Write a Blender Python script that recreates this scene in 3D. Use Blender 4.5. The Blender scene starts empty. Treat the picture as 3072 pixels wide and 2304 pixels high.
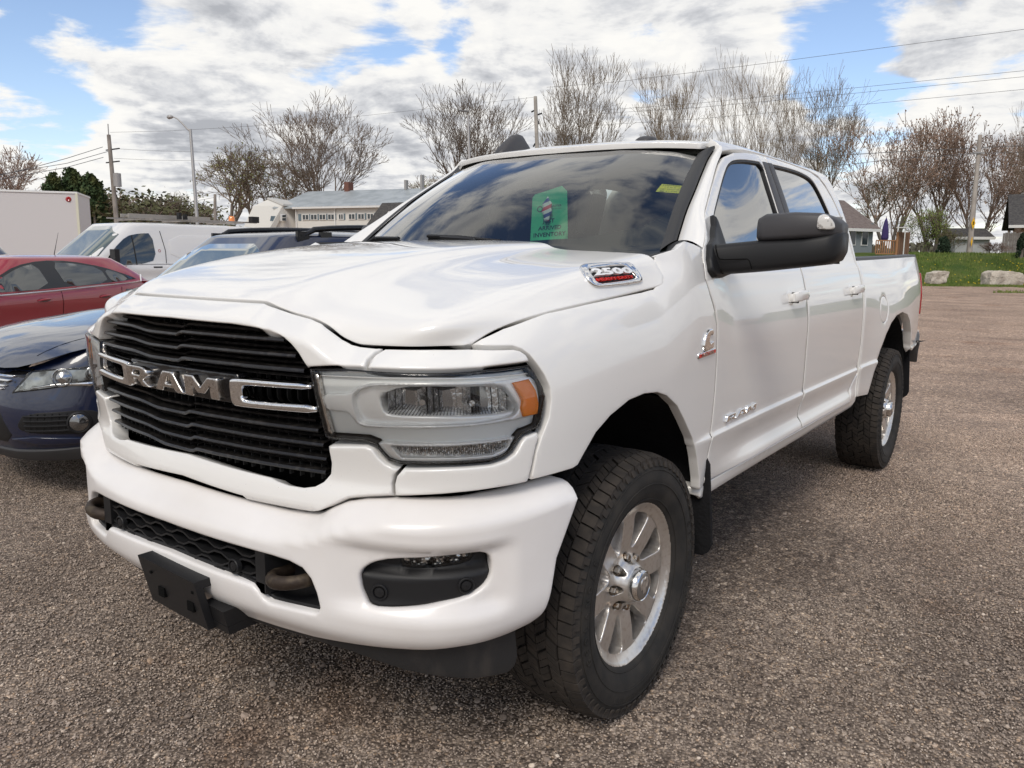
import bpy, bmesh, math, random
import numpy as np
from mathutils import Vector, Matrix, geometry
R=math.radians
sc=bpy.context.scene
COL=sc.collection
random.seed(7)
# ------------------------------------------------------------------ camera
cd=bpy.data.cameras.new('camera'); cam=bpy.data.objects.new('camera',cd); COL.objects.link(cam); sc.camera=cam
cd.sensor_width=36; cd.lens=2381.8/3072*36; cd.clip_start=.05; cd.clip_end=3000
CY,CPI,CR=.6268,-.1598,.0095
_f=Vector((-math.sin(CY)*math.cos(CPI),math.cos(CY)*math.cos(CPI),math.sin(CPI)))
_r0=Vector((math.cos(CY),math.sin(CY),0)); _u0=_r0.cross(_f)
_r=_r0*math.cos(CR)+_u0*math.sin(CR); _u=_u0*math.cos(CR)-_r0*math.sin(CR)
CAM=Vector((2.0555,-2.1875,1.4568))
M=Matrix.Identity(4)
for i in range(3): M[i][0]=_r[i]; M[i][1]=_u[i]; M[i][2]=-_f[i]; M[i][3]=CAM[i]
cam.matrix_world=M
# ------------------------------------------------------------------ world
W=bpy.data.worlds.new('World'); sc.world=W; W.use_nodes=True
SUN_EL,SUN_AZ=R(46),R(158)      # azimuth from +Y towards +X
def world():
    nt=W.node_tree; n=nt.nodes; l=nt.links; n.clear()
    out=n.new('ShaderNodeOutputWorld'); bg=n.new('ShaderNodeBackground'); l.new(bg.outputs[0],out.inputs[0])
    sky=n.new('ShaderNodeTexSky'); sky.sky_type='NISHITA'; sky.sun_disc=False; sky.sun_elevation=SUN_EL; sky.sun_rotation=SUN_AZ
    sky.air_density=1.0; sky.dust_density=.3; sky.ozone_density=2.5
    def math_(op,a,b=None,c=None):
        m=n.new('ShaderNodeMath'); m.operation=op
        for i,v in enumerate((a,b,c)):
            if v is None: continue
            if hasattr(v,'links') or hasattr(v,'is_linked'): l.new(v,m.inputs[i])
            else: m.inputs[i].default_value=v
        return m.outputs[0]
    def vm(op,a,b=None):
        m=n.new('ShaderNodeVectorMath'); m.operation=op
        for i,v in enumerate((a,b)):
            if v is None: continue
            if hasattr(v,'is_linked'): l.new(v,m.inputs[i])
            else: m.inputs[i].default_value=v
        return m
    tc=n.new('ShaderNodeTexCoord'); d=vm('NORMALIZE',tc.outputs['Generated']).outputs[0]
    sp=n.new('ShaderNodeSeparateXYZ'); l.new(d,sp.inputs[0])
    h=math_('ADD',math_('MAXIMUM',sp.outputs[2],0.0),.13)
    cx=math_('DIVIDE',sp.outputs[0],h); cy=math_('DIVIDE',sp.outputs[1],h)
    cb=n.new('ShaderNodeCombineXYZ'); l.new(cx,cb.inputs[0]); l.new(cy,cb.inputs[1])
    def noise(vec,scale,det,rough,off=(0,0,0),dist=0.0):
        a=vm('ADD',vec,off).outputs[0]
        t=n.new('ShaderNodeTexNoise'); t.inputs['Scale'].default_value=scale; t.inputs['Detail'].default_value=det
        t.inputs['Roughness'].default_value=rough; t.inputs['Distortion'].default_value=dist; l.new(a,t.inputs[0]); return t.outputs[0]
    P=cb.outputs[0]
    big=noise(P,1.05,3,.5,(3.1,1.7,0)); fine=noise(P,2.5,9,.60,(1.2,4.4,2),.25); 
    dens=math_('ADD',math_('MULTIPLY',big,.55),math_('MULTIPLY',fine,.75))
    # puffs nearer the horizon
    puff=noise(d,7.5,7,.55,(2.3,.4,1.1),.2)
    hz=n.new('ShaderNodeMapRange'); l.new(sp.outputs[2],hz.inputs[0]); hz.inputs[1].default_value=.05; hz.inputs[2].default_value=.40; hz.inputs[3].default_value=1; hz.inputs[4].default_value=0
    dens=math_('ADD',dens,math_('MULTIPLY',math_('SUBTRACT',puff,.42),math_('MULTIPLY',hz.outputs[0],.7)))
    dens=math_('ADD',dens,math_('MULTIPLY',hz.outputs[0],.10))
    # clearings and heavier clouds in given directions
    for (px,py,rad,st) in CLOUDBLOBS:
        v=(_f+_r*((px-1536)/2381.8)-_u*((py-1152)/2381.8)).normalized()
        dt=vm('DOT_PRODUCT',d,tuple(v)).outputs['Value']
        m=n.new('ShaderNodeMapRange'); m.interpolation_type='SMOOTHSTEP'; l.new(dt,m.inputs[0]); m.inputs[1].default_value=math.cos(rad*1.6); m.inputs[2].default_value=math.cos(rad*.2); m.inputs[3].default_value=0; m.inputs[4].default_value=st
        dens=math_('ADD',dens,m.outputs[0])
    for (v,rad,st) in CLEAR:
        dt=vm('DOT_PRODUCT',d,tuple(Vector(v).normalized())).outputs['Value']
        m=n.new('ShaderNodeMapRange'); m.interpolation_type='SMOOTHSTEP'; l.new(dt,m.inputs[0]); m.inputs[1].default_value=math.cos(rad*1.6); m.inputs[2].default_value=math.cos(rad*.2); m.inputs[3].default_value=0; m.inputs[4].default_value=st
        dens=math_('ADD',dens,m.outputs[0])
    cov=n.new('ShaderNodeMapRange'); cov.interpolation_type='SMOOTHSTEP'; l.new(dens,cov.inputs[0]); cov.inputs[1].default_value=.555; cov.inputs[2].default_value=.675
    # cloud shade: relief from the density falling off towards the light, thick parts grey
    f2=noise(P,2.5,9,.60,(1.2+.08,4.4-.04,2),.25); p2=noise(d,7.5,7,.55,(2.3+.0,.4,1.1+.022),.2)
    rel=math_('ADD',math_('MULTIPLY',math_('SUBTRACT',fine,f2),2.0),math_('MULTIPLY',math_('MULTIPLY',math_('SUBTRACT',puff,p2),2.4),hz.outputs[0]))
    shn=noise(P,1.0,5,.55,(7.3,2.2,5),.2); shp=noise(d,4.2,5,.55,(2.42,.36,1.02),.2)
    sh=math_('ADD',math_('MULTIPLY',shn,.65),math_('MULTIPLY',shp,.55))
    sh=math_('ADD',sh,math_('MULTIPLY',math_('SUBTRACT',dens,.75),.8)); sh=math_('SUBTRACT',sh,rel)
    for (px,py,rad,st) in GREYS:
        v=(_f+_r*((px-1536)/2381.8)-_u*((py-1152)/2381.8)).normalized(); dt=vm('DOT_PRODUCT',d,tuple(v)).outputs['Value']
        m=n.new('ShaderNodeMapRange'); m.interpolation_type='SMOOTHSTEP'; l.new(dt,m.inputs[0]); m.inputs[1].default_value=math.cos(rad*1.6); m.inputs[2].default_value=math.cos(rad*.2); m.inputs[3].default_value=0; m.inputs[4].default_value=st
        sh=math_('ADD',sh,m.outputs[0])
    ramp=n.new('ShaderNodeValToRGB'); l.new(sh,ramp.inputs[0]); e=ramp.color_ramp.elements
    e[0].position=.34; e[0].color=(1.0,.985,.95,1); e[1].position=1.06; e[1].color=(.46,.475,.51,1)
    k=ramp.color_ramp.elements.new(.74); k.color=(.70,.71,.735,1)
    k=ramp.color_ramp.elements.new(.56); k.color=(.91,.905,.895,1)
    skym=n.new('ShaderNodeMix'); skym.data_type='RGBA'; skym.blend_type='MULTIPLY'; skym.inputs[0].default_value=1
    l.new(sky.outputs[0],skym.inputs[6]); skym.inputs[7].default_value=(1.75,1.62,1.62,1)
    cl=n.new('ShaderNodeMix'); cl.data_type='RGBA'; cl.blend_type='MULTIPLY'; cl.inputs[0].default_value=1; l.new(ramp.outputs[0],cl.inputs[6]); cl.inputs[7].default_value=(10.0,10.0,10.0,1)
    mx=n.new('ShaderNodeMix'); mx.data_type='RGBA'; l.new(cov.outputs[0],mx.inputs[0]); l.new(skym.outputs[2],mx.inputs[6]); l.new(cl.outputs[2],mx.inputs[7])
    l.new(mx.outputs[2],bg.inputs[0]); bg.inputs[1].default_value=.09
# (pixel-free) list: view-plane direction, angular radius (rad), strength
CLOUDBLOBS=[(450,30,.06,-.12),(230,330,.04,-.09),(760,110,.03,-.06),(1250,110,.05,-.07),(1650,60,.04,-.06),(90,480,.03,-.08),(2740,190,.085,-.15),(2480,215,.06,-.13),(2350,250,.05,-.10),(60,300,.06,-.2),(150,60,.07,-.14),(1930,210,.045,-.22),(2560,400,.045,-.16),(870,400,.03,-.14),(1040,130,.06,-.16),(1450,20,.05,-.14),(2450,60,.06,-.12),(300,420,.03,-.1),(680,400,.02,-.1),
 (620,190,.10,.14),(1750,260,.10,.10),(250,430,.09,.10),(2200,60,.12,.14),(2950,50,.05,.10),(2800,330,.07,.12),(1250,280,.12,.08)]
GREYS=[(620,210,.08,.10),(150,200,.12,-.10),(400,120,.08,-.06),(1150,230,.08,.10),(1900,380,.06,.10),(300,150,.05,.06),(1250,60,.06,-.08),(250,430,.08,-.14),(1750,240,.06,-.16),(2100,60,.08,-.06)]
CLEAR=[((.22,.93,.30),.30,-.095),((.93,.25,.32),.42,-.10),((.9,-.3,.5),.3,-.08)]
world()
sl=bpy.data.lights.new('sun','SUN'); so=bpy.data.objects.new('sun',sl); COL.objects.link(so)
sl.energy=1.65; sl.angle=R(22); sl.color=(1,.935,.85)
so.rotation_euler=(Vector((math.sin(SUN_AZ)*math.cos(SUN_EL),math.cos(SUN_AZ)*math.cos(SUN_EL),math.sin(SUN_EL)))).to_track_quat('Z','Y').to_euler()
vs=sc.view_settings; sc.display_settings.display_device='sRGB'; vs.view_transform='Standard'; vs.look='None'; vs.exposure=.14; vs.gamma=1; vs.use_curve_mapping=False
sc.render.engine='CYCLES'
# ------------------------------------------------------------------ helpers
def tag(o,label=None,cat=None,group=None,kind=None):
    if label: o['label']=label
    if cat: o['category']=cat
    if group: o['group']=group
    if kind: o['kind']=kind
    return o
def empty(name,loc=(0,0,0),rz=0,label=None,cat=None,group=None):
    o=bpy.data.objects.new(name,None); COL.objects.link(o); o.location=loc; o.rotation_euler=(0,0,rz); o.empty_display_size=.1
    return tag(o,label,cat,group)
def link(name,me,mat=None,parent=None,loc=None,kind=None):
    o=bpy.data.objects.new(name,me); COL.objects.link(o)
    if mat is not None and not me.materials:
        for m in (mat if isinstance(mat,(list,tuple)) else [mat]): me.materials.append(m)
    if parent: o.parent=parent
    if loc is not None: o.location=loc
    if kind: o['kind']=kind
    return o
def copy_tree(o,parent=None,skip=()):
    c=o.copy(); COL.objects.link(c)
    if parent: c.parent=parent
    for ch in [x for x in bpy.data.objects if x.parent==o]: copy_tree(ch,c)
    return c
MATS={}
def mat(name,col=(.5,.5,.5),rough=.5,metal=0,coat=0,spec=.5,alpha=1,noise=None,bump=None,**kw):
    if name in MATS: return MATS[name]
    m=bpy.data.materials.new(name); m.use_nodes=True; MATS[name]=m
    nt=m.node_tree; b=nt.nodes['Principled BSDF']
    b.inputs['Base Color'].default_value=(*col,1); b.inputs['Roughness'].default_value=rough; b.inputs['Metallic'].default_value=metal
    b.inputs['Coat Weight'].default_value=coat; b.inputs['Coat Roughness'].default_value=kw.get('coatr',.03); b.inputs['Specular IOR Level'].default_value=spec
    tc=nt.nodes.new('ShaderNodeTexCoord'); src=tc.outputs['Object']
    if kw.get('stretch'):
        mp=nt.nodes.new('ShaderNodeMapping'); mp.inputs['Scale'].default_value=kw['stretch']; nt.links.new(src,mp.inputs[0]); src=mp.outputs[0]
    if noise:   # (scale, detail, colour2, lo, hi)
        t=nt.nodes.new('ShaderNodeTexNoise'); t.inputs['Scale'].default_value=noise[0]; t.inputs['Detail'].default_value=noise[1]; nt.links.new(src,t.inputs[0])
        r=nt.nodes.new('ShaderNodeMapRange'); r.inputs[1].default_value=noise[3]; r.inputs[2].default_value=noise[4]; nt.links.new(t.outputs[0],r.inputs[0])
        x=nt.nodes.new('ShaderNodeMix'); x.data_type='RGBA'; x.inputs[6].default_value=(*col,1); x.inputs[7].default_value=(*noise[2],1); nt.links.new(r.outputs[0],x.inputs[0]); nt.links.new(x.outputs[2],b.inputs['Base Color'])
    if bump:    # (scale, detail, strength, distance)
        t=nt.nodes.new('ShaderNodeTexNoise'); t.inputs['Scale'].default_value=bump[0]; t.inputs['Detail'].default_value=bump[1]; nt.links.new(src,t.inputs[0])
        u=nt.nodes.new('ShaderNodeBump'); u.inputs['Strength'].default_value=bump[2]; u.inputs['Distance'].default_value=bump[3]; nt.links.new(t.outputs[0],u.inputs['Height']); nt.links.new(u.outputs[0],b.inputs['Normal'])
    if kw.get('emit'): b.inputs['Emission Color'].default_value=(*kw['emit'],1); b.inputs['Emission Strength'].default_value=kw.get('es',1)
    return m
def glass(name,tint=(.9,.93,.9),ior=1.45,rough=0.0,gain=1.0,haze=0,hazec=(.5,.5,.5)):
    if name in MATS: return MATS[name]
    m=bpy.data.materials.new(name); m.use_nodes=True; MATS[name]=m; nt=m.node_tree; n=nt.nodes; l=nt.links; n.clear()
    o=n.new('ShaderNodeOutputMaterial'); t=n.new('ShaderNodeBsdfTransparent'); t.inputs[0].default_value=(*tint,1)
    g=n.new('ShaderNodeBsdfGlossy'); g.inputs[1].default_value=rough; g.inputs[0].default_value=(1,1,1,1)
    fr=n.new('ShaderNodeFresnel'); fr.inputs[0].default_value=ior
    k=n.new('ShaderNodeMath'); k.operation='MULTIPLY'; k.use_clamp=True; l.new(fr.outputs[0],k.inputs[0]); k.inputs[1].default_value=gain
    base=t.outputs[0]
    if haze:
        df=n.new('ShaderNodeBsdfDiffuse'); df.inputs[0].default_value=(*hazec,1); mh=n.new('ShaderNodeMixShader'); mh.inputs[0].default_value=haze; l.new(t.outputs[0],mh.inputs[1]); l.new(df.outputs[0],mh.inputs[2]); base=mh.outputs[0]
    x=n.new('ShaderNodeMixShader'); l.new(k.outputs[0],x.inputs[0]); l.new(base,x.inputs[1]); l.new(g.outputs[0],x.inputs[2]); l.new(x.outputs[0],o.inputs[0])
    return m
def mesh(name,V,F,smooth=False,uv=None):
    me=bpy.data.meshes.new(name); me.from_pydata([tuple(map(float,v)) for v in V],[],[tuple(map(int,f)) for f in F]); me.update()
    if smooth: me.polygons.foreach_set('use_smooth',[True]*len(me.polygons))
    return me
def mirror(me):
    m=me.copy(); bm=bmesh.new(); bm.from_mesh(m)
    for v in bm.verts: v.co.x=-v.co.x
    bmesh.ops.reverse_faces(bm,faces=bm.faces); bm.to_mesh(m); bm.free(); return m
def bmo(fn,name,m,parent=None,smooth=False,bevel=0,seg=2,loc=None,kind=None):
    bm=bmesh.new(); fn(bm)
    if bevel: bmesh.ops.bevel(bm,geom=[e for e in bm.edges if e.is_manifold and e.calc_face_angle(0)>.5],offset=bevel,segments=seg,affect='EDGES',profile=.5)
    bmesh.ops.recalc_face_normals(bm,faces=bm.faces)
    me=bpy.data.meshes.new(name); bm.to_mesh(me); bm.free()
    if smooth:
        me.polygons.foreach_set('use_smooth',[True]*len(me.polygons)); me.set_sharp_from_angle(angle=R(smooth if smooth is not True else 40))
    return link(name,me,m,parent,loc,kind)
def box(bm,x0,x1,y0,y1,z0,z1,mi=0,M=None):
    v=[bm.verts.new((x,y,z)) for x in (x0,x1) for y in (y0,y1) for z in (z0,z1)]
    if M is not None:
        for a in v: a.co=M@a.co
    for f in ((0,1,3,2),(4,6,7,5),(0,4,5,1),(2,3,7,6),(0,2,6,4),(1,5,7,3)):
        bm.faces.new([v[i] for i in f]).material_index=mi
def tube(bm,pts,rad,n=8,cap=True,mi=0):
    pts=[Vector(p) for p in pts]; rr=rad if isinstance(rad,(list,tuple)) else [rad]*len(pts)
    rings=[]; ref=None
    for i,p in enumerate(pts):
        t=(pts[min(i+1,len(pts)-1)]-pts[max(i-1,0)]).normalized()
        if ref is None: ref=t.orthogonal().normalized()
        ref=(ref-t*ref.dot(t)).normalized(); b=t.cross(ref)
        rings.append([bm.verts.new(p+(ref*math.cos(2*math.pi*k/n)+b*math.sin(2*math.pi*k/n))*rr[i]) for k in range(n)])
    for a,b in zip(rings,rings[1:]):
        for k in range(n): bm.faces.new((a[k],a[(k+1)%n],b[(k+1)%n],b[k])).material_index=mi
    if cap and n>2:
        bm.faces.new(rings[0][::-1]).material_index=mi; bm.faces.new(rings[-1]).material_index=mi
def lathe(bm,prof,n=48,axis='X',mi=0,closed=False):
    # prof: (axial, radius)
    rings=[]
    for a,r in prof:
        ring=[]
        for k in range(n):
            c,s=math.cos(2*math.pi*k/n)*r,math.sin(2*math.pi*k/n)*r
            ring.append(bm.verts.new((a,c,s) if axis=='X' else ((c,s,a) if axis=='Z' else (c,a,s))))
        rings.append(ring)
    rs=list(zip(rings,rings[1:]))
    if closed: rs.append((rings[-1],rings[0]))
    for a,b in rs:
        for k in range(n): bm.faces.new((a[k],a[(k+1)%n],b[(k+1)%n],b[k])).material_index=mi
    return rings
# ---- panels cut from a curved surface --------------------------------------
def chaikin(P,n=1,keep=()):
    for _ in range(n):
        Q=[]
        for i in range(len(P)):
            a,b=P[i],P[(i+1)%len(P)]
            Q.append((a[0]*.78+b[0]*.22,a[1]*.78+b[1]*.22)); Q.append((a[0]*.22+b[0]*.78,a[1]*.22+b[1]*.78))
        P=Q
    return P
def dens(P,h,closed=True):
    out=[]; n=len(P)
    for i in range(n if closed else n-1):
        a,b=P[i],P[(i+1)%n]; L=math.hypot(b[0]-a[0],b[1]-a[1]); k=max(1,int(round(L/h)))
        for j in range(k): out.append((a[0]+(b[0]-a[0])*j/k,a[1]+(b[1]-a[1])*j/k))
    if not closed: out.append(P[-1])
    return out
def inpoly(P,X,Y):
    P=np.array(P); x1,y1=P[:,0],P[:,1]; x2,y2=np.roll(x1,-1),np.roll(y1,-1)
    c=np.zeros(X.shape,bool)
    for a,b,c_,d in zip(x1,y1,x2,y2):
        if b==d: continue
        c^=((b>Y)!=(d>Y))&(X<(c_-a)*(Y-b)/(d-b)+a)
    return c
def pdist(P,X,Y):
    D=np.full(X.shape,1e9); n=len(P)
    for i in range(n):
        a,b=P[i],P[(i+1)%n]; dx,dy=b[0]-a[0],b[1]-a[1]; L=dx*dx+dy*dy
        if L<1e-14: continue
        t=np.clip(((X-a[0])*dx+(Y-a[1])*dy)/L,0,1)
        D=np.minimum(D,np.hypot(X-a[0]-t*dx,Y-a[1]-t*dy))
    return D
def surf_n(S,u,v):
    e=1e-3
    a=S(u+e,v)-S(u-e,v); b=S(u,v+e)-S(u,v-e); n=np.cross(a,b); return n/np.maximum(np.linalg.norm(n,axis=-1,keepdims=True),1e-12)
def panel(S,out,holes=(),h=.02,r=.004,th=.02,flip=False,name='panel',crease=(),off=0.0,hv=None,two=False):
    """Sheet of S(u,v) inside the outline with rounded, turned-in edges."""
    hb=min(h,.012) if r else h
    loops=[dens(out,hb)]+[dens(x,hb) for x in holes]
    o=np.array(loops[0]); hv=hv or h
    gu=np.arange(o[:,0].min()+h*.37,o[:,0].max(),h); gv=np.arange(o[:,1].min()+hv*.37,o[:,1].max(),hv)
    for c in crease: gv=np.append(gv,[c-.0035,c,c+.0035])
    X,Y=np.meshgrid(gu,gv); X,Y=X.ravel(),Y.ravel()
    def alld(X,Y):
        D=pdist(loops[0],X,Y)
        for L in loops[1:]: D=np.minimum(D,pdist(L,X,Y))
        return D
    def ins(X,Y):
        m=inpoly(loops[0],X,Y)
        for L in loops[1:]: m&=~inpoly(L,X,Y)
        return m
    m=ins(X,Y); X,Y=X[m],Y[m]; D=alld(X,Y); k=D>max(r*1.5,min(h,hv)*.4); X,Y=X[k],Y[k]
    pts=[tuple(p) for L in loops for p in L]; edges=[]; s=0
    for L in loops:
        edges+=[(s+i,s+(i+1)%len(L)) for i in range(len(L))]; s+=len(L)
    if r:
        for fr in (.22,.55,1.0):
            for L in loops:
                A=np.array(L); t=np.roll(A,-1,0)-np.roll(A,1,0); t/=np.maximum(np.linalg.norm(t,axis=1,keepdims=True),1e-9)
                for sg in (1,-1):
                    Q=A+sg*np.stack([-t[:,1],t[:,0]],1)*r*fr
                    mm=ins(Q[:,0],Q[:,1]); Q=Q[mm]
                    if len(Q): Q=Q[alld(Q[:,0],Q[:,1])>r*fr*.93]; pts+=[tuple(q) for q in Q]
    pts+=list(zip(X,Y))
    res=geometry.delaunay_2d_cdt([Vector(p) for p in pts],edges,[],0,1e-6)
    vs_=np.array([tuple(v) for v in res[0]]); tri=np.array([f for f in res[2] if len(f)==3])
    cen=vs_[tri].mean(1); tri=tri[ins(cen[:,0],cen[:,1])]
    a=vs_[tri]; ar=(a[:,1,0]-a[:,0,0])*(a[:,2,1]-a[:,0,1])-(a[:,2,0]-a[:,0,0])*(a[:,1,1]-a[:,0,1]); tri=np.where((ar>0)[:,None],tri,tri[:,::-1])
    D=alld(vs_[:,0],vs_[:,1]); N=surf_n(S,vs_[:,0],vs_[:,1])
    if flip: N=-N; tri=tri[:,::-1]
    P=S(vs_[:,0],vs_[:,1])
    drop=np.zeros(len(D))
    if r: dd=np.clip(D,0,r); drop=r-np.sqrt(np.maximum(r*r-(r-dd)**2,0)); drop[D>=r]=0
    P=P-N*(drop-off)[:,None]
    P=[tuple(p) for p in P]; F=[tuple(t) for t in tri]
    if th:
        ec={}
        for t in F:
            for i in range(3):
                e=(t[i],t[(i+1)%3]); ec[e]=1
        bd=[e for e in ec if (e[1],e[0]) not in ec]; mp={}
        for a,b in bd:
            for q in (a,b):
                if q not in mp: mp[q]=len(P); P.append(tuple(np.array(P[q])-N[q]*th))
        F+=[(b,a,mp[a],mp[b]) for a,b in bd]
    used=sorted({i for f in F for i in f}); ix={u:i for i,u in enumerate(used)}
    return mesh(name,[P[u] for u in used],[[ix[i] for i in f] for f in F],True)
def flat(O,U,V):
    O,U,V=[np.array(a,float) for a in (O,U,V)]
    return lambda u,v: O+np.asarray(u)[...,None]*U+np.asarray(v)[...,None]*V
def pchip(xs,ys):
    xs=np.asarray(xs,float); ys=np.asarray(ys,float)
    h=np.diff(xs); dl=np.diff(ys)/h; n=len(xs); m=np.zeros(n)
    for i in range(1,n-1):
        if dl[i-1]*dl[i]>0:
            w1=2*h[i]+h[i-1]; w2=h[i]+2*h[i-1]; m[i]=(w1+w2)/(w1/dl[i-1]+w2/dl[i])
    m[0]=dl[0]; m[-1]=dl[-1]
    def f(x):
        x=np.asarray(x,float); i=np.clip(np.searchsorted(xs,x)-1,0,n-2)
        t=(x-xs[i])/h[i]; tc=np.clip(t,0,1)
        v=(2*tc**3-3*tc**2+1)*ys[i]+(tc**3-2*tc**2+tc)*h[i]*m[i]+(-2*tc**3+3*tc**2)*ys[i+1]+(tc**3-tc**2)*h[i]*m[i+1]
        return v+np.where(t<0,t*h[i]*m[0],0)+np.where(t>1,(t-1)*h[i]*m[-1],0)
    return f
def sst(a,b,x):
    t=np.clip((np.asarray(x,float)-a)/(b-a),0,1); return t*t*(3-2*t)
class Plan:
    def __init__(s,pts,th=-.5):   # last knots have q=y; front q= arc backwards
        pts=np.array(pts,float); q=pts[:,1].copy()
        k=[i for i in range(len(pts)) if pts[i,1]>th][0]
        for i in range(k-1,-1,-1): q[i]=q[i+1]-np.hypot(*(pts[i+1]-pts[i]))
        q0=q[0]
        # mirror for symmetry of slope at centre
        qq=np.concatenate([2*q0-q[1:4][::-1],q]); xx=np.concatenate([-pts[1:4,0][::-1],pts[:,0]]); yy=np.concatenate([pts[1:4,1][::-1],pts[:,1]])
        # natural cubic-ish via catmull (smooth) 
        s.q=qq; s.x=s.spl(qq,xx); s.y=s.spl(qq,yy); s.q0=q0; s.knq=q
    @staticmethod
    def spl(x,y):
        n=len(x); h=np.diff(x); A=np.eye(n); b=np.zeros(n)
        for i in range(1,n-1):
            A[i,i-1]=h[i-1]; A[i,i]=2*(h[i-1]+h[i]); A[i,i+1]=h[i]; b[i]=6*((y[i+1]-y[i])/h[i]-(y[i]-y[i-1])/h[i-1])
        M=np.linalg.solve(A,b)
        def f(t):
            t=np.asarray(t,float); i=np.clip(np.searchsorted(x,t)-1,0,n-2); a=x[i+1]-t; c=t-x[i]; hh=h[i]
            return M[i]*a**3/(6*hh)+M[i+1]*c**3/(6*hh)+(y[i]/hh-M[i]*hh/6)*a+(y[i+1]/hh-M[i+1]*hh/6)*c
        return f
    def pn(s,q):
        q=np.asarray(q,float); sg=np.where(q<s.q0,-1.,1.); q=np.where(q<s.q0,2*s.q0-q,q)
        x=s.x(q); y=s.y(q); e=1e-3
        tx=(s.x(q+e)-s.x(q-e)); ty=(s.y(q+e)-s.y(q-e)); l=np.hypot(tx,ty)
        return x*sg,y,ty/l*sg,-tx/l      # outward normal (front: -y ; side:+x)
class Warp:     # plan curve re-parametrised: q runs along an older, squarer curve
    def __init__(s,pl,q0,kn,dz): s.p=pl; s.q0=q0; s.g=pchip([k for k,_ in kn],[k+d for k,d in kn]); s.dz=pchip(*zip(*dz)); s.c=pl.q0-s.g(q0)
    def pn(s,q):
        q=np.asarray(q,float); sg=np.where(q<s.q0,-1.,1.); q=np.where(q<s.q0,2*s.q0-q,q)
        x,y,nx,ny=s.p.pn(s.g(q)+s.c*(q<s.q0+.3)*np.clip((s.q0+.3-q)/.3,0,1)); return x*sg,y,nx*sg,ny
    def z(s,q): q=np.asarray(q,float); return s.dz(np.where(q<s.q0,2*s.q0-q,q))
QN=-1.7046862727866738
BP=Warp(Plan([(0,-.965),(.25,-.957),(.52,-.912),(.70,-.862),(.82,-.795),(.90,-.705),(.948,-.60),(.978,-.48),(.996,-.3),(1.0,0),(.997,.4),(.988,.9),(.985,1.5),(.985,2.5),(.995,3.3),(1.01,3.8),(1.0,4.4),(.975,4.75),(.935,4.95)]),
 QN,[(QN,.017),(-1.4,.0168),(-1.3,.016),(-1.2,.0148),(-1.1,.0132),(-1.0,.0114),(-.9,.0101),(-.8,.0109),(-.7,.0115),(-.6,.0081),(-.5,.0033),(-.4,.0005),(-.3,0),(5,0)],[(QN,0),(-1.1,0),(-1.0,-.001),(-.8,-.003),(-.6,-.002),(-.5,0),(5,0)])
# z of the upper edge of the lower body, against q
QN=BP.q0
def topz(q):
    q=np.abs(np.asarray(q,float)-QN)+QN
    return TOPF(q)
TOPF=pchip([QN,QN+.326,QN+.378,QN+.42,QN+.485,QN+.52,QN+.557,QN+.583,QN+.612,QN+.64,QN+.74,-.755,-.70,-.606,-.435,-.247,0,.10,.17,.24,.30,.36,.5,.7,3.0,5],
           [1.339,1.338,1.322,1.315,1.304,1.293,1.271,1.256,1.246,1.241,1.240,1.241,1.258,1.279,1.309,1.33,1.352,1.366,1.40,1.44,1.485,1.505,1.50,1.445,1.44,1.48])
_fr=pchip([-.05,0,.035,.048,.056,.066,.2],[-.16,-.073,-.022,-.007,-.001,0,0])
_sd=pchip([-.1,0,.04,.1,.2,.32,.5],[-.2,-.085,-.052,-.024,-.006,0,0])
_dr=pchip([-.1,0,.03,.1,.2,.32,.5],[-.11,-.070,-.052,-.03,-.010,0,0])
_lf=pchip([.70,.79,.815,.85,.90,1.0,1.12,1.3],[-.10,-.045,-.005,-.012,-.028,-.014,0,0])
_ls=pchip([.50,.58,.60,.635,.65,.68,.71,.76,.80,.818,.830,.86,1.1],[-.08,-.02,-.002,.006,.012,.004,-.016,-.010,.003,.006,-.004,-.002,0])
_lb=pchip([.50,.58,.60,.65,.70,.76,.80,.818,.830,.86,1.1],[-.08,-.02,-.008,-.006,-.004,-.002,.003,.006,-.004,-.002,0])
def body_off(q,z):
    q=np.abs(np.asarray(q,float)-QN)+QN; z=np.asarray(z,float)
    d=topz(q)-z
    wf=1-sst(QN+.75,QN+1.25,q); wd=sst(.0,.6,q)
    top=wf*_fr(d)+(1-wf)*((1-wd)*_sd(d)+wd*_dr(d))
    wl=1-sst(QN+.7,QN+1.1,q)
    scal=sst(.5,1.0,q)*(1-sst(2.5,2.9,q))
    low=wl*_lf(z)+(1-wl)*(scal*_ls(z)+(1-scal)*_lb(z))*sst(.3,.5,q)
    fl=.02*np.exp(-((q-3.79)/.66)**4)*(1-sst(.95,1.25,z))
    return top+low+fl
_gh=pchip([1.44,1.60,1.75,1.85,1.90,1.93,1.95,1.962,1.97],[0,.048,.102,.142,.163,.180,.203,.228,.26])
def BODY(q,z):
    q=np.asarray(q,float); z=np.asarray(z,float)
    x,y,nx,ny=BP.pn(q)
    zb=np.minimum(z,1.44); o=body_off(q,zb)
    x=x+nx*o; y=y+ny*o
    g=np.where(z>1.44,_gh(np.maximum(z,1.44))+.035*(1-sst(.8,1.6,y))*(z-1.44)/.45,0)
    return np.stack([x-g,y,z+BP.z(q)],-1)
PN=-1.808799438060651
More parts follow.
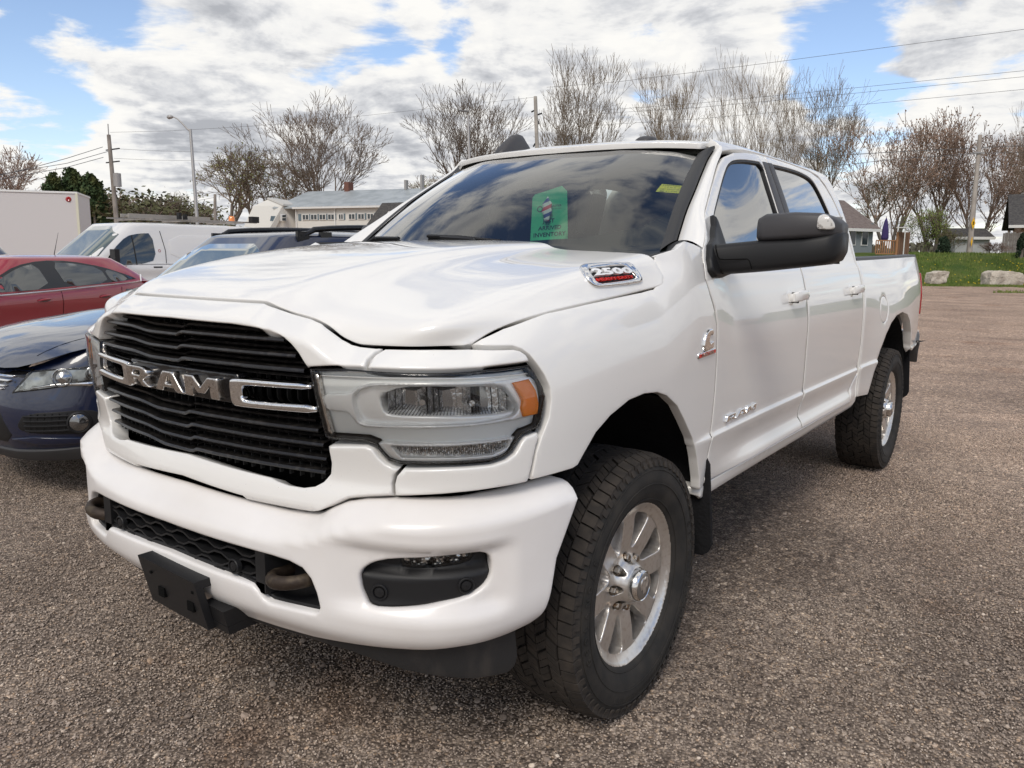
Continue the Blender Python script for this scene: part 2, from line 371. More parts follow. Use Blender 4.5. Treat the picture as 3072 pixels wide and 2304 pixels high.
PP=Warp(Plan([(0,-1.018),(.3,-1.005),(.5,-.97),(.66,-.922),(.80,-.850),(.90,-.755),(.965,-.635),(1.0,-.52),(1.012,-.44)]),
 PN,[(PN,.0655),(-1.7,.0620),(-1.6,.0599),(-1.5,.0562),(-1.4,.0508),(-1.3,.0445),(-1.2,.0384),(-1.1,.0338),(-1.0,.0328),(-.9,.0351),(-.8,.0383),(-.7,.0342),(-.6,.0201),(-.5,.0059),(-.45,0),(-.3,0)],
 [(PN,-.002),(-1.5,-.005),(-1.4,-.008),(-1.3,-.012),(-1.2,-.017),(-1.1,-.022),(-1.0,-.027),(-.9,-.031),(-.8,-.029),(-.7,-.022),(-.6,-.012),(-.5,-.003),(-.45,0),(-.3,0)])
BT=pchip([PN,PN+.33,PN+.44,PN+.52,PN+.57,PN+.605,PN+.65,PN+.71,PN+.79,PN+.97,PN+1.23,PN+1.40,PN+1.6],[.800,.797,.796,.802,.815,.835,.855,.870,.881,.890,.880,.868,.86])
CRS=pchip([PN,PN+.45,PN+.535,PN+.60,PN+.65,PN+.70,PN+.83,PN+1.03,PN+1.25,PN+1.40],[.735,.752,.764,.784,.804,.820,.838,.845,.838,.826])
_bt=pchip([-1,-.04,.01,.07,.5,1,1.25,1.6,2.5],[0,0,-.0015,-.006,-.030,-.062,-.09,-.14,-.22])
_bl=pchip([.45,.50,.52,.55,.60,.9],[-.08,-.042,-.022,-.006,0,0])
def BUMP(q,z):
    q=np.asarray(q,float); z=np.asarray(z,float); qa=np.abs(q-PN)+PN
    x,y,nx,ny=PP.pn(q)
    o=_bt((z-CRS(qa))/np.maximum(BT(qa)-CRS(qa),.02))+_bl(z-.015*sst(PN+.5,PN+1.5,qa))
    bx=sst(PN+.60,PN+.74,qa)*(1-sst(PN+1.04,PN+1.14,qa))*sst(.59,.64,z)*(1-sst(.765,.79,z))
    o=o-.024*bx-.01*sst(PN+1.2,PN+1.6,qa)*0
    return np.stack([x+nx*o,y+ny*o,z+PP.z(q)],-1)
# ------------------------------------------------------------------ materials
def paint(name,col,noise=None,**k): return mat(name,col,rough=.32,coat=1.0,coatr=.015,spec=.5,noise=noise,**k)
def white_paint():
    m=paint('white_paint',(.80,.785,.755)); nt=m.node_tree; n=nt.nodes; l=nt.links; b=n['Principled BSDF']
    tc=n.new('ShaderNodeTexCoord'); sp=n.new('ShaderNodeSeparateXYZ'); l.new(tc.outputs['Object'],sp.inputs[0])
    # road dust and small chips, thickest low on the sides
    t=n.new('ShaderNodeTexNoise'); t.inputs['Scale'].default_value=260; t.inputs['Detail'].default_value=2; l.new(tc.outputs['Object'],t.inputs[0])
    hz=n.new('ShaderNodeMapRange'); l.new(sp.outputs[2],hz.inputs[0]); hz.inputs[1].default_value=1.25; hz.inputs[2].default_value=.5; hz.inputs[3].default_value=.80; hz.inputs[4].default_value=.735
    g=n.new('ShaderNodeMath'); g.operation='GREATER_THAN'; l.new(t.outputs[0],g.inputs[0]); l.new(hz.outputs[0],g.inputs[1])
    t2=n.new('ShaderNodeTexNoise'); t2.inputs['Scale'].default_value=3.5; t2.inputs['Detail'].default_value=7; t2.inputs['Roughness'].default_value=.65; l.new(tc.outputs['Object'],t2.inputs[0])
    dz=n.new('ShaderNodeMapRange'); l.new(sp.outputs[2],dz.inputs[0]); dz.inputs[1].default_value=1.15; dz.inputs[2].default_value=.45; dz.inputs[3].default_value=0; dz.inputs[4].default_value=.34
    k=n.new('ShaderNodeMath'); k.operation='MULTIPLY'; l.new(t2.outputs[0],k.inputs[0]); l.new(dz.outputs[0],k.inputs[1])
    x=n.new('ShaderNodeMix'); x.data_type='RGBA'; x.inputs[6].default_value=(.80,.785,.755,1); x.inputs[7].default_value=(.47,.42,.36,1); l.new(k.outputs[0],x.inputs[0])
    y=n.new('ShaderNodeMix'); y.data_type='RGBA'; l.new(g.outputs[0],y.inputs[0]); l.new(x.outputs[2],y.inputs[6]); y.inputs[7].default_value=(.16,.12,.09,1); l.new(y.outputs[2],b.inputs['Base Color'])
    r=n.new('ShaderNodeMapRange'); l.new(k.outputs[0],r.inputs[0]); r.inputs[1].default_value=0; r.inputs[2].default_value=.2; r.inputs[3].default_value=1; r.inputs[4].default_value=.55; l.new(r.outputs[0],b.inputs['Coat Weight'])
    return m
WHITE=white_paint()
WBUMP=mat('white_bumper_paint',(.80,.775,.755),rough=.42,coat=.45,coatr=.16,spec=.5,noise=(2.2,8,(.70,.66,.62),.45,.8))
BLK=mat('black_plastic',(.012,.012,.013),rough=.5,spec=.35,bump=(700,2,.15,.001))
BLKG=mat('gloss_black_plastic',(.006,.006,.007),rough=.16,spec=.5,noise=(40,4,(.03,.028,.026),.55,.8))
DARK=mat('dark_void',(.004,.004,.004),rough=.9,spec=.1)
LINER=mat('liner_felt',(.012,.012,.013),rough=.95,spec=.2,bump=(60,5,.6,.01))
GREYP=mat('grey_plastic',(.052,.050,.053),rough=.50,spec=.45,bump=(900,2,.12,.001))
CHROME=mat('chrome',(.82,.82,.82),rough=.06,metal=1,noise=(300,3,(.55,.52,.48),.5,.75))
CHROMED=mat('dusty_chrome',(.62,.60,.58),rough=.2,metal=1,noise=(180,6,(.40,.36,.32),.45,.7))
SATIN=mat('satin_silver',(.90,.90,.89),rough=.30,metal=.35,bump=(900,2,.05,.001))
LGREY=mat('lamp_grey',(.74,.755,.745),rough=.3,metal=.05,coat=.5)
REFL=mat('reflector_metal',(.40,.40,.40),rough=.16,metal=1)
REFL2=mat('smoked_reflector',(.46,.46,.465),rough=.22,metal=.9,bump=(70,2,.6,.004))
DREF=mat('dark_reflector',(.30,.30,.305),rough=.2,metal=.8)
AMBER=mat('amber_plastic',(.92,.25,.01),rough=.18,coat=1,bump=(500,1,.4,.002))
ALLOY=mat('machined_alloy',(.70,.67,.635),rough=.30,metal=.85,noise=(60,6,(.52,.47,.42),.5,.8))
POLISH=mat('polished_alloy',(.80,.79,.77),rough=.13,metal=1,noise=(35,5,(.45,.40,.35),.55,.8))
RUB=mat('tyre_rubber',(.020,.019,.018),rough=.78,spec=.35,noise=(14,7,(.040,.035,.030),.4,.75),bump=(260,4,.25,.002))
TREAD=mat('tread_rubber',(.030,.026,.023),rough=.85,spec=.3,noise=(22,7,(.058,.048,.040),.4,.75),bump=(300,4,.3,.002))
GLW=glass('windshield_glass',(.66,.76,.71),1.52,gain=1.85)
GLT=glass('tinted_glass',(.03,.035,.04),1.6,gain=2.0)
GLL=glass('lamp_lens',(.98,.985,.98),1.45,gain=.9,rough=.01)
RUST=mat('hook_steel',(.045,.032,.024),rough=.6,metal=.5,noise=(30,6,(.11,.085,.055),.5,.75),bump=(80,5,.4,.003))
RED=mat('tail_red',(.35,.008,.012),rough=.12,coat=1)
CLOTH=mat('seat_cloth',(.03,.03,.032),rough=.9)
# ------------------------------------------------------------------ the pickup
TR=empty('pickup_truck',(0,0,0),0,'large white four-door pickup truck filling the foreground, with black towing mirrors','truck')
def O_(S,d):
    def f(q,z): return S(q,z)+surf_n(S,q,z)*d
    return f
def inset(P,d):
    A=np.array(P); s=0
    for i in range(len(A)): j=(i+1)%len(A); s+=A[i,0]*A[j,1]-A[j,0]*A[i,1]
    sg=1 if s>0 else -1
    e1=A-np.roll(A,1,0); e2=np.roll(A,-1,0)-A; e1/=np.linalg.norm(e1,axis=1,keepdims=True); e2/=np.linalg.norm(e2,axis=1,keepdims=True)
    n1=np.stack([-e1[:,1],e1[:,0]],1); n2=np.stack([-e2[:,1],e2[:,0]],1); b=n1+n2; b/=np.maximum(np.linalg.norm(b,axis=1,keepdims=True),.3)
    c=np.maximum((b*n1).sum(1,keepdims=True),.5)
    return [tuple(p) for p in A+sg*b/c*d]
def sym(H,c): return H+[(2*c-a,b) for a,b in H[::-1] if abs(a-c)>1e-6]
def P_(name,S,out,m,parent=TR,both=True,gap=.003,ch=0,label=None,**k):
    o=inset(out,gap) if gap else out
    if ch: o=chaikin(o,ch)
    me=panel(S,o,name=name,**k); a=link(name,me,m,parent)
    if both:
        b=link(name,mirror(me),None,parent if parent is TR else TR); return a,b
    return a
# front: upper and lower grille surround
up=sym([(QN,1.336),(-1.379,1.335),(-1.327,1.321),(-1.283,1.312),(-1.22,1.301),(-1.185,1.29),(-1.148,1.268),(-1.122,1.253),(-1.093,1.242),(-1.069,1.238),(-1.02,1.2365),(-.997,1.236),(-1.016,1.222),(-1.026,1.208),(-1.024,1.190),(-1.10,1.187),(-1.181,1.179),(-1.191,1.175),(-1.205,1.193),(-1.22,1.213),(-1.240,1.232),(-1.262,1.247),(-1.285,1.257),(-1.314,1.265),(-1.437,1.273),(-1.624,1.274),(QN,1.275)],QN)
P_('grille_surround',BODY,up,WHITE,both=False,h=.010,r=.005,th=.045,gap=.004)
lo=sym([(QN,.892),(-1.37,.881),(-1.341,.880),(-1.316,.874),(-1.277,.869),(-1.228,.869),(-1.195,.876),(-1.172,.889),(-1.153,.909),(-1.147,.937),(-1.150,.984),(-1.10,.990),(-1.034,.996),(-1.014,.990),(-.997,.967),(-.982,.954),(-.959,.945),(-.938,.944),(-.957,.923),(-.964,.901),(-.961,.873),(-1.035,.864),(-1.086,.854),(-1.127,.833),(-1.174,.807),(-1.249,.782),(-1.336,.774),(-1.425,.779),(-1.435,.812),(QN,.824)],QN)
P_('grille_surround',BODY,lo,WHITE,both=False,h=.010,r=.005,th=.05,gap=.004)
# fender extensions above and below the headlamp
P_('lamp_brow',BODY,[(-.995,1.2355),(-.85,1.2385),(-.753,1.238),(-.623,1.234),(-.603,1.229),(-.586,1.218),(-.573,1.196),(-.73,1.192),(-.855,1.191),(-1.021,1.189),(-1.024,1.208),(-1.014,1.222)],WHITE,h=.011,r=.005,th=.03)
P_('lower_corner_panel',BODY,[(-.936,.943),(-.826,.950),(-.706,.954),(-.668,.962),(-.643,.975),(-.620,1.004),(-.608,1.014),(-.567,1.021),(-.560,1.010),(-.573,.98),(-.585,.936),(-.598,.893),(-.705,.890),(-.797,.885),(-.959,.873),(-.962,.901),(-.955,.923)],WHITE,h=.011,r=.005,th=.03)
# fenders
fen=[(-.742,1.243),(-.622,1.237),(-.597,1.228),(-.577,1.213),(-.559,1.19),(-.537,1.16),(-.521,1.127),(-.519,1.094),(-.529,1.051),(-.556,1.008),(-.574,.97),(-.592,.897),(-.50,.897),(-.43,.898),(-.408,.903),(-.376,.934),(-.326,.979),(-.253,1.015),(-.147,1.044),(-.05,1.050),(.04,1.042),(.11,1.022),(.194,.977),(.258,.918),(.335,.841),(.385,.76),(.42,.68),(.43,.636),(.472,.636),(.495,.768),(.513,.863),(.525,.985),(.527,1.072),(.514,1.218),(.497,1.274),(.462,1.334),(.44,1.388),(.455,1.458),(.486,1.49),(.42,1.505),(.345,1.515),(.29,1.490),(.20,1.464),(.201,1.454),(.193,1.425),(.156,1.38),(.126,1.36),(.061,1.352),(-.1,1.341),(-.257,1.329),(-.455,1.311),(-.624,1.281),(-.706,1.259)]
P_('front_fender',BODY,fen,WHITE,h=.018,r=.003,th=.03,crease=(.822,),gap=.0025)
# hood: a net of control curves, edge row and front row lying on the body surface
_qf=[QN,QN+.18,-1.385,-1.327,-1.283,-1.22,-1.172,-1.122,-1.065,-.93,-.742]; _zf=[1.336,1.336,1.335,1.319,1.310,1.299,1.2815,1.2515,1.237,1.2375,1.242]
_uf=[(q-QN)/(-.742-QN) for q in _qf]
_rows=[[tuple(BODY(q,z)) for q,z in zip(_qf,_zf)]]
_u7=[0,.27,.395,.455,.66,.85,1]
_net=[(.10,(-.648,1.276),[(0,-.845,1.366),(.25,-.843,1.366),(.355,-.84,1.360),(.43,-.828,1.332),(.65,-.79,1.288),(.80,-.735,1.284)]),
 (.28,(-.46,1.309),[(0,-.66,1.420),(.26,-.66,1.420),(.375,-.655,1.414),(.44,-.645,1.388),(.67,-.60,1.352),(.83,-.54,1.338)]),
 (.55,(-.2,1.333),[(0,-.33,1.474),(.30,-.33,1.473),(.41,-.33,1.466),(.475,-.32,1.441),(.70,-.30,1.412),(.865,-.25,1.394)]),
 (.80,(.045,1.351),[(0,-.03,1.504),(.34,-.03,1.501),(.455,-.03,1.493),(.505,-.025,1.470),(.735,-.01,1.450),(.885,.02,1.438)]),
 (1.0,(.20,1.372),[(0,.17,1.516),(.37,.175,1.511),(.49,.178,1.501),(.535,.18,1.484),(.745,.185,1.474),(.895,.195,1.464)])]
_vr=[0]
for v,e,cp in _net:
    _vr.append(v); pts=np.array(cp+[tuple(BODY(*e))]); f=[pchip(_u7,pts[:,i]) for i in range(3)]
    _rows.append([tuple(float(g(u)) for g in f) for u in _uf])
_A=np.array(_rows)      # rows x cols x 3
_ug=np.linspace(0,1,121); _G=np.stack([np.stack([pchip(_uf,_A[i,:,k])(_ug) for k in range(3)],-1) for i in range(len(_rows))])
for _ in range(1): _G[1:,1:-1]=_G[1:,1:-1]*.5+.25*(_G[1:,2:]+_G[1:,:-2])
_vg=np.linspace(0,1,91); _H=np.stack([np.stack([pchip(_vr,_G[:,j,k])(_vg) for k in range(3)],-1) for j in range(121)],1)
for _ in range(30):      # even out the curvature, keeping the edges
    _H[1:-1,:]=_H[1:-1,:]*.5+.25*(_H[2:,:]+_H[:-2,:]) if _<22 else _H[1:-1,:]
    _H[2:-1,62:-1]=_H[2:-1,62:-1]*.5+.25*(_H[2:-1,63:]+_H[2:-1,61:-2])
LU,LV=.95,1.08
def HOOD(a,b):
    a=np.asarray(a,float)/LU; b=np.clip(np.asarray(b,float)/LV,-.02,1.02); s=np.where(a<0,-1.,1.); u=np.clip(np.abs(a),0,1)*120; v=b*90
    i=np.clip(u.astype(int),0,119); j=np.clip(np.floor(v).astype(int),0,89); fu=(u-i)[...,None]; fv=(v-j)[...,None]
    P=(_H[j,i]*(1-fu)+_H[j,i+1]*fu)*(1-fv)+(_H[j+1,i]*(1-fu)+_H[j+1,i+1]*fu)*fv
    P=P.copy(); P[...,0]*=s; return P
hd=[(0,0),(.80,0),(.928,0),(.946,.012),(.947,.5*LV),(.947,.90*LV),(.944,.955*LV),(.93,.985*LV),(.905,.996*LV),(.5,.998*LV),(0,.998*LV)]
hd=hd+[(-a,b) for a,b in hd[::-1] if a]
P_('hood',HOOD,hd,WHITE,both=False,h=.014,r=.0045,th=.028,gap=0)
# headlamps
lampo=[(-1.189,1.177),(-1.188,1.172),(-1.170,1.085),(-1.157,1.003),(-1.145,.998),(-1.034,1.002),(-1.008,.995),(-.992,.975),(-.975,.958),(-.94,.951),(-.826,.957),(-.706,.961),(-.672,.968),(-.647,.982),(-.626,1.008),(-.612,1.019),(-.567,1.027),(-.552,1.031),(-.537,1.084),(-.531,1.105),(-.539,1.131),(-.560,1.166),(-.578,1.192),(-.731,1.1895),(-.855,1.1885),(-1.022,1.1865),(-1.10,1.184)]
def lamp():
    H=link('headlight',panel(O_(BODY,-.11),inset(lampo,.004),name='headlight',h=.03,r=0,th=0),DARK,TR)
    rim=panel(O_(BODY,-.006),inset(lampo,.001),[inset(lampo,.006)],name='seal',h=.01,r=.002,th=.10); link('seal',rim,BLKG,H)
    win=[(-1.001,1.120),(-.943,1.143),(-.823,1.149),(-.653,1.146),(-.628,1.120),(-.614,1.09),(-.619,1.074),(-.825,1.072),(-.979,1.066),(-.995,1.081)]
    hole=[(-1.069,1.117),(-1.055,1.130),(-1.011,1.145),(-.855,1.153),(-.665,1.151),(-.637,1.120),(-.612,1.085),(-.630,1.066),(-.732,1.057),(-.856,1.053),(-1.045,1.042),(-1.060,1.055),(-1.070,1.095)]
    fr=[(-1.165,1.114),(-1.079,1.123),(-1.051,1.142),(-1.014,1.153),(-.855,1.162),(-.693,1.160),(-.574,1.166),(-.549,1.147),(-.543,1.096),(-.547,1.062),(-.584,1.057),(-.732,1.049),(-.857,1.043),(-1.032,1.034),(-1.062,1.038),(-1.080,1.063),(-1.092,1.071),(-1.155,1.068)]
    sig=[(-1.008,.9975),(-.988,1.003),(-.633,1.014),(-.649,.992),(-.664,.975),(-.699,.965),(-.827,.961),(-.969,.955),(-.991,.973)]
    sin=[(-.968,.995),(-.80,1.001),(-.650,1.008),(-.655,.990),(-.70,.975),(-.828,.971),(-.942,.966),(-.955,.979)]
    link('bezel',panel(O_(BODY,-.030),inset(lampo,.010),[chaikin(inset(hole,-.004),1),inset(sin,-.002)],name='bezel',h=.014,r=.003,th=.012),LGREY,H)
    link('silver_frame',panel(O_(BODY,-.018),chaikin(inset(fr,.001),1),[chaikin(hole,2)],name='silver_frame',h=.012,r=.004,th=.014),SATIN,H)
    # sloping bowl between frame and reflector window
    link('bowl',panel(O_(BODY,-.036),chaikin(inset(hole,-.006),1),[chaikin(win,1)],name='bowl',h=.014,r=.006,th=.045),SATIN,H)
    rf=panel(O_(BODY,-.085),inset(win,-.01),name='reflector',h=.014,r=0,th=0); link('reflector',rf,DREF,H)
    # two open reflectors with faceted sides and a chrome bulb shield each
    def facets(bm):
        for q0_,q1_ in ((-.985,-.875),(-.870,-.745),(-.740,-.630)):
            n_=7
            for i in range(n_):
                t0,t1=i/n_,(i+1)/n_; d0=-.085+.035*(2*abs(t0-.5))**2; d1=-.085+.035*(2*abs(t1-.5))**2
                a=[O_(BODY,d)(q0_+(q1_-q0_)*t,z) for t,d,z in ((t0,d0,1.062),(t1,d1-.004,1.062),(t1,d1-.004,1.152),(t0,d0,1.152))]
                bm.faces.new([bm.verts.new(tuple(p)) for p in a])
    bmo(facets,'reflector_facets',REFL2,H)
    def shields(bm,q_):
        for k_ in range(6):
            t0=R(-20+k_*34); t1=t0+R(34); P=[]
            for t,d in ((t0,-.075),(t1,-.075),(t1,-.040),(t0,-.040)): P.append(O_(BODY,d)(q_+.021*math.cos(t),1.104+.026*math.sin(t)))
            bm.faces.new([bm.verts.new(tuple(p)) for p in P])
        bmesh.ops.remove_doubles(bm,verts=bm.verts,dist=.0004)
    for q_ in (-.885,-.745):
        bmo(lambda bm:shields(bm,q_),'bulb_shield',CHROME,H)
        bmo(lambda bm:tube(bm,[Vector(O_(BODY,-.070)(q_,1.104)),Vector(O_(BODY,-.045)(q_,1.104))],.008,8),'bulb',REFL2,H)
    def ribs(bm):
        for i in range(40):
            q=-.990+i*.0095
            for (za,zb) in ((1.068,1.086),):
                a=Vector(O_(BODY,-.040)(q,za)); b=Vector(O_(BODY,-.078)(q+.012,zb)); tube(bm,[a,b],.0012,4)
    bmo(ribs,'reflector_ribs',DREF,H,smooth=50)
    am=[(-.635,1.151),(-.582,1.156),(-.561,1.125),(-.554,1.091),(-.558,1.064),(-.606,1.062),(-.613,1.084),(-.608,1.103),(-.624,1.132)]
    link('amber_reflector',panel(O_(BODY,-.009),am,name='amber_reflector',h=.012,r=.003,th=.01),AMBER,H)
    link('signal_frame',panel(O_(BODY,-.014),sig,[sin],name='signal_frame',h=.012,r=.003,th=.02),SATIN,H)
    sg=panel(O_(BODY,-.032),inset(sin,-.004),name='signal_lamp',h=.01,r=0,th=0); link('signal_lamp',sg,mat('signal_cells',(.55,.53,.52),rough=.18,metal=1,noise=(90,2,(.85,.84,.82),.42,.6),bump=(140,1,.9,.01),stretch=(1,1,.5)),H)
    def cells(bm):
        for i in range(58):
            q=-.958+i*.0053; a=Vector(O_(BODY,-.029)(q,.974)); b=Vector(O_(BODY,-.029)(q+.004,1.001)); tube(bm,[a,b],.0011,4)
    bmo(cells,'signal_ribs',REFL,H,smooth=50)
    st=[(-1.186,1.163),(-1.168,1.164),(-1.137,1.004),(-1.153,1.004)]
    link('inner_strip',panel(O_(BODY,-.014),st,name='inner_strip',h=.012,r=.002,th=.01),CHROMED,H)
    for zz in (1.166,):
        tl=[(-1.165,1.161),(-.855,1.172),(-.728,1.173),(-.575,1.172),(-.572,1.168),(-.728,1.168),(-.855,1.167),(-1.165,1.1575)]
        link('light_pipe',panel(O_(BODY,-.022),tl,name='light_pipe',h=.02,r=.0015,th=.006),SATIN,H)
    link('lens',panel(O_(BODY,-.002),inset(lampo,.003),name='lens',h=.014,r=.008,th=.02),GLL,H)
    return H
HL=lamp()
def mirror_tree(H):
    c=link(H.name.split('.')[0],mirror(H.data),None,TR)
    for ch in [x for x in bpy.data.objects if x.parent==H]: link(ch.name.split('.')[0],mirror(ch.data),None,c)
    return c
mirror_tree(HL)
# grille interior
def gback(bm): box(bm,-.60,.60,-.80,-.79,.76,1.28); box(bm,-.80,.80,-.66,-.65,.74,1.20)
bmo(gback,'radiator_screen',DARK,TR)
ends_u=[(1.243,-1.268),(1.205,-1.233),(1.170,-1.208)]; ends_l=[(1.018,-1.178),(.980,-1.168),(.942,-1.165),(.906,-1.172)]
def slat(z,qe,depth,off_,hh):
    n=60; V=[];F=[]; q0,q1=2*QN-qe,qe
    for i in range(n+1):
        q=q0+(q1-q0)*i/n; dq=abs(q-QN)
        dz=-.010*float(sst(.20,.10,dq)) if z>1.05 else -.012*float(sst(.22,.10,dq))
        sq=q-QN; dz=-.009*float(sst(-.26,-.12,sq))*float(1-sst(.012,.040,sq))-.003*float(1-sst(-.55,-.12,sq))*0
        zz=z+dz+(-.012 if z<1.05 else 0)*float(sst(.0,.5,dq))*0
        fwd=off_+.004*float(1-sst(.10,.2,dq))
        p=np.array(BODY(q,z)); nn=np.array(surf_n(BODY,np.array(q),np.array(z))); nn[2]=0; nn/=np.linalg.norm(nn)
        f=p+nn*fwd; b=p+nn*(fwd-depth); 
        pr=[(f,-hh),(f+nn*.004,-hh*.2),(f,hh*.8),(f-nn*.012,hh),(b,hh*1.4),(b,-hh*.4)]
        for a,d in pr: V.append((a[0],a[1],zz+d))
    for i in range(n):
        for k in range(6): a=i*6+k; b_=i*6+(k+1)%6; F.append((a,b_,b_+6,a+6))
    me=mesh('grille_slat',V,F,True); me.set_sharp_from_angle(angle=R(35)); return me
SLM=mat('slat_black',(.012,.011,.011),rough=.30,spec=.4,noise=(60,6,(.045,.040,.036),.5,.75))
for z,qe in ends_u+ends_l: link('grille_slat',slat(z,qe,.055,-.012,.0052),SLM,TR)
for z,qe in ((1.262,-1.31),(1.222,-1.25),(1.186,-1.22),(1.152,-1.2),(1.038,-1.2),(.999,-1.18),(.961,-1.17),(.924,-1.18)): link('grille_slat',slat(z,qe,.03,-.035,.004),SLM,TR)
def gfins(bm):
    for i in range(31):
        x=-.52+i*1.04/30; y=float(BODY(QN+abs(x),1.1)[1])
        box(bm,x-.0012,x+.0012,y+.062,y+.075,.88,1.265)
bmo(gfins,'grille_fins',mat('fin_black',(.012,.012,.012),rough=.6),TR)['kind']='stuff'
# emblem bar, chrome C bars and letters
bar=[(-1.975,1.143),(-1.44,1.143),(-1.44,1.060),(-1.975,1.060)]
P_('emblem_bar',O_(BODY,-.014),bar,BLKG,both=False,h=.014,r=.004,th=.03,gap=0)
cb=[(-1.458,1.128),(-1.450,1.134),(-1.419,1.137),(-1.30,1.1385),(-1.184,1.141),(-1.179,1.124),(-1.30,1.1215),(-1.401,1.119),(-1.412,1.113),(-1.412,1.086),(-1.404,1.080),(-1.30,1.082),(-1.170,1.087),(-1.166,1.064),(-1.30,1.061),(-1.438,1.058),(-1.456,1.063)]
P_('chrome_grille_bar',O_(BODY,.004),cb,CHROME,h=.007,r=.008,th=.045,gap=0,ch=1)
LET={'R':([(0,0),(0,1),(.72,1),(.90,.94),(1,.80),(1,.58),(.92,.45),(.78,.40),(1.08,0),(.76,0),(.50,.36),(.30,.36),(.30,0)],[[(.30,.56),(.66,.56),(.70,.62),(.70,.72),(.66,.78),(.30,.78)]]),
 'A':([(0,0),(.40,1),(.86,1),(1.26,0),(.93,0),(.86,.19),(.40,.19),(.33,0)],[[(.48,.40),(.78,.40),(.66,.76),(.60,.76)]]),
 'M':([(0,0),(0,1),(.36,1),(.66,.52),(.96,1),(1.32,1),(1.32,0),(1.02,0),(1.02,.56),(.80,.20),(.52,.20),(.30,.56),(.30,0)],[])}
def letter(ch,q0,z0,w,h,S,m,name,th,r=.004,shear=0,parent=TR,both=False,flipu=1):
    o,hs=LET[ch]; W_=max(a for a,b in o); f=lambda P:[(q0+a/W_*w+shear*b*h,z0+b*h) for a,b in P]
    me=panel(S,f(o),[f(x) for x in hs],name=name,h=min(.006,h/6),r=r,th=th); a=link(name,me,m,parent)
    return a
for ch,q0,w in (('R',-1.952,.128),('A',-1.792,.142),('M',-1.640,.145)): letter(ch,q0,1.072,w,.058,O_(BODY,.010),CHROMED,'badge_letter',.028)
# bumper
def bop(q): return q
BTOP=[(PN+d,float(BT(PN+d))) for d in (0,.2,.33,.44,.50,.56,.60,.65,.71,.79,.9,1.05,1.2,1.34)]
bh=[(q,z+.012) for q,z in BTOP]+[(-.435,.872),(-.418,.855),(-.452,.80),(-.53,.686),(-.555,.58),(-.572,.535),(-.61,.510),(-.70,.508),(-.836,.512),(-.989,.502),(-1.145,.488),(-1.274,.474),(-1.539,.468),(PN,.470)]
opn=[(PN,.706),(-1.36,.705),(-1.30,.702),(-1.257,.692),(-1.232,.670),(-1.215,.635),(-1.206,.60),(-1.210,.588),(-1.221,.580),(-1.264,.578),(-1.375,.573),(-1.395,.580),(-1.415,.600),(-1.435,.612),(PN,.620)]
fog=chaikin([(-1.092,.660),(-1.096,.695),(-1.088,.712),(-1.062,.732),(-1.011,.748),(-.895,.760),(-.79,.762),(-.760,.752),(-.752,.726),(-.756,.690),(-.772,.668),(-.82,.648),(-.896,.638),(-1.04,.625),(-1.073,.628),(-1.084,.640)],1)
fogm=[(2*PN-a,b) for a,b in fog[::-1]]
me=panel(BUMP,sym(bh,PN),[sym(opn,PN),fog,fogm],name='bumper',h=.015,r=.010,th=.05); link('front_bumper',me,WBUMP,TR)
# fog lamp bezels
fo=inset(fog,.001)
fl=[(-1.0,.741),(-.975,.7475),(-.79,.752),(-.783,.744),(-.80,.728),(-.83,.722),(-.97,.713),(-.993,.716)]
def FOGS(q,z):
    base=O_(BUMP,-.012)(q,z); q=np.asarray(q); z=np.asarray(z)
    d=.030*sst(.700,.712,z-(.03*(q+.95)))*(1-sst(-1.06,-1.03,q)*0) 
    n=surf_n(BUMP,q,z); return base-n*d[...,None]
me=panel(FOGS,fo,[fl],name='fog_lamp_bezel',h=.009,r=.004,th=.03); FB=link('fog_lamp_bezel',me,BLK,TR)
me=panel(O_(BUMP,-.062),inset(fl,-.004),name='fog_lamp',h=.01,r=0,th=0); link('fog_lamp',me,mat('fog_reflector',(.45,.45,.45),rough=.12,metal=1,noise=(55,2,(.05,.05,.05),.45,.55),bump=(60,1,.8,.01)),FB)
me=panel(O_(BUMP,-.045),fl,name='fog_lens',h=.012,r=0,th=0); link('lens',me,GLL,FB)
def sensor(q,z,S,par,rad=.021):
    p=Vector(S(q,z)); n=Vector(surf_n(S,np.array(q),np.array(z))); Mt=Matrix.Translation(p)@n.to_track_quat('X','Z').to_matrix().to_4x4()
    def f(bm):
        lathe(bm,[(-.01,rad),(.003,rad),(.005,rad*.93),(.005,rad*.80),(-.001,rad*.74),(-.001,rad*.62),(.004,rad*.58),(.005,.001)],28)
        for v in bm.verts: v.co=Mt@v.co
    return bmo(f,'parking_sensor',BLK,par,smooth=35)
for q,z in ((-1.046,.655),(-.820,.677)): sensor(q,z,O_(BUMP,-.010),FB)
mirror_tree(FB)
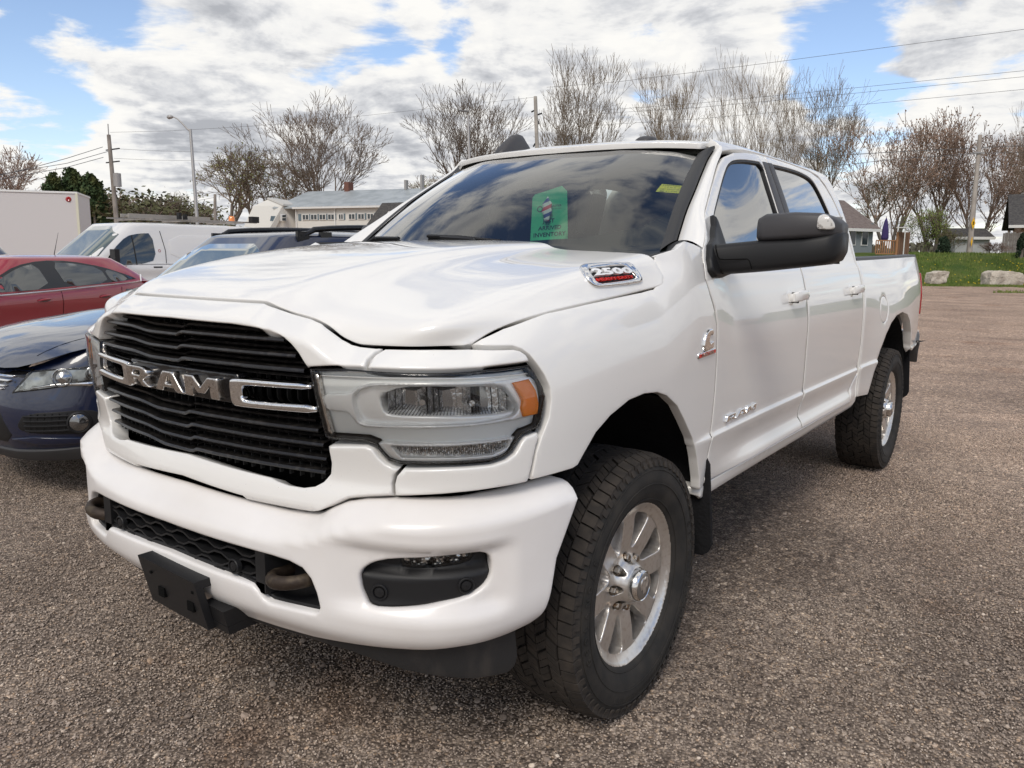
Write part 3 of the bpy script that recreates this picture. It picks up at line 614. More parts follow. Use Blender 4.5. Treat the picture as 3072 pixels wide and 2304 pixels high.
# lower grille
def lg(bm):
    for s in (-1,1): 
        box(bm,s*.385-.02,s*.385+.02,-.985,-.90,.585,.70)
    box(bm,-.40,.40,-.985,-.93,.585,.612)
    box(bm,-.60,.60,-.90,-.89,.52,.76)
bmo(lg,'lower_grille_frame',BLK,TR,bevel=.004)
link('lower_grille_bezel',panel(O_(BUMP,-.022),inset(sym(opn,PN),-.006),[inset(sym(opn,PN),.010)],name='bezel',h=.02,r=.004,th=.09),BLK,TR)
def hexm(bm):
    zt,zb=.712,.612
    for r_ in range(5):
        z0=.700-r_*.0235
        pts=[]; 
        for i in range(27):
            ph=(i+2*(r_%2))%4; dz=.010 if ph in (0,1) else -.002
            x=-.366+i*.732/26; y=float(BUMP(PN+x if x>=0 else PN+x,.66)[1])+.020
            pts.append((x,y,z0+dz-.004))
        for a,b in zip(pts,pts[1:]):
            v=[bm.verts.new(c) for c in ((a[0],a[1],a[2]-.0028),(a[0],a[1],a[2]+.0028),(b[0],b[1],b[2]+.0028),(b[0],b[1],b[2]-.0028),(a[0],a[1]+.03,a[2]-.0028),(a[0],a[1]+.03,a[2]+.0028),(b[0],b[1]+.03,b[2]+.0028),(b[0],b[1]+.03,b[2]-.0028))]
            for f in ((0,1,2,3),(4,7,6,5),(1,5,6,2),(0,3,7,4)): bm.faces.new([v[i] for i in f])
bmo(hexm,'lower_grille_mesh',BLK,TR)
for x in (-.287,.287):
    p=np.array([x,-.995,.637]); sensor(0,0,(lambda p:(lambda u,v:p+np.stack([np.asarray(u)*1.,0*np.asarray(u),np.asarray(v)*1.],-1)))(p),TR,.021)
def hook(bm):
    pts=[]
    for i in range(13):
        a=math.pi*(-.5+1.*i/12)-math.pi/2
        pts.append((.462+.062*math.cos(a),-.935+.058*math.sin(a),.640))
    pts=[(.518,-.85,.640)]+pts[::-1]+[(.406,-.85,.640)]
    tube(bm,pts,[.0165]*len(pts),10)
    for v in bm.verts: v.co.z=.640+(v.co.z-.640)*1.15+(v.co.x-.5)*.12
hk=bmo(hook,'tow_hook',RUST,TR,smooth=60); link('tow_hook',mirror(hk.data),None,TR)
# licence plate bracket
def plate(bm):
    box(bm,-.076,.200,-1.062,-1.040,.452,.572)
    box(bm,-.076,.200,-1.062,-.990,.5722,.595); box(bm,.150,.262,-1.0395,-.93,.452,.475); box(bm,.165,.262,-1.0385,-.93,.4755,.52); box(bm,-.10,-.02,-1.03,-.93,.452,.50)
Tp=Matrix.Translation((.08,0,0))@Matrix.Rotation(R(0),4,'Z')
def shear_(bm):
    plate(bm)
    for v in bm.verts: k=.595-v.co.z; v.co.y+=k*.22; v.co.x+=k*.06; v.co.z-=(v.co.x-.08)*.05
pb=bmo(shear_,'licence_plate_bracket',BLK,TR,bevel=.004)
for x,z0,z1,w in ((.015,.497,.525,.015),(.155,.492,.520,.015),(-.02,.560,.567,.004),(.18,.552,.559,.004)):
    y=-1.0635+(.595-z1)*.22; bmo(lambda bm:box(bm,x-w,x+w,y-.001,y+.010,z0,z1),'slot',DARK,pb)
# air dam under the bumper
def DAM(q,z):
    p=O_(BUMP,-.045)(q,np.full_like(np.asarray(z,float),.52)); p=p.copy(); p[...,2]=z; p[...,1]+=(.52-np.asarray(z))*.25; return p
dam=[(PN,.475),(-1.3,.478),(-1.0,.508),(-.80,.518),(-.68,.520),(-.645,.52),(-.640,.50),(-.650,.40),(-.665,.372),(-.70,.358),(-.82,.365),(-1.0,.395),(-1.172,.435),(-1.35,.45),(PN,.455)]
me=panel(DAM,sym(dam,PN),name='air_dam',h=.03,r=.004,th=.012); link('air_dam',me,mat('scuffed_black',(.02,.02,.021),rough=.55,noise=(9,9,(.075,.065,.055),.5,.85),bump=(200,4,.3,.002),stretch=(1,1,.35)),TR)
# ------------------------------------------------------------------ cab
# A pillar / windscreen edge
E2=[(.815,.551,1.518),(.802,.607,1.563),(.783,.691,1.629),(.761,.809,1.709),(.725,.960,1.797),(.700,1.10,1.885),(.712,1.150,1.928)]
WB0=[(0,.300,1.492),(.35,.330,1.489),(.62,.40,1.483),(.798,.495,1.488)]       # glass, bottom
WT0=[(0,.935,1.917),(.35,.960,1.912),(.55,1.02,1.900),(.668,1.085,1.886)]       # glass, top
_wb=[pchip([-1,-.8,-.47,0,.47,.8,1],[ (-p[k] if k==0 else p[k]) for p in WB0[:0:-1]]+[p[k] for p in WB0]) for k in range(3)]
_wt=[pchip([-1,-.8,-.47,0,.47,.8,1],[ (-p[k] if k==0 else p[k]) for p in WT0[:0:-1]]+[p[k] for p in WT0]) for k in range(3)]
def WS(u,v):
    u=np.asarray(u,float); v=np.asarray(v,float); a=np.stack([f(u) for f in _wb],-1); b=np.stack([f(u) for f in _wt],-1)
    p=a+(b-a)*v[...,None]; bul=(.035*np.sin(np.pi*np.clip(v,0,1)))*(1-.3*u*u); n=np.array([0,-.55,.83]); return p+bul[...,None]*n
wsq=[(-1,-.06),(-.95,-.10),(.95,-.10),(1,-.06),(1,.97),(.96,1.0),(-.96,1.0),(-1,.97)]
S_=lambda u,v:WS(u,v)
FRIT=mat('black_frit',(.012,.012,.013),rough=.35)
ws=link('windshield',panel(S_,wsq,name='windshield',h=.04,r=0,th=0),GLW,TR)
link('frit_band',panel(O_(S_,-.004),wsq,[chaikin([(-.978,.045),(.978,.045),(.972,.87),(.93,.93),(-.93,.93),(-.972,.87)],2)],name='frit',h=.04,r=0,th=0),FRIT,ws)
def strip(name,A,B,m,parent=TR,bul=.0,n=5,both=True,nrm=None,skirt=0,ax=None):
    k=max(len(A),len(B)); V=[];F=[]
    A=[Vector(a) for a in A]; B=[Vector(b) for b in B]
    for i in range(len(A)):
        d=(B[i]-A[i]); nv=Vector(nrm) if nrm else Vector((.6,-.5,.5))
        nv=(nv-d.normalized()*nv.dot(d.normalized())).normalized()
        for j in range(n+1):
            t=j/n; V.append(A[i]+d*t+nv*bul*math.sin(math.pi*t))
    for i in range(len(A)-1):
        for j in range(n): a=i*(n+1)+j; F.append((a,a+1,a+n+2,a+n+1))
    me=mesh(name,V,F,True); bm=bmesh.new(); bm.from_mesh(me); bmesh.ops.recalc_face_normals(bm,faces=bm.faces); bm.to_mesh(me); bm.free()
    o=link(name,me,m,parent)
    if both: link(name,mirror(me),None,TR)
    return o
def resamp(P,n):
    P=np.array(P,float); s=np.r_[0,np.cumsum(np.linalg.norm(np.diff(P,axis=0),axis=1))]; s/=s[-1]; t=np.linspace(0,1,n)
    return [tuple(pchip(s,P[:,k])(x) for k in range(P.shape[1])) for x in t]
seamF=[(.486,1.49),(.653,1.603),(.901,1.756),(1.044,1.842),(1.127,1.88),(1.254,1.911),(1.401,1.927)]
seam_all=seamF+[(1.737,1.940),(2.055,1.940),(2.38,1.930),(2.52,1.905),(2.60,1.860),(2.66,1.80),(2.735,1.661),(2.765,1.536),(2.79,1.44)]
A1=[tuple(BODY(q,z)) for q,z in resamp([(.486,1.492),(.653,1.607),(.901,1.761),(1.03,1.842),(1.09,1.875),(1.13,1.898)],16)]
A2=resamp(E2,16)
strip('a_pillar',[Vector(a) for a in A1],A2,WHITE,bul=.012)
# black moulding between pillar and glass
A3=[tuple(WS(.992,v)) for v in np.linspace(-.03,1.0,16)]
A2b=[tuple(Vector(a)+Vector((-.004,-.004,.002))) for a in A2]
strip('windshield_moulding',A2b,[tuple(Vector(a)+Vector((-.012,-.006,.006))) for a in A3],mat('moulding_rubber',(.03,.03,.031),rough=.5),bul=.012)
strip('cowl_corner',[BODY(.195,1.455),BODY(.24,1.472),BODY(.30,1.489),BODY(.345,1.512),E2[0]],[WS(.70,-.10),WS(.86,-.10),WS(.97,-.08),WS(1.0,-.03),WS(1.0,.02)],BLK,bul=.004)
# roof
RZ=1.962
def ROOF(x,y):
    x=np.asarray(x,float); y=np.asarray(y,float)
    xe=np.abs(BODY(np.clip(y,1.12,2.7),np.full(np.shape(y),RZ))[...,0])+.002
    s=np.clip(np.abs(x)/xe,0,1.0)
    cr=RZ+.040*(1-s**2.6)
    fr=sst(1.30,.90,y)*0+np.clip((1.42-y)/.5,0,1)**2*.062
    rr=np.clip((y-2.35)/.38,0,1)**2.5*.05
    return np.stack([x,y,cr-fr-rr],-1)
yf=lambda x:float(.925+.175*(abs(x)/.70)**2.2)
rx=[i*.06 for i in range(-12,13)]
ro=[(x,yf(x)) for x in rx if abs(x)<.69]; rr_=[]
edge=[]
for y in np.linspace(1.11,2.66,26): edge.append((float(BODY(y,np.array(RZ))[0])-.001,float(y)))
ro=[(-a,b) for a,b in edge[::-1]]+[(x,yf(x)) for x in rx if abs(x)<.66]+edge+[(.62,2.74),(.3,2.765),(0,2.77),(-.3,2.765),(-.62,2.74)]
me=panel(ROOF,ro,name='roof',h=.045,r=.004,th=.02); link('roof',me,WHITE,TR)
# side frame above the doors and behind the rear door
top=[(q,z) for q,z in seam_all]
rail=[(1.13,1.90),(1.13,1.958),(1.6,RZ),(2.3,RZ),(2.60,RZ-.004),(2.70,1.945),(2.76,1.90),(2.80,1.82),(2.82,1.70),(2.828,1.55),(2.826,1.44),(2.822,1.2),(2.818,.9),(2.80,.64),(2.78,.64),(2.797,.9),(2.806,1.2),(2.805,1.44)]
fr_=[(a,b) for a,b in rail]+[(2.785,1.536),(2.757,1.661),(2.682,1.80),(2.62,1.865),(2.535,1.914),(2.39,1.938),(2.055,1.948),(1.737,1.948),(1.401,1.936),(1.254,1.920)]
P_('cab_side_frame',BODY,fr_,WHITE,h=.03,r=.0022,th=.03,gap=.002)
# doors
ds=[(.486,1.487),(.458,1.45),(.443,1.388),(.465,1.334),(.500,1.274),(.517,1.218),(.530,1.072),(.528,.985),(.516,.863),(.498,.768),(.478,.68),(.474,.648)]
df=seamF[1:]+[(1.56,1.936),(1.645,1.938),(1.660,1.70),(1.668,1.44),(1.674,1.255),(1.678,1.18),(1.676,1.0),(1.672,.82),(1.664,.75),(1.655,.652)]+ds[::-1]
winf=[(.660,1.532),(.775,1.622),(.92,1.712),(1.045,1.792),(1.13,1.842),(1.20,1.868),(1.282,1.882),(1.40,1.892),(1.575,1.898),(1.560,1.79),(1.562,1.66),(1.575,1.49),(.66,1.475)]
dr=[(1.655,1.938)]+[(1.737,1.940),(2.055,1.940),(2.38,1.930),(2.52,1.905),(2.60,1.860),(2.66,1.80),(2.735,1.661),(2.765,1.536),(2.79,1.44),(2.793,1.2),(2.785,.95),(2.74,.80),(2.68,.74),(2.62,.70),(2.60,.65),(1.663,.652),(1.672,.75),(1.680,.82),(1.684,1.0),(1.686,1.18),(1.682,1.255),(1.676,1.44),(1.668,1.70)]
winr=[(1.72,1.902),(1.759,1.905),(2.00,1.910),(2.185,1.908),(2.33,1.895),(2.40,1.868),(2.452,1.81),(2.515,1.69),(2.575,1.49),(1.745,1.49),(1.735,1.66)]
def door(out,win,nm):
    me=panel(BODY,inset(out,.0034),[chaikin(win,1)],name='door',h=.022,r=.0022,th=.03,crease=(.822,.60)); a=link('door',me,WHITE,TR)
    b=link('door',mirror(me),None,TR)
    g=panel(O_(BODY,-.012),inset(chaikin(win,1),-.006),name='window',h=.06,r=0,th=0); link('window',g,GLT,a); link('window',mirror(g),None,b)
    s=panel(O_(BODY,-.003),chaikin(inset(win,-.001),1),[chaikin(inset(win,.011),1)],name='window_seal',h=.05,r=.003,th=.012); link('window_seal',s,BLK,a); link('window_seal',mirror(s),None,b)
    return a,b
D1=door(df,winf,0); D2=door(dr,winr,1)
pil=[(1.575,1.902),(1.645,1.905),(1.652,1.70),(1.665,1.49),(1.58,1.49),(1.566,1.66),(1.565,1.79)]; pil2=[(1.655,1.905),(1.725,1.908),(1.740,1.66),(1.748,1.49),(1.672,1.49),(1.662,1.70)]
for d_,p_ in ((D1,pil),(D2,pil2)):
    me=panel(O_(BODY,.003),inset(p_,.001),name='pillar_trim',h=.03,r=.003,th=.01); link('pillar_trim',me,GREYP,d_[0]); link('pillar_trim',mirror(me),None,d_[1])
# door handles
def handle(q,d_):
    def f(bm):
        pts=[(q-.10,1.283),(q-.085,1.285),(q-.03,1.288),(q+.05,1.290),(q+.105,1.290),(q+.118,1.289)]; V=[]
        hh=[.017,.023,.024,.022,.019,.012]; dd=[.020,.040,.045,.043,.036,.020]; rings=[]
        for (a,z),h_,d in zip(pts,hh,dd):
            p=Vector(BODY(a,z)); n=Vector((1,0,.12)); ring=[]
            for k in range(12):
                an=2*math.pi*k/12; cx=math.copysign(abs(math.cos(an))**.6,math.cos(an)); cz=math.copysign(abs(math.sin(an))**.6,math.sin(an))
                ring.append(bm.verts.new(p+n*(d-.010+.010*cx)+Vector((0,0,h_*cz))))
            rings.append(ring)
        for a,b in zip(rings,rings[1:]):
            for k in range(12): bm.faces.new((a[k],a[(k+1)%12],b[(k+1)%12],b[k]))
        bm.faces.new(rings[0][::-1]); bm.faces.new(rings[-1])
        for a in (q-.09,q+.10):
            p=BODY(a,1.287); box(bm,p[0]-.01,p[0]+.03,a-.012,a+.012,1.270,1.304)
    o=bmo(f,'handle',WHITE,d_[0],smooth=50); link('handle',mirror(o.data),None,d_[1])
    cu=panel(O_(BODY,.0008),[(q-.075+.055*math.cos(t),1.285+.036*math.sin(t)) for t in np.linspace(0,2*math.pi,21)[:-1]],name='handle_cup',h=.01,r=.003,th=.002)
    link('handle_cup',cu,WHITE,d_[0]); link('handle_cup',mirror(cu),None,d_[1])
    def g(bm):
        p=BODY(q-.079,1.285); box(bm,p[0]+.006,p[0]+.0395,q-.0805,q-.0775,1.262,1.309)
    o=bmo(g,'handle_joint',BLK,d_[0]); link('handle_joint',mirror(o.data),None,d_[1])
handle(1.50,D1); handle(2.60,D2)
# rocker
def ROCK(q,z): return O_(BODY,-.004)(q,z)
P_('rocker_panel',ROCK,[(.474,.645),(2.60,.649),(2.66,.70),(2.74,.76),(2.81,.80),(2.81,.62),(2.70,.592),(2.4,.588),(.46,.590),(.455,.62)],WHITE,h=.02,r=.005,th=.08,gap=.001)
# pickup bed
bed=[(2.822,1.452),(3.2,1.458),(4.0,1.474),(4.6,1.484),(4.78,1.482),(4.845,1.470),(4.872,1.44),(4.885,1.40),(4.89,1.36),(4.80,1.36),(4.79,1.20),(4.80,1.03),(4.885,1.02),(4.88,.90),(4.87,.80),(4.50,.80),(4.30,.79),(4.25,.80),(4.215,.86),(4.17,.94),(4.09,1.02),(3.98,1.075),(3.80,1.100),(3.62,1.085),(3.48,1.045),(3.36,.98),(3.25,.88),(3.18,.78),(3.12,.68),(3.08,.62),(2.83,.64),(2.822,.9),(2.83,1.2)]
fuel=[(3.30+.095*math.cos(t),1.145+.085*math.sin(t)) for t in np.linspace(0,2*math.pi,29)[:-1]]
me=panel(BODY,inset(bed,.003),[fuel],name='bed_side',h=.035,r=.003,th=.05,crease=(.822,)); bs=link('bed_side',me,WHITE,TR)
link('fuel_pocket',panel(O_(BODY,-.0035),inset(fuel,-.012),name='fuel_pocket',h=.04,r=0,th=0),DARK,bs)
link('fuel_door',panel(BODY,inset(fuel,.0025),name='fuel_door',h=.02,r=.004,th=.02),WHITE,bs)
me=panel(BODY,inset(bed,.002),name='bed_side',h=.05,r=.005,th=.05); link('bed_side',mirror(me),WHITE,TR)
P_('taillight',O_(BODY,.010),[(4.80,1.357),(4.895,1.357),(4.945,1.352),(4.945,1.025),(4.895,1.023),(4.802,1.033),(4.795,1.20)],RED,h=.02,r=.008,th=.06,gap=.001)
def rail_(bm,s):
    if 1:
        for i in range(14):
            y0=2.84+i*2.0/14; y1=y0+2.0/14; z0=1.452+(y0-2.84)*.0165; z1=1.452+(y1-2.84)*.0165
            x0=float(BODY(y0,np.array(z0))[0]); x1=float(BODY(y1,np.array(z1))[0])
            V=[bm.verts.new(c) for c in ((s*(x0+.001),y0,z0-.006),(s*(x0-.004),y0,z0+.012),(s*(x0-.085),y0,z0+.016),(s*(x0-.095),y0,z0-.03),(s*(x1+.001),y1,z1-.006),(s*(x1-.004),y1,z1+.012),(s*(x1-.085),y1,z1+.016),(s*(x1-.095),y1,z1-.03))]
            for f in ((0,1,5,4),(1,2,6,5),(2,3,7,6)): bm.faces.new([V[k] for k in f])
for s in (1,-1): bmo(lambda bm:rail_(bm,s),'bed_rail_cap',GREYP,TR,smooth=40)
def bedin(bm):
    for s in (1,-1): box(bm,s*.84,s*.80,2.83,4.86,.85,1.462)
    box(bm,-.84,.84,2.83,4.86,.83,.85); box(bm,-.86,.86,2.825,2.86,.85,1.455)
bmo(bedin,'bed_liner',GREYP,TR)
def tg(bm): box(bm,-.80,.80,4.87,4.93,.84,1.475)
bmo(tg,'tailgate',WHITE,TR,bevel=.012,smooth=40)
def cabback(bm): box(bm,-.86,.86,2.77,2.815,.75,1.44)
bmo(cabback,'cab_back',WHITE,TR)
CB=[(.86,2.80,1.44),(.80,2.76,1.75),(.66,2.735,1.93)]
strip('cab_back',CB,[(0,2.83,1.44),(0,2.80,1.75),(0,2.77,1.965)],WHITE,nrm=(0,1,.2),n=8)
P_('rear_bumper',(lambda q,z:O_(BODY,.02)(np.minimum(q,4.94),z)),[(4.62,.83),(4.80,.875),(4.93,.885),(4.945,.84),(4.94,.72),(4.85,.65),(4.72,.66),(4.66,.74)],mat('rear_bumper_grey',(.06,.06,.062),rough=.5),h=.03,r=.008,th=.05,gap=0)
def rb(bm): box(bm,-.93,.93,4.96,5.10,.68,.885)
bmo(rb,'rear_bumper',WBUMP,TR,bevel=.02,smooth=40)
# inner shells so that shut lines read dark and nothing shows through
lin=[(-.44,.92),(-.45,1.10),(-.46,1.22),(-.2,1.30),(.18,1.36),(.45,1.44),(2.80,1.44),(2.80,.96),(2.745,.815),(2.68,.755),(2.61,.705),(2.59,.665),(.49,.665),(.40,.78),(.27,.93),(.1,1.045),(-.05,1.065),(-.25,1.03),(-.42,.92)]
P_('inner_panel',O_(BODY,-.0035),lin,DARK,h=.018,r=0,th=0,gap=0,crease=(.822,))
ul=[(.50,1.46),(.66,1.58),(.90,1.73),(1.12,1.86),(1.25,1.90),(1.40,1.918),(2.3,1.93),(2.50,1.90),(2.64,1.78),(2.72,1.62),(2.77,1.46)]
P_('inner_panel',O_(BODY,-.034),ul,DARK,h=.06,r=0,th=0,gap=0,)if 0 else None
def pills(bm,s):
    if 1:
        for a,b,w in (((.935,.50,1.45),(.715,1.20,1.885),.03),((.89,1.61,1.44),(.74,1.61,1.90),.05),((.88,2.66,1.44),(.74,2.58,1.86),.06),((.72,1.2,1.905),(.72,2.55,1.915),.02)):
            tube(bm,[(s*(a[0]-.05),a[1],a[2]),(s*(b[0]-.05),b[1],b[2])],w*.9,8)
for s in (1,-1): bmo(lambda bm:pills(bm,s),'inner_pillar',DARK,TR,smooth=50)
# wheel housings, frame, axles
def wh(bm,S_=(1,),W_=((-.02,.46,.575,.965),)):
    for s in S_:
        for yc,zc,rr_,x1 in W_:
            ring0=None
            for i in range(21):
                a=math.pi*(.06+.88*i/20); r_=rr_
                y=yc-math.cos(a)*r_*.96; z=zc+math.sin(a)*r_
                ring=[bm.verts.new((s*x,y,z)) for x in (x1,.86,.5,.45)]
                if ring0:
                    for k in range(3): bm.faces.new((ring0[k],ring0[k+1],ring[k+1],ring[k]))
                ring0=ring
for s in (1,-1):
    for w_ in ((-.02,.46,.575,.965),(3.74,.48,.60,.975)):
        bmo(lambda bm:wh(bm,(s,),(w_,)),'wheel_arch_liner',LINER,TR,smooth=40); bmo(lambda bm:box(bm,s*.50,s*.48,w_[0]-.5,w_[0]+.5,.62,1.05),'inner_wing',LINER,TR)
def fr(bm):
    for s in (1,-1): box(bm,s*.42,s*.52,-.8,4.85,.52,.66)
    box(bm,-.85,.85,.50,2.78,.62,.66); box(bm,-.84,.84,2.83,4.86,.80,.83); box(bm,-.5,.5,-.85,.4,.50,.56)
    tube(bm,[(-.75,0,.42),(.75,0,.42)],.055,12); tube(bm,[(-.75,3.79,.42),(.75,3.79,.42)],.06,12)
    lathe_=[(-.16,.02),(-.12,.13),(0,.17),(.12,.13),(.16,.02)]
    for s in (1,-1): tube(bm,[(s*.55,-.15,.50),(s*.55,.1,.95)],.04,10)
bmo(fr,'chassis',LINER,TR)
# wheels
def text_mesh(s,size=1,ext=.1,bold=.0,shear=0,align='CENTER'):
    c=bpy.data.curves.new('t','FONT'); c.body=s; c.size=size; c.extrude=ext; c.offset=bold; c.shear=shear; c.align_x=align; c.resolution_u=2
    o=bpy.data.objects.new('t',c); COL.objects.link(o); dg=bpy.context.evaluated_depsgraph_get(); me=bpy.data.meshes.new_from_object(o.evaluated_get(dg)); bpy.data.objects.remove(o); bpy.data.curves.remove(c)
    return me
def add_me(bm,me,Mt,mi=0):
    st=len(bm.verts); sf=len(bm.faces); bm.from_mesh(me); bm.verts.ensure_lookup_table(); bm.faces.ensure_lookup_table()
    for v in bm.verts[st:]: v.co=Mt@v.co
    for f in bm.faces[sf:]: f.material_index=mi
WHX=.854
def make_wheel():
    def dish(r):
        return float(_dish(r))
    _dish=pchip([0,.05,.062,.075,.10,.13,.19,.235,.250,.258,.266,.2695],[.118,.118,.112,.088,.074,.080,.088,.092,.100,.110,.114,.108])
    def S(u,v):
        u=np.asarray(u,float); v=np.asarray(v,float); r=np.hypot(u,v); return np.stack([_dish(r),u,v],-1)
    out=[(.2685*math.cos(t),.2685*math.sin(t)) for t in np.linspace(0,2*math.pi,97)[:-1]]
    holes=[];lugs=[]
    for k in range(8):
        a=R(22.5+45*k)
        loc=[(.112,-.006),(.120,-.014),(.150,-.024),(.195,-.043),(.212,-.050),(.228,-.036),(.232,0),(.228,.036),(.212,.050),(.195,.043),(.150,.024),(.120,.014),(.112,.006)]
        loc=chaikin(loc,1)
        holes.append([(r_*math.cos(a)-t*math.sin(a),r_*math.sin(a)+t*math.cos(a)) for r_,t in loc])
        b=R(45*k); holes.append([(.083*math.cos(b)+.0165*math.cos(t),.083*math.sin(b)+.0165*math.sin(t)) for t in np.linspace(0,2*math.pi,15)[:-1]])
        lugs.append(b)
    me=panel(S,out,holes,name='wheel',h=.009,r=.0035,th=.040)
    bm=bmesh.new(); bm.from_mesh(me)
    for f in bm.faces:
        if abs(f.normal.x)<.35: f.material_index=1
    # spoke relief pockets on the rim side, barrel and brake
    lathe(bm,[(.108,.2695),(.095,.262),(.06,.243),(-.09,.240),(-.112,.262)],64,mi=2)
    lathe(bm,[(.02,.03),(.02,.175),(.045,.175),(.045,.10),(.07,.09),(.07,.0)],48,mi=2)
    lathe(bm,[(-.02,.0),(-.02,.24)],48,mi=3)
    for f in bm.faces: f.smooth=True
    bm.to_mesh(me); bm.free(); me.set_sharp_from_angle(angle=R(50))
    w=link('wheel',me,None,TR); me.materials.clear()
    for m in (ALLOY,POLISH,mat('brake_iron',(.07,.06,.055),rough=.5,metal=.7),DARK): me.materials.append(m)
    # centre cap
    def cap(bm):
        lathe(bm,[(.10,.058),(.128,.054),(.140,.050),(.1435,.046),(.141,.043),(.1425,.040),(.1435,.02),(.144,0.001)],40)
    cp=bmo(cap,'centre_cap',POLISH,w,smooth=40)
    cap_d=bmo(lambda bm:lathe(bm,[(.1425,.0425),(.1440,.040),(.1450,.001)],40),'cap_disc',mat('cap_grey',(.30,.29,.28),rough=.35,metal=.8),w,smooth=40)
    # raised head-and-horns emblem
    def emb(bm):
        for s in (-1,1):
            P=[(0,.020),(.008,.026),(.017,.022),(.021,.010),(.017,-.004),(.010,-.006),(.012,.004)]
            tube(bm,[(.1455,s*a,b) for a,b in P],[.004,.005,.006,.006,.005,.004,.002],6)
            tube(bm,[(.1455,s*.003,.016),(.1455,s*.005,-.004),(.1455,s*.004,-.022)],[.005,.005,.003],6)
        for v in bm.verts: v.co.x=.1445+(v.co.x-.1445)*.5
    bmo(emb,'cap_emblem',ALLOY,w,smooth=50)
    for b in lugs:
        def lg_(bm):
            lathe(bm,[(.05,.0135),(.088,.0135),(.091,.011),(.091,0.001)],6)
            for v in bm.verts: v.co.y+=.083*math.cos(b); v.co.z+=.083*math.sin(b)
        bmo(lg_,'lug_nut',mat('lug_steel',(.35,.32,.28),rough=.3,metal=1,noise=(90,3,(.25,.13,.05),.5,.7)),w)
    # tyre
    def ty(bm):
        h=[(.100,.258),(.112,.262),(.118,.2665),(.122,.275),(.132,.292),(.1390,.312),(.1425,.338),(.1428,.345),(.1418,.352),(.1400,.370),(.1350,.388),(.1290,.398),(.118,.4075),(.092,.411),(.05,.4125),(0,.413)]
        lathe(bm,h+[(-a,b) for a,b in h[::-1][1:]],96)
        for f in bm.faces: f.material_index=0
        bands=[(.093,.1335,66,0),(.055,.0885,52,.5),(.0185,.0515,46,.2),(-.0165,.0150,46,.7),(-.0515,-.020,46,.35),(-.0885,-.055,52,.1),(-.1335,-.093,66,.5)]
        rt=lambda a:(.4255-.30*max(0,abs(a)-.06)**1.6-(.5*max(0,abs(a)-.118)))
        for bi,(a0,a1,N,ph) in enumerate(bands):
            for k in range(N):
                t0=2*math.pi*(k+ph)/N; w_=2*math.pi/N*.86; sk=.012*(1 if bi%2 else -1)/.42 if 0<bi<6 else .004/.42
                n_=3
                for sub in range(2 if 0<bi<6 else 1):
                    ta=t0+w_*(.52*sub); tb=t0+w_*(.48 if sub==0 and 0<bi<6 else 1.0)
                    jit=.0025*((k*7+sub*3+bi)%3-1)
                    A0=a0+(jit if bi not in (0,) else 0); A1=a1+jit*(bi!=0)
                    g=[]
                    for (t,sgn) in ((ta,-1),(tb,1)):
                        for a in (A0,A1):
                            tt=t+(sk if a==A1 else -sk)
                            for r_ in (.409 if abs(a)<.12 else .392,rt(a)):
                                g.append(bm.verts.new((a,r_*math.cos(tt),r_*math.sin(tt))))
                    for f in ((1,3,7,5),(0,1,5,4),(2,6,7,3),(0,2,3,1),(4,5,7,6)):
                        bm.faces.new([g[i] for i in f]).material_index=1
        # side lugs, ridges and lettering on the sidewall
        for k in range(66):
            for s in (1,):
                t=2*math.pi*(k+.1)/66
                g=[bm.verts.new((a,r_*math.cos(t+d),r_*math.sin(t+d))) for d in (0,.050) for a,r_ in ((.1335,.405),(.1415,.386),(.1385,.384),(.128,.400))]
                for f in ((0,1,5,4),(0,4,7,3),(1,2,6,5),(0,3,2,1),(4,5,6,7)): bm.faces.new([g[i] for i in f]).material_index=1
        tube_r=lambda r_,x:[(x,r_*math.cos(t),r_*math.sin(t)) for t in np.linspace(0,2*math.pi,73)]
        for r_,x in ((.330,.1425),(.374,.1400),(.2775,.1245)): tube(bm,tube_r(r_,x),.0016,5,cap=False)
        for word,c_ in (('GEOLANDAR',-6),('GEOLANDAR',174)):
            for i,chh in enumerate(word):
                an=R(c_+24-6.2*i); tm=text_mesh(chh,.030,.0010,.0006)
                Mt=Matrix.Rotation(an-math.pi/2,4,'X')@Matrix.Translation((.1432,0,.341))@Matrix(((0,0,1,0),(1,0,0,0),(0,1,0,0),(0,0,0,1)))
                add_me(bm,tm,Mt,0)
        for k in range(46):
            an=R(150+k*2.0); a=Matrix.Rotation(an,4,'X'); p,q_=a@Vector((.1428,0,.350)),a@Vector((.1422,.003,.366)); tube(bm,[p,q_],.0009,4)
    t=bmo(ty,'tyre',None,w); t.data.materials.append(RUB); t.data.materials.append(TREAD)
    t.data.polygons.foreach_set('use_smooth',[True]*len(t.data.polygons)); t.data.set_sharp_from_angle(angle=R(35))
    return w
w0=make_wheel(); w0.location=(WHX,0,.4235)
for x,y,rz,rx_ in ((-WHX,0,math.pi,20),(.866,3.792,0,36),(-.866,3.792,math.pi,50)):
    c=copy_tree(w0,TR); c.location=(x,y,.4235); c.rotation_euler=(R(rx_) if rz==0 else R(-rx_),0,rz)
w0.rotation_euler=(R(2),0,R(-.4))
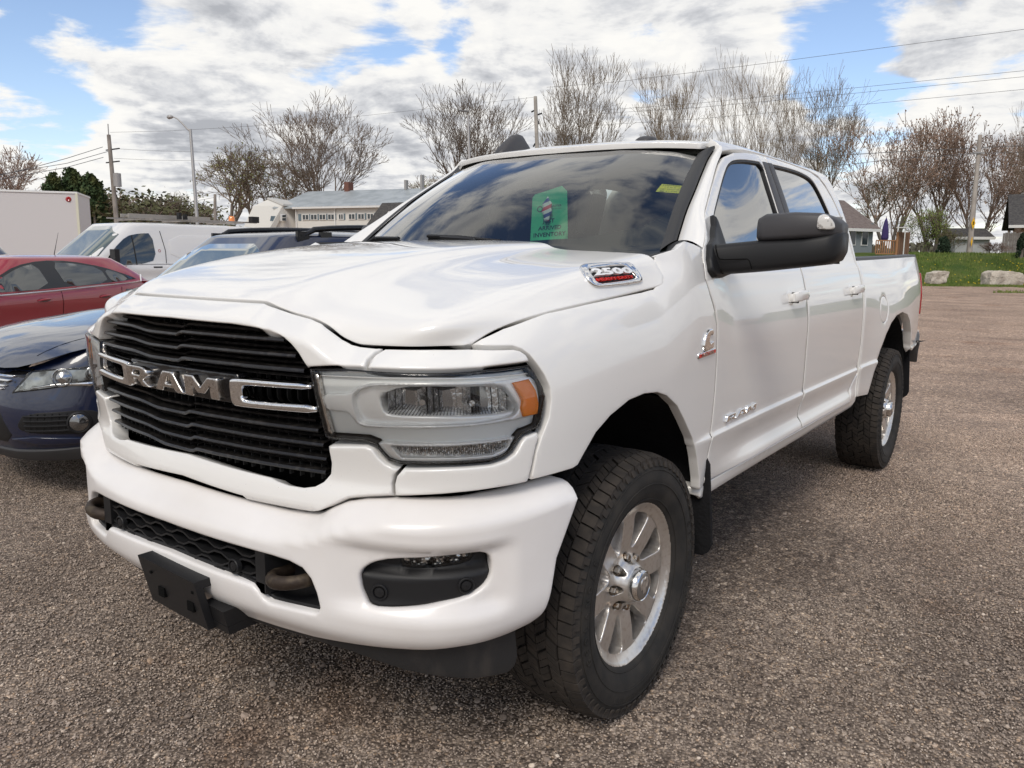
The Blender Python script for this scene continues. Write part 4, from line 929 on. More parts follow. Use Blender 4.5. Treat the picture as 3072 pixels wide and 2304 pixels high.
# mud flaps
def flap(yc,z0,z1,x0,x1,sl):
    def S(u,v): u=np.asarray(u,float); v=np.asarray(v,float); return np.stack([u,yc+(z1-v)*sl+.03*sst(.9,1.02,u)*0+0*u,v],-1)
    o=[(x0,z1),(x0+.50*(x1-x0)*0+.03,z1+.0),(x1-.035,z1),(x1-.018,z1-.03),(x1-.005,z0+.30*(z1-z0)+.02),(x1,z0+.05),(x1-.012,z0+.018),(x1-.035,z0),(x0+.02,z0),(x0,z0+.02)]
    me=panel(S,o,name='mud_flap',h=.05,r=.003,th=.012,flip=False); return me
for yc,z0,z1,x0,x1 in ((.475,.37,.75,.75,1.022),(4.36,.42,.86,.75,1.01)):
    me=flap(yc,z0,z1,x0,x1,.05); link('mud_flap',me,LINER,TR); link('mud_flap',mirror(me),None,TR)
# towing mirrors
def rbox(bm,c,s,rad,tx=0,n=4):
    st=len(bm.verts); sf=len(bm.edges); box(bm,c[0]-s[0]/2,c[0]+s[0]/2,c[1]-s[1]/2,c[1]+s[1]/2,c[2]-s[2]/2,c[2]+s[2]/2)
def mirror_asm():
    def arm(bm):
        # section swept from door to tip: (x, y centre, half depth, z low, z high)
        sec=[(.905,.60,.085,1.385,1.500),(.96,.615,.085,1.397,1.506),(1.05,.63,.080,1.405,1.515),(1.12,.635,.080,1.412,1.522),(1.25,.640,.082,1.428,1.526),(1.325,.645,.080,1.438,1.540),(1.355,.655,.070,1.450,1.548),(1.368,.665,.045,1.475,1.545)]
        rings=[]
        for x,y,d,z0,z1 in sec:
            ring=[]; zc,zh=(z0+z1)/2,(z1-z0)/2
            for k in range(20):
                a=2*math.pi*k/20; e=.45; c_=math.copysign(abs(math.cos(a))**e,math.cos(a)); s_=math.copysign(abs(math.sin(a))**e,math.sin(a))
                ring.append(bm.verts.new((x,y+d*c_,zc+zh*s_)))
            rings.append(ring)
        for a,b in zip(rings,rings[1:]):
            for k in range(20): bm.faces.new((a[k],a[(k+1)%20],b[(k+1)%20],b[k]))
        bm.faces.new(rings[0][::-1]); bm.faces.new(rings[-1])
    A=bmo(arm,'mirror_body',BLK,TR,smooth=60)
    def head(bm):
        rings=[]
        for x,y,d,z0,z1 in [(1.092,.63,.045,1.522,1.575),(1.100,.63,.065,1.516,1.596),(1.125,.632,.078,1.515,1.609),(1.22,.635,.082,1.520,1.613),(1.30,.64,.080,1.525,1.609),(1.345,.65,.070,1.53,1.592),(1.364,.662,.045,1.535,1.575)]:
            ring=[]; zc,zh=(z0+z1)/2,(z1-z0)/2
            for k in range(20):
                a=2*math.pi*k/20; e=.42; c_=math.copysign(abs(math.cos(a))**e,math.cos(a)); s_=math.copysign(abs(math.sin(a))**e,math.sin(a))
                ring.append(bm.verts.new((x,y+d*c_,zc+zh*s_)))
            rings.append(ring)
        for a,b in zip(rings,rings[1:]):
            for k in range(20): bm.faces.new((a[k],a[(k+1)%20],b[(k+1)%20],b[k]))
        bm.faces.new(rings[0][::-1]); bm.faces.new(rings[-1])
    hd_=bmo(head,'mirror_head',GREYP,A,smooth=60)
    base=[(.700,1.575),(.728,1.612),(.745,1.60),(.752,1.52),(.75,1.45),(.72,1.395),(.60,1.385),(.50,1.388),(.470,1.41),(.480,1.45),(.53,1.500),(.62,1.525)]
    me=panel(O_(BODY,.022),base,name='mirror_base',h=.012,r=.010,th=.03); link('mirror_base',me,BLK,A)
    def sigl(u,v): u=np.asarray(u,float); v=np.asarray(v,float); return np.stack([u,.5525+.10*np.clip(u-1.29,0,1)+1.6*np.clip(u-1.335,0,1)**1.3*0+.9*np.clip(v-1.59,0,1)+2.2*np.clip(u-1.325,0,1)**1.5,v],-1)
    sg=chaikin([(1.305,1.606),(1.300,1.565),(1.305,1.553),(1.350,1.552),(1.357,1.558),(1.355,1.572),(1.345,1.588),(1.330,1.602)],1)
    link('signal_lamp',panel(sigl,sg,name='signal_lamp',h=.008,r=.004,th=.02),mat('clear_signal',(.62,.60,.57),rough=.15,coat=1,noise=(60,2,(.35,.33,.31),.5,.6)),A)
    def gl(bm): box(bm,1.13,1.34,.722,.726,1.44,1.60)
    bmo(gl,'mirror_glass',CHROME,A)
    def jn(bm): tube(bm,[(1.045,.545,1.52),(1.05,.55,1.47),(1.055,.548,1.452),(1.07,.55,1.447),(1.10,.5505,1.445)][:2],.0015,4)
    def seam(bm):
        P=[(.968,.5295,1.503),(.970,.5270,1.49),(.978,.5278,1.462),(.985,.528,1.453),(1.0,.5285,1.4515),(1.075,.5525,1.4545),(1.083,.5540,1.448),(1.093,.5545,1.420)]
        tube(bm,P,.0018,5)
    bmo(seam,'joint_line',DARK,A)
    return A
_ma=mirror_asm(); _mb=mirror_tree(_ma)     # the far one is folded back
_pv=Matrix.Translation((-.92,.60,0))@Matrix.Rotation(R(-62),4,'Z')@Matrix.Translation((.92,-.60,0))
for o in [_mb]+[x for x in bpy.data.objects if x.parent==_mb and not x.name.startswith('mirror_base')]: o.data.transform(_pv)
# interior
def dash(bm):
    box(bm,-.76,.76,.62,1.0,1.20,1.40); box(bm,-.70,.70,.50,.70,1.36,1.44); box(bm,-.16,.16,1.0,2.0,.95,1.15)
    box(bm,-.85,.85,.45,2.75,.86,.88)
bmo(dash,'dashboard',mat('dash_plastic',(.035,.036,.037),rough=.7),TR,bevel=.03,seg=3,smooth=40)
def seat_(bm,x,y):
    box(bm,x-.25,x+.25,y-.02,y+.13,1.0,1.58); box(bm,x-.25,x+.25,y-.5,y,.98,1.14)
for x,y in ((-.42,1.52),(.42,1.52)):
    s=bmo(lambda bm:seat_(bm,x,y),'seat',CLOTH,TR,bevel=.05,seg=3,smooth=40)
    bmo(lambda bm:box(bm,x-.13,x+.13,y+.03,y+.13,1.60,1.78),'headrest',CLOTH,s,bevel=.04,seg=3,smooth=40)
bmo(lambda bm:(box(bm,-.7,.7,2.45,2.6,1.0,1.55),box(bm,-.7,.7,1.95,2.45,1.0,1.13)),'rear_seat',CLOTH,TR,bevel=.04,seg=3,smooth=40)
def sw(bm):
    Mt=Matrix.Translation((.42,.93,1.36))@Matrix.Rotation(R(-28),4,'X')
    P=[Mt@Vector((.19*math.cos(t),0,.19*math.sin(t))) for t in np.linspace(0,2*math.pi,33)]
    tube(bm,P,.016,8,cap=False); tube(bm,[P[0],P[16]],.02,6); tube(bm,[Mt@Vector((0,0,0)),P[24]],.02,6)
bmo(sw,'steering_wheel',BLK,TR,smooth=50)
bmo(lambda bm:box(bm,-.12,.12,1.09,1.12,1.76,1.83),'rear_view_mirror',BLK,TR,bevel=.012,smooth=40)
def headl(bm): box(bm,-.62,.62,1.15,2.65,1.90,1.92)
bmo(headl,'headliner',mat('headliner_grey',(.16,.16,.155),rough=.95),TR)
# cowl and wipers
def COWL(u,v):
    u=np.asarray(u,float); v=np.asarray(v,float); a=np.abs(u)
    return np.stack([u,.14+.30*v+.10*a**2*v+.04*a*a,1.462-.02*v+.0*u-.012*a*a],-1)
me=panel(COWL,[(-.88,0),(.88,0),(.86,.9),(.6,1.0),(-.6,1.0),(-.86,.9)],name='cowl',h=.05,r=0,th=0,flip=False); link('cowl',me,BLK,TR)
def wiper(bm,P,bl):
    tube(bm,P,[.009]*len(P),6); tube(bm,bl,[.006]*len(bl),6); tube(bm,[Vector(b)+Vector((0,-.006,.012)) for b in bl],[.008]*len(bl),6)
wp=lambda u,v,d=.02:tuple(Vector(WS(u,v))+Vector((0,-.55,.83))*d)
bmo(lambda bm:wiper(bm,[(.12,.24,1.500),(.10,.245,1.517),(.02,.26,1.522),(-.10,.29,1.528)],[wp(.28,-.02),wp(.0,.015),wp(-.26,.03)]),'wiper',BLK,TR,smooth=50)
bmo(lambda bm:wiper(bm,[(-.62,.34,1.475),(-.60,.34,1.50),(-.55,.36,1.53)],[wp(-.5,.02),wp(-.78,.04)]),'wiper',BLK,TR,smooth=50)
# roof antennas
def dome(name,cx,y0,y1,w,h,m,prof):
    def f(bm):
        rings=[]
        for t,hh,ww in prof:
            y=y0+(y1-y0)*t; z=float(ROOF(np.array(cx),np.array(y))[...,2])-.004; ring=[]
            for k in range(13):
                a=math.pi*k/12; ring.append(bm.verts.new((cx+w*ww*math.copysign(abs(math.cos(a))**.8,math.cos(a)),y,z+h*hh*math.sin(a)**.75)))
            rings.append(ring)
        for a,b in zip(rings,rings[1:]):
            for k in range(12): bm.faces.new((a[k],a[k+1],b[k+1],b[k]))
        bm.faces.new(rings[0]); bm.faces.new(rings[-1][::-1])
    return bmo(f,name,m,TR,smooth=55)
dome('roof_antenna',-.38,1.03,1.31,.040,.090,GREYP,[(0,.10,.35),(.08,.28,.8),(.25,.62,.9),(.45,.93,.85),(.60,1.0,.75),(.72,.93,.7),(.86,.5,.7),(1,.06,.6)])
dome('roof_antenna',.305,1.22,1.34,.045,.026,GREYP,[(0,.15,.4),(.12,.7,.8),(.35,1,1),(.65,1,1),(.88,.7,.8),(1,.15,.5)])
# ------------------------------------------------------------------ badges
def text_on(S,s,q0,z0,h,m,name,d=.004,bold=.02,sx=1.0,shear=0,align='CENTER',parent=TR,ext=.02,slope=0):
    tm=text_mesh(s,1.0,ext,bold,shear,align); co=np.zeros(len(tm.vertices)*3); tm.vertices.foreach_get('co',co); co=co.reshape(-1,3)
    sc_=h/.72; q=q0+co[:,0]*sc_*sx; z=z0+co[:,1]*sc_+slope*(q-q0)
    n=surf_n(S,q,z); P=S(q,z)+n*(d*(np.where(co[:,2]>0,1,0)))[:,None]
    tm.vertices.foreach_set('co',P.ravel()); tm.update(); tm.name=name
    return link(name,tm,m,parent)
_BC=np.array([[0.8712,0.6724],[0.1404,0.9771],[-1.2696,-0.3123],[0.6961,-3.0469],[-0.073,0.2921],[0.0815,0.1687],[-0.4026,5.2448],[18.1193,-36.3607],[-0.0585,0.2721],[-66.8366,115.2994]])
def BPL(u,v):      # follows the hood shoulder
    u=np.asarray(u,float); v=np.asarray(v,float); l=np.stack([np.ones_like(u),u,v,u*v,u*u,v*v,u*u*v,u*v*v,u**3,v**3],-1)@_BC
    return O_(HOOD,.009)(l[...,0],l[...,1])
bo=[(-.034,.003),(-.028,-.010),(.0,-.014),(.205,-.013),(.232,-.004),(.268,.042),(.284,.071),(.276,.086),(.262,.092),(.045,.095),(.008,.087),(-.010,.076)]
bi=[(.002,.011),(.010,.003),(.202,.010),(.218,.016),(.238,.066),(.222,.079),(.045,.077),(.026,.068)]
B_=link('hood_badge',panel(BPL,chaikin(bo,1),[chaikin(bi,1)],name='hood_badge',h=.01,r=.007,th=.018),CHROME,TR)
link('badge_plate',panel(O_(BPL,-.006),chaikin(inset(bo,.008),1),name='badge_plate',h=.02,r=0,th=0),BLK,B_)
def btext(s,u0,v0,w,h,m,name,d,bold):
    tm=text_mesh(s,1.0,.5,bold,.15,'LEFT'); co=np.zeros(len(tm.vertices)*3); tm.vertices.foreach_get('co',co); co=co.reshape(-1,3)
    x0,x1=co[:,0].min(),co[:,0].max(); y0,y1=co[:,1].min(),co[:,1].max()
    uu=u0+(co[:,0]-x0)/(x1-x0)*w; vv=v0+(co[:,1]-y0)/(y1-y0)*h; P=BPL(uu,vv)+surf_n(BPL,uu,vv)*(np.where(co[:,2]>0,d,0)-.006)[:,None]
    tm.vertices.foreach_set('co',P.ravel()); tm.update(); tm.name=name; link(name,tm,m,B_)
btext('2500',.014,.035,.212,.028,mat('badge_white',(.85,.85,.85),rough=.25,metal=.1),'badge_number',.010,.035)
btext('HEAVY DUTY',.006,.0125,.195,.0135,mat('badge_red',(.62,.02,.012),rough=.3),'badge_text',.007,.02)
BM=link('hood_badge',mirror(B_.data),None,TR)
# engine badge on the fender
def arcC(bm):
    pass
cc=[(.452,1.214),(.425,1.213),(.403,1.203),(.388,1.180),(.384,1.158),(.390,1.142),(.404,1.137),(.432,1.140),(.470,1.146),(.472,1.170),(.455,1.169),(.442,1.165),(.431,1.172),(.431,1.185),(.441,1.194),(.458,1.190),(.467,1.197),(.464,1.209)]
link('engine_badge',panel(O_(BODY,.008),cc,name='engine_badge',h=.006,r=.004,th=.012),CHROME,TR)
td=[(.345,1.118),(.345,1.136),(.500,1.142),(.500,1.124)]
tb=link('engine_badge',panel(O_(BODY,.005),td,name='engine_badge',h=.01,r=.002,th=.006),CHROME,TR)
link('badge_plate',panel(O_(BODY,.0055),inset(td,.0028),name='badge_plate',h=.02,r=0,th=0),mat('badge_red',(.55,.02,.012)),tb)
text_on(O_(BODY,.0055),'TURBO DIESEL',.4225,1.1255,.0095,CHROMED,'badge_text',d=.002,bold=.01,sx=1.35,parent=tb,slope=.04)
for ch,q0,w in (('R',.645,.10),('A',.750,.115),('M',.872,.105)): letter(ch,q0,.849,w,.026,O_(BODY,.010),CHROME,'door_badge_letter',.012,r=.003,shear=.35)
# ------------------------------------------------------------------ things in and on the windshield
PAPER=mat('green_paper',(.07,.52,.25),rough=.7)
INK=mat('dark_ink',(.015,.05,.035),rough=.8)
def sheet(u,v): 
    u=np.asarray(u,float); v=np.asarray(v,float); return np.stack([u,.66+.10*(v-1.53)+.02*np.sin((u-.08)*9),v],-1)
gs=panel(sheet,[(.083,1.520),(.262,1.512),(.240,1.727),(.212,1.750),(.090,1.717),(.080,1.703)],name='paper_sign',h=.03,r=0,th=0)
gs=link('paper_sign',gs,PAPER); tag(gs,'green paper sign reading arrived inventory propped inside the pickup windshield','paper sign')
def tsheet(s,u,v,h,sx=1,m=INK,bold=.02): return text_on(O_(sheet,.0012),s,u,v,h,m,'lettering',d=.0,bold=bold,sx=sx,parent=gs,ext=0,slope=.06)
tsheet('ARRIVED',.171,1.569,.017,1.15); tsheet('INVENTORY',.171,1.541,.0175,1.12); tsheet('JUST',.163,1.598,.017,1.1); tsheet('MASTER',.190,1.664,.0085,1.3,bold=.01); tsheet('AUTO SALES',.198,1.655,.004,1.3,bold=.0)
lg0=panel(O_(sheet,.001),[(.118+.013*math.cos(t),1.655+.013*math.sin(t)) for t in np.linspace(0,2*math.pi,25)[:-1]],[[(.118+.009*math.cos(t),1.655+.009*math.sin(t)) for t in np.linspace(0,2*math.pi,25)[:-1]]],name='emblem',h=.01,r=0,th=0); link('emblem',lg0,INK,gs)
# striped tag hanging from the mirror stem
tagp=[(.150,1.600),(.172,1.602),(.175,1.626),(.184,1.640),(.178,1.660),(.182,1.676),(.168,1.690),(.160,1.705),(.150,1.690),(.136,1.672),(.142,1.655),(.134,1.640),(.146,1.625)]
tm_=mat('striped_card',(.6,.1,.1)); nt=tm_.node_tree; tcn=nt.nodes.new('ShaderNodeTexCoord'); mpn=nt.nodes.new('ShaderNodeMapping'); mpn.inputs['Rotation'].default_value=(0,R(22),0); wv=nt.nodes.new('ShaderNodeSeparateXYZ'); fr1=nt.nodes.new('ShaderNodeMath'); fr1.operation='MULTIPLY'; fr1.inputs[1].default_value=17; fr2=nt.nodes.new('ShaderNodeMath'); fr2.operation='FRACT'; rp=nt.nodes.new('ShaderNodeValToRGB'); rp.color_ramp.interpolation='CONSTANT'
e=rp.color_ramp.elements; e[0].color=(.62,.03,.04,1); e[1].position=.25; e[1].color=(.75,.75,.75,1)
for p_,c_ in ((.5,(.03,.06,.28,1)),(.75,(.75,.75,.75,1))): k_=e.new(p_); k_.color=c_
nt.links.new(tcn.outputs['Object'],mpn.inputs[0]); nt.links.new(mpn.outputs[0],wv.inputs[0]); nt.links.new(wv.outputs[2],fr1.inputs[0]); nt.links.new(fr1.outputs[0],fr2.inputs[0]); nt.links.new(fr2.outputs[0],rp.inputs[0]); nt.links.new(rp.outputs[0],nt.nodes['Principled BSDF'].inputs['Base Color'])
ftag=link('air_freshener',panel(O_(sheet,.02),tagp,name='air_freshener',h=.01,r=0,th=.002),tm_)
tag(ftag,'red white and blue striped air freshener hanging in front of the green sign','air freshener')
# yellow note on the glass
def note(u,v): return O_(S_,-.006)(u,v)
def on_glass(P):   # find (u,v) of WS nearest to a 3D point
    g=np.array([(a,b) for a in np.linspace(-1,1,161) for b in np.linspace(0,1,121)]); Q=WS(g[:,0],g[:,1]); k=np.argmin(((Q-np.array(P))**2).sum(1)); return g[k]
yn=mat('yellow_paper',(.78,.68,.10),rough=.6)
nu=on_glass((.655,.80,1.69))
NU,NV=float(nu[0]),float(nu[1]); hw,hv_=.058,.045
npn=[(NU-hw,NV-hv_*.9),(NU+hw*.9,NV-hv_*1.05),(NU+hw,NV+hv_*.85),(NU-hw*.85,NV+hv_)]
yo=link('paper_note',panel(note,npn,name='paper_note',h=.03,r=0,th=0),yn); tag(yo,'small yellow handwritten note stuck inside the upper driver corner of the pickup windshield','note')
for j,(t_,sx_) in enumerate((('195D19GA',1.0),('1.9 BLK',1.0),('AB7 2500HD',.9),('KG 8:3 4790',.85))):
    text_on(O_(S_,-.0055),t_,NU-.002,NV+hv_*(.55-.45*j),.012,INK,'handwriting',d=0,bold=-.01,sx=1.05*sx_,parent=yo,ext=0)
# ------------------------------------------------------------------ ground
def at(px,py,D):       # the point seen there at a forward distance of D metres
    return CAM+(_f+_r*((px-1536)/2381.8)-_u*((py-1152)/2381.8))*D
def gp(px,D,z=0.0):    # a point of height z on that bearing
    d=_f+_r*((px-1536)/2381.8); h=Vector((d.x,d.y,0)); k=D/(_f.xy.normalized().dot(h.xy)); p=CAM+h*k; p.z=z; return p
def zz(py,px,D):
    d=_f+_r*((px-1536)/2381.8)-_u*((py-1152)/2381.8); hf=_f.xy.normalized(); return CAM.z+d.z/d.xy.dot(hf)*D
def gravel_mat(name,stones=False):
    m=bpy.data.materials.new(name); m.use_nodes=True; nt=m.node_tree; n=nt.nodes; l=nt.links; b=n['Principled BSDF']; b.inputs['Roughness'].default_value=.85; b.inputs['Specular IOR Level'].default_value=.35
    geo=n.new('ShaderNodeNewGeometry'); pos=geo.outputs['Position']
    def noise(s,d=2,r_=.5):
        t=n.new('ShaderNodeTexNoise'); t.inputs['Scale'].default_value=s; t.inputs['Detail'].default_value=d; t.inputs['Roughness'].default_value=r_; l.new(pos,t.inputs[0]); return t.outputs[0]
    def ramp(src,els):
        r=n.new('ShaderNodeValToRGB'); l.new(src,r.inputs[0]); e=r.color_ramp.elements
        e[0].position,e[0].color=els[0][0],(*els[0][1],1); e[1].position,e[1].color=els[-1][0],(*els[-1][1],1)
        for p,c in els[1:-1]: k=e.new(p); k.color=(*c,1)
        return r.outputs[0]
    def mul(a,b_,f=1.0,bt='MULTIPLY'):
        x=n.new('ShaderNodeMix'); x.data_type='RGBA'; x.blend_type=bt
        if hasattr(f,'is_linked'): l.new(f,x.inputs[0])
        else: x.inputs[0].default_value=f
        for s,i in ((a,6),(b_,7)):
            if hasattr(s,'is_linked'): l.new(s,x.inputs[i])
            else: x.inputs[i].default_value=(*s,1)
        return x.outputs[2]
    cols=[(0,(.115,.098,.086)),(.25,(.17,.145,.127)),(.5,(.22,.19,.167)),(.72,(.27,.235,.206)),(.88,(.34,.30,.262)),(.95,(.31,.24,.18)),(1,(.48,.445,.40))]
    if stones:
        oi=n.new('ShaderNodeObjectInfo'); base=ramp(oi.outputs['Random'],cols)
    else:
        v=n.new('ShaderNodeTexVoronoi'); v.inputs['Scale'].default_value=95; l.new(pos,v.inputs[0])
        w=n.new('ShaderNodeTexWhiteNoise'); l.new(v.outputs['Color'],w.inputs[0]); base=ramp(w.outputs[0],cols)
        crack=ramp(v.outputs['Distance'],[(.15,(1,1,1)),(.75,(.25,.24,.23))]); base=mul(base,crack,.8)
        v2=n.new('ShaderNodeTexVoronoi'); v2.inputs['Scale'].default_value=34; l.new(pos,v2.inputs[0])
        w2=n.new('ShaderNodeTexWhiteNoise'); l.new(v2.outputs['Color'],w2.inputs[0]); big=ramp(w2.outputs[0],[(.0,(.6,.57,.55)),(.9,(1.1,1.08,1.05)),(1,(1.7,1.65,1.55))]); base=mul(base,big)
        bu=n.new('ShaderNodeBump'); bu.inputs['Strength'].default_value=.9; bu.inputs['Distance'].default_value=.006; bu.invert=True; l.new(v.outputs['Distance'],bu.inputs['Height'])
        bu2=n.new('ShaderNodeBump'); bu2.inputs['Strength'].default_value=.5; bu2.inputs['Distance'].default_value=.02; l.new(noise(6,6,.6),bu2.inputs['Height']); l.new(bu.outputs[0],bu2.inputs['Normal']); l.new(bu2.outputs[0],b.inputs['Normal'])
    patch=ramp(noise(.8,5,.6),[(.30,(.90,.86,.84)),(.5,(1.15,1.13,1.11)),(.7,(1.42,1.38,1.33))]); base=mul(base,patch)
    # brown damp streaks
    st=n.new('ShaderNodeMapRange'); l.new(noise(.55,4,.65),st.inputs[0]); st.inputs[1].default_value=.58; st.inputs[2].default_value=.72
    base=mul(base,(.62,.50,.42),st.outputs[0]); base=mul(base,(1.30,1.255,1.215)); base=mul(base,ramp(noise(.22,3,.5),[(.35,(.92,.91,.90)),(.65,(1.10,1.09,1.08))]))
    # gravel colour turns paler and pinker with distance along Y
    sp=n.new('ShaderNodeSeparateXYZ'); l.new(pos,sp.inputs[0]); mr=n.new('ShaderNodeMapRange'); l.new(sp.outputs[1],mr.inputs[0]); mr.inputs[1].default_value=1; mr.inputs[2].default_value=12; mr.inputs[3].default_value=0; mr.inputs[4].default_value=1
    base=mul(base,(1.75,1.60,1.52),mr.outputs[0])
    if not stones:
        wv=n.new('ShaderNodeTexWave'); wv.wave_type='RINGS'; wv.inputs['Scale'].default_value=.16; wv.inputs['Distortion'].default_value=2.2; wv.inputs['Detail'].default_value=3; mpv=n.new('ShaderNodeMapping'); mpv.inputs['Location'].default_value=(-30,18,0); l.new(pos,mpv.inputs[0]); l.new(mpv.outputs[0],wv.inputs[0])
        base=mul(base,ramp(wv.outputs[0],[(0,(.88,.87,.86)),(.2,(1,1,1)),(.8,(1,1,1)),(1,(1.10,1.09,1.08))]))
    l.new(base,b.inputs['Base Color']); return m
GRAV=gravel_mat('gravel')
def ground():
    V=[];F=[]; rnd=random.Random(3)
    import itertools
    def axis(): 
        a=[-600,-300,-150,-80,-45,-25,-15]+[ -10+i*.5 for i in range(0,41)]+[15,25,45,80,150,300,600]; return a
    xs=axis(); ys=axis()
    from mathutils import noise as N
    for y in ys:
        for x in xs:
            z=.012*N.noise(Vector((x*.6,y*.6,0))) if max(abs(x),abs(y))<11 else 0
            for (cx,cy) in ((.85,0),(-.85,0),(.87,3.79),(-.87,3.79)):
                d=math.hypot(x-cx,y-cy); z*=min(1,d/.6)
            V.append((x,y,z))
    n=len(xs)
    for j in range(len(ys)-1):
        for i in range(n-1): a=j*n+i; F.append((a,a+1,a+n+1,a+n))
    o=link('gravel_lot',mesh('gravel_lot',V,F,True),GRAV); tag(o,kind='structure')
ground()
def pebbles():
    # wedge of ground in front of and beside the camera's view
    pts=[gp(-200,1.6),gp(3300,1.6),gp(3400,7.5),gp(-300,7.5)]
    me=mesh('loose_gravel',[(p.x,p.y,.002) for p in pts],[(0,1,2,3)]); o=link('loose_gravel',me,None); tag(o,kind='stuff')
    ng=bpy.data.node_groups.new('scatter','GeometryNodeTree'); ng.interface.new_socket('Geometry',in_out='INPUT',socket_type='NodeSocketGeometry'); ng.interface.new_socket('Geometry',in_out='OUTPUT',socket_type='NodeSocketGeometry')
    n=ng.nodes; l=ng.links; gi=n.new('NodeGroupInput'); go_=n.new('NodeGroupOutput'); jn=n.new('GeometryNodeJoinGeometry'); PM=gravel_mat('pebble',True)
    for k,(den,s0,s1) in enumerate(((8500,.0020,.0046),(260,.0045,.0080),(7,.009,.015))):
        d=n.new('GeometryNodeDistributePointsOnFaces'); d.inputs['Density'].default_value=den; d.inputs['Seed'].default_value=k; l.new(gi.outputs[0],d.inputs['Mesh'])
        ico=n.new('GeometryNodeMeshIcoSphere'); ico.inputs['Radius'].default_value=1; ico.inputs['Subdivisions'].default_value=1 if k==0 else 2
        sm=n.new('GeometryNodeSetMaterial'); sm.inputs['Material'].default_value=PM; l.new(ico.outputs[0],sm.inputs[0])
        src=sm.outputs[0]
        if k:
            sp=n.new('GeometryNodeSetPosition'); nz=n.new('ShaderNodeTexNoise'); nz.inputs['Scale'].default_value=1.1; ps=n.new('GeometryNodeInputPosition')
            vm=n.new('ShaderNodeVectorMath'); vm.operation='MULTIPLY_ADD'; l.new(nz.outputs['Color'],vm.inputs[0]); vm.inputs[1].default_value=(.9,.9,.9); vm.inputs[2].default_value=(-.45,-.45,-.45); l.new(src,sp.inputs[0]); l.new(vm.outputs[0],sp.inputs['Offset']); src=sp.outputs[0]
        ip=n.new('GeometryNodeInstanceOnPoints'); l.new(d.outputs[0],ip.inputs[0]); l.new(src,ip.inputs['Instance'])
        rv=n.new('FunctionNodeRandomValue'); rv.data_type='FLOAT_VECTOR'; rv.inputs[0].default_value=(s0,s0,s0*.7); rv.inputs[1].default_value=(s1,s1,s1*.75); rv.inputs['Seed'].default_value=k+5; l.new(rv.outputs[0],ip.inputs['Scale'])
        rr=n.new('FunctionNodeRandomValue'); rr.data_type='FLOAT_VECTOR'; rr.inputs[0].default_value=(-.5,-.5,0); rr.inputs[1].default_value=(.5,.5,6.28); rr.inputs['Seed'].default_value=k+9; l.new(rr.outputs[0],ip.inputs['Rotation'])
        l.new(ip.outputs[0],jn.inputs[0])
    l.new(jn.outputs[0],go_.inputs[0]); md=o.modifiers.new('scatter','NODES'); md.node_group=ng
pebbles()
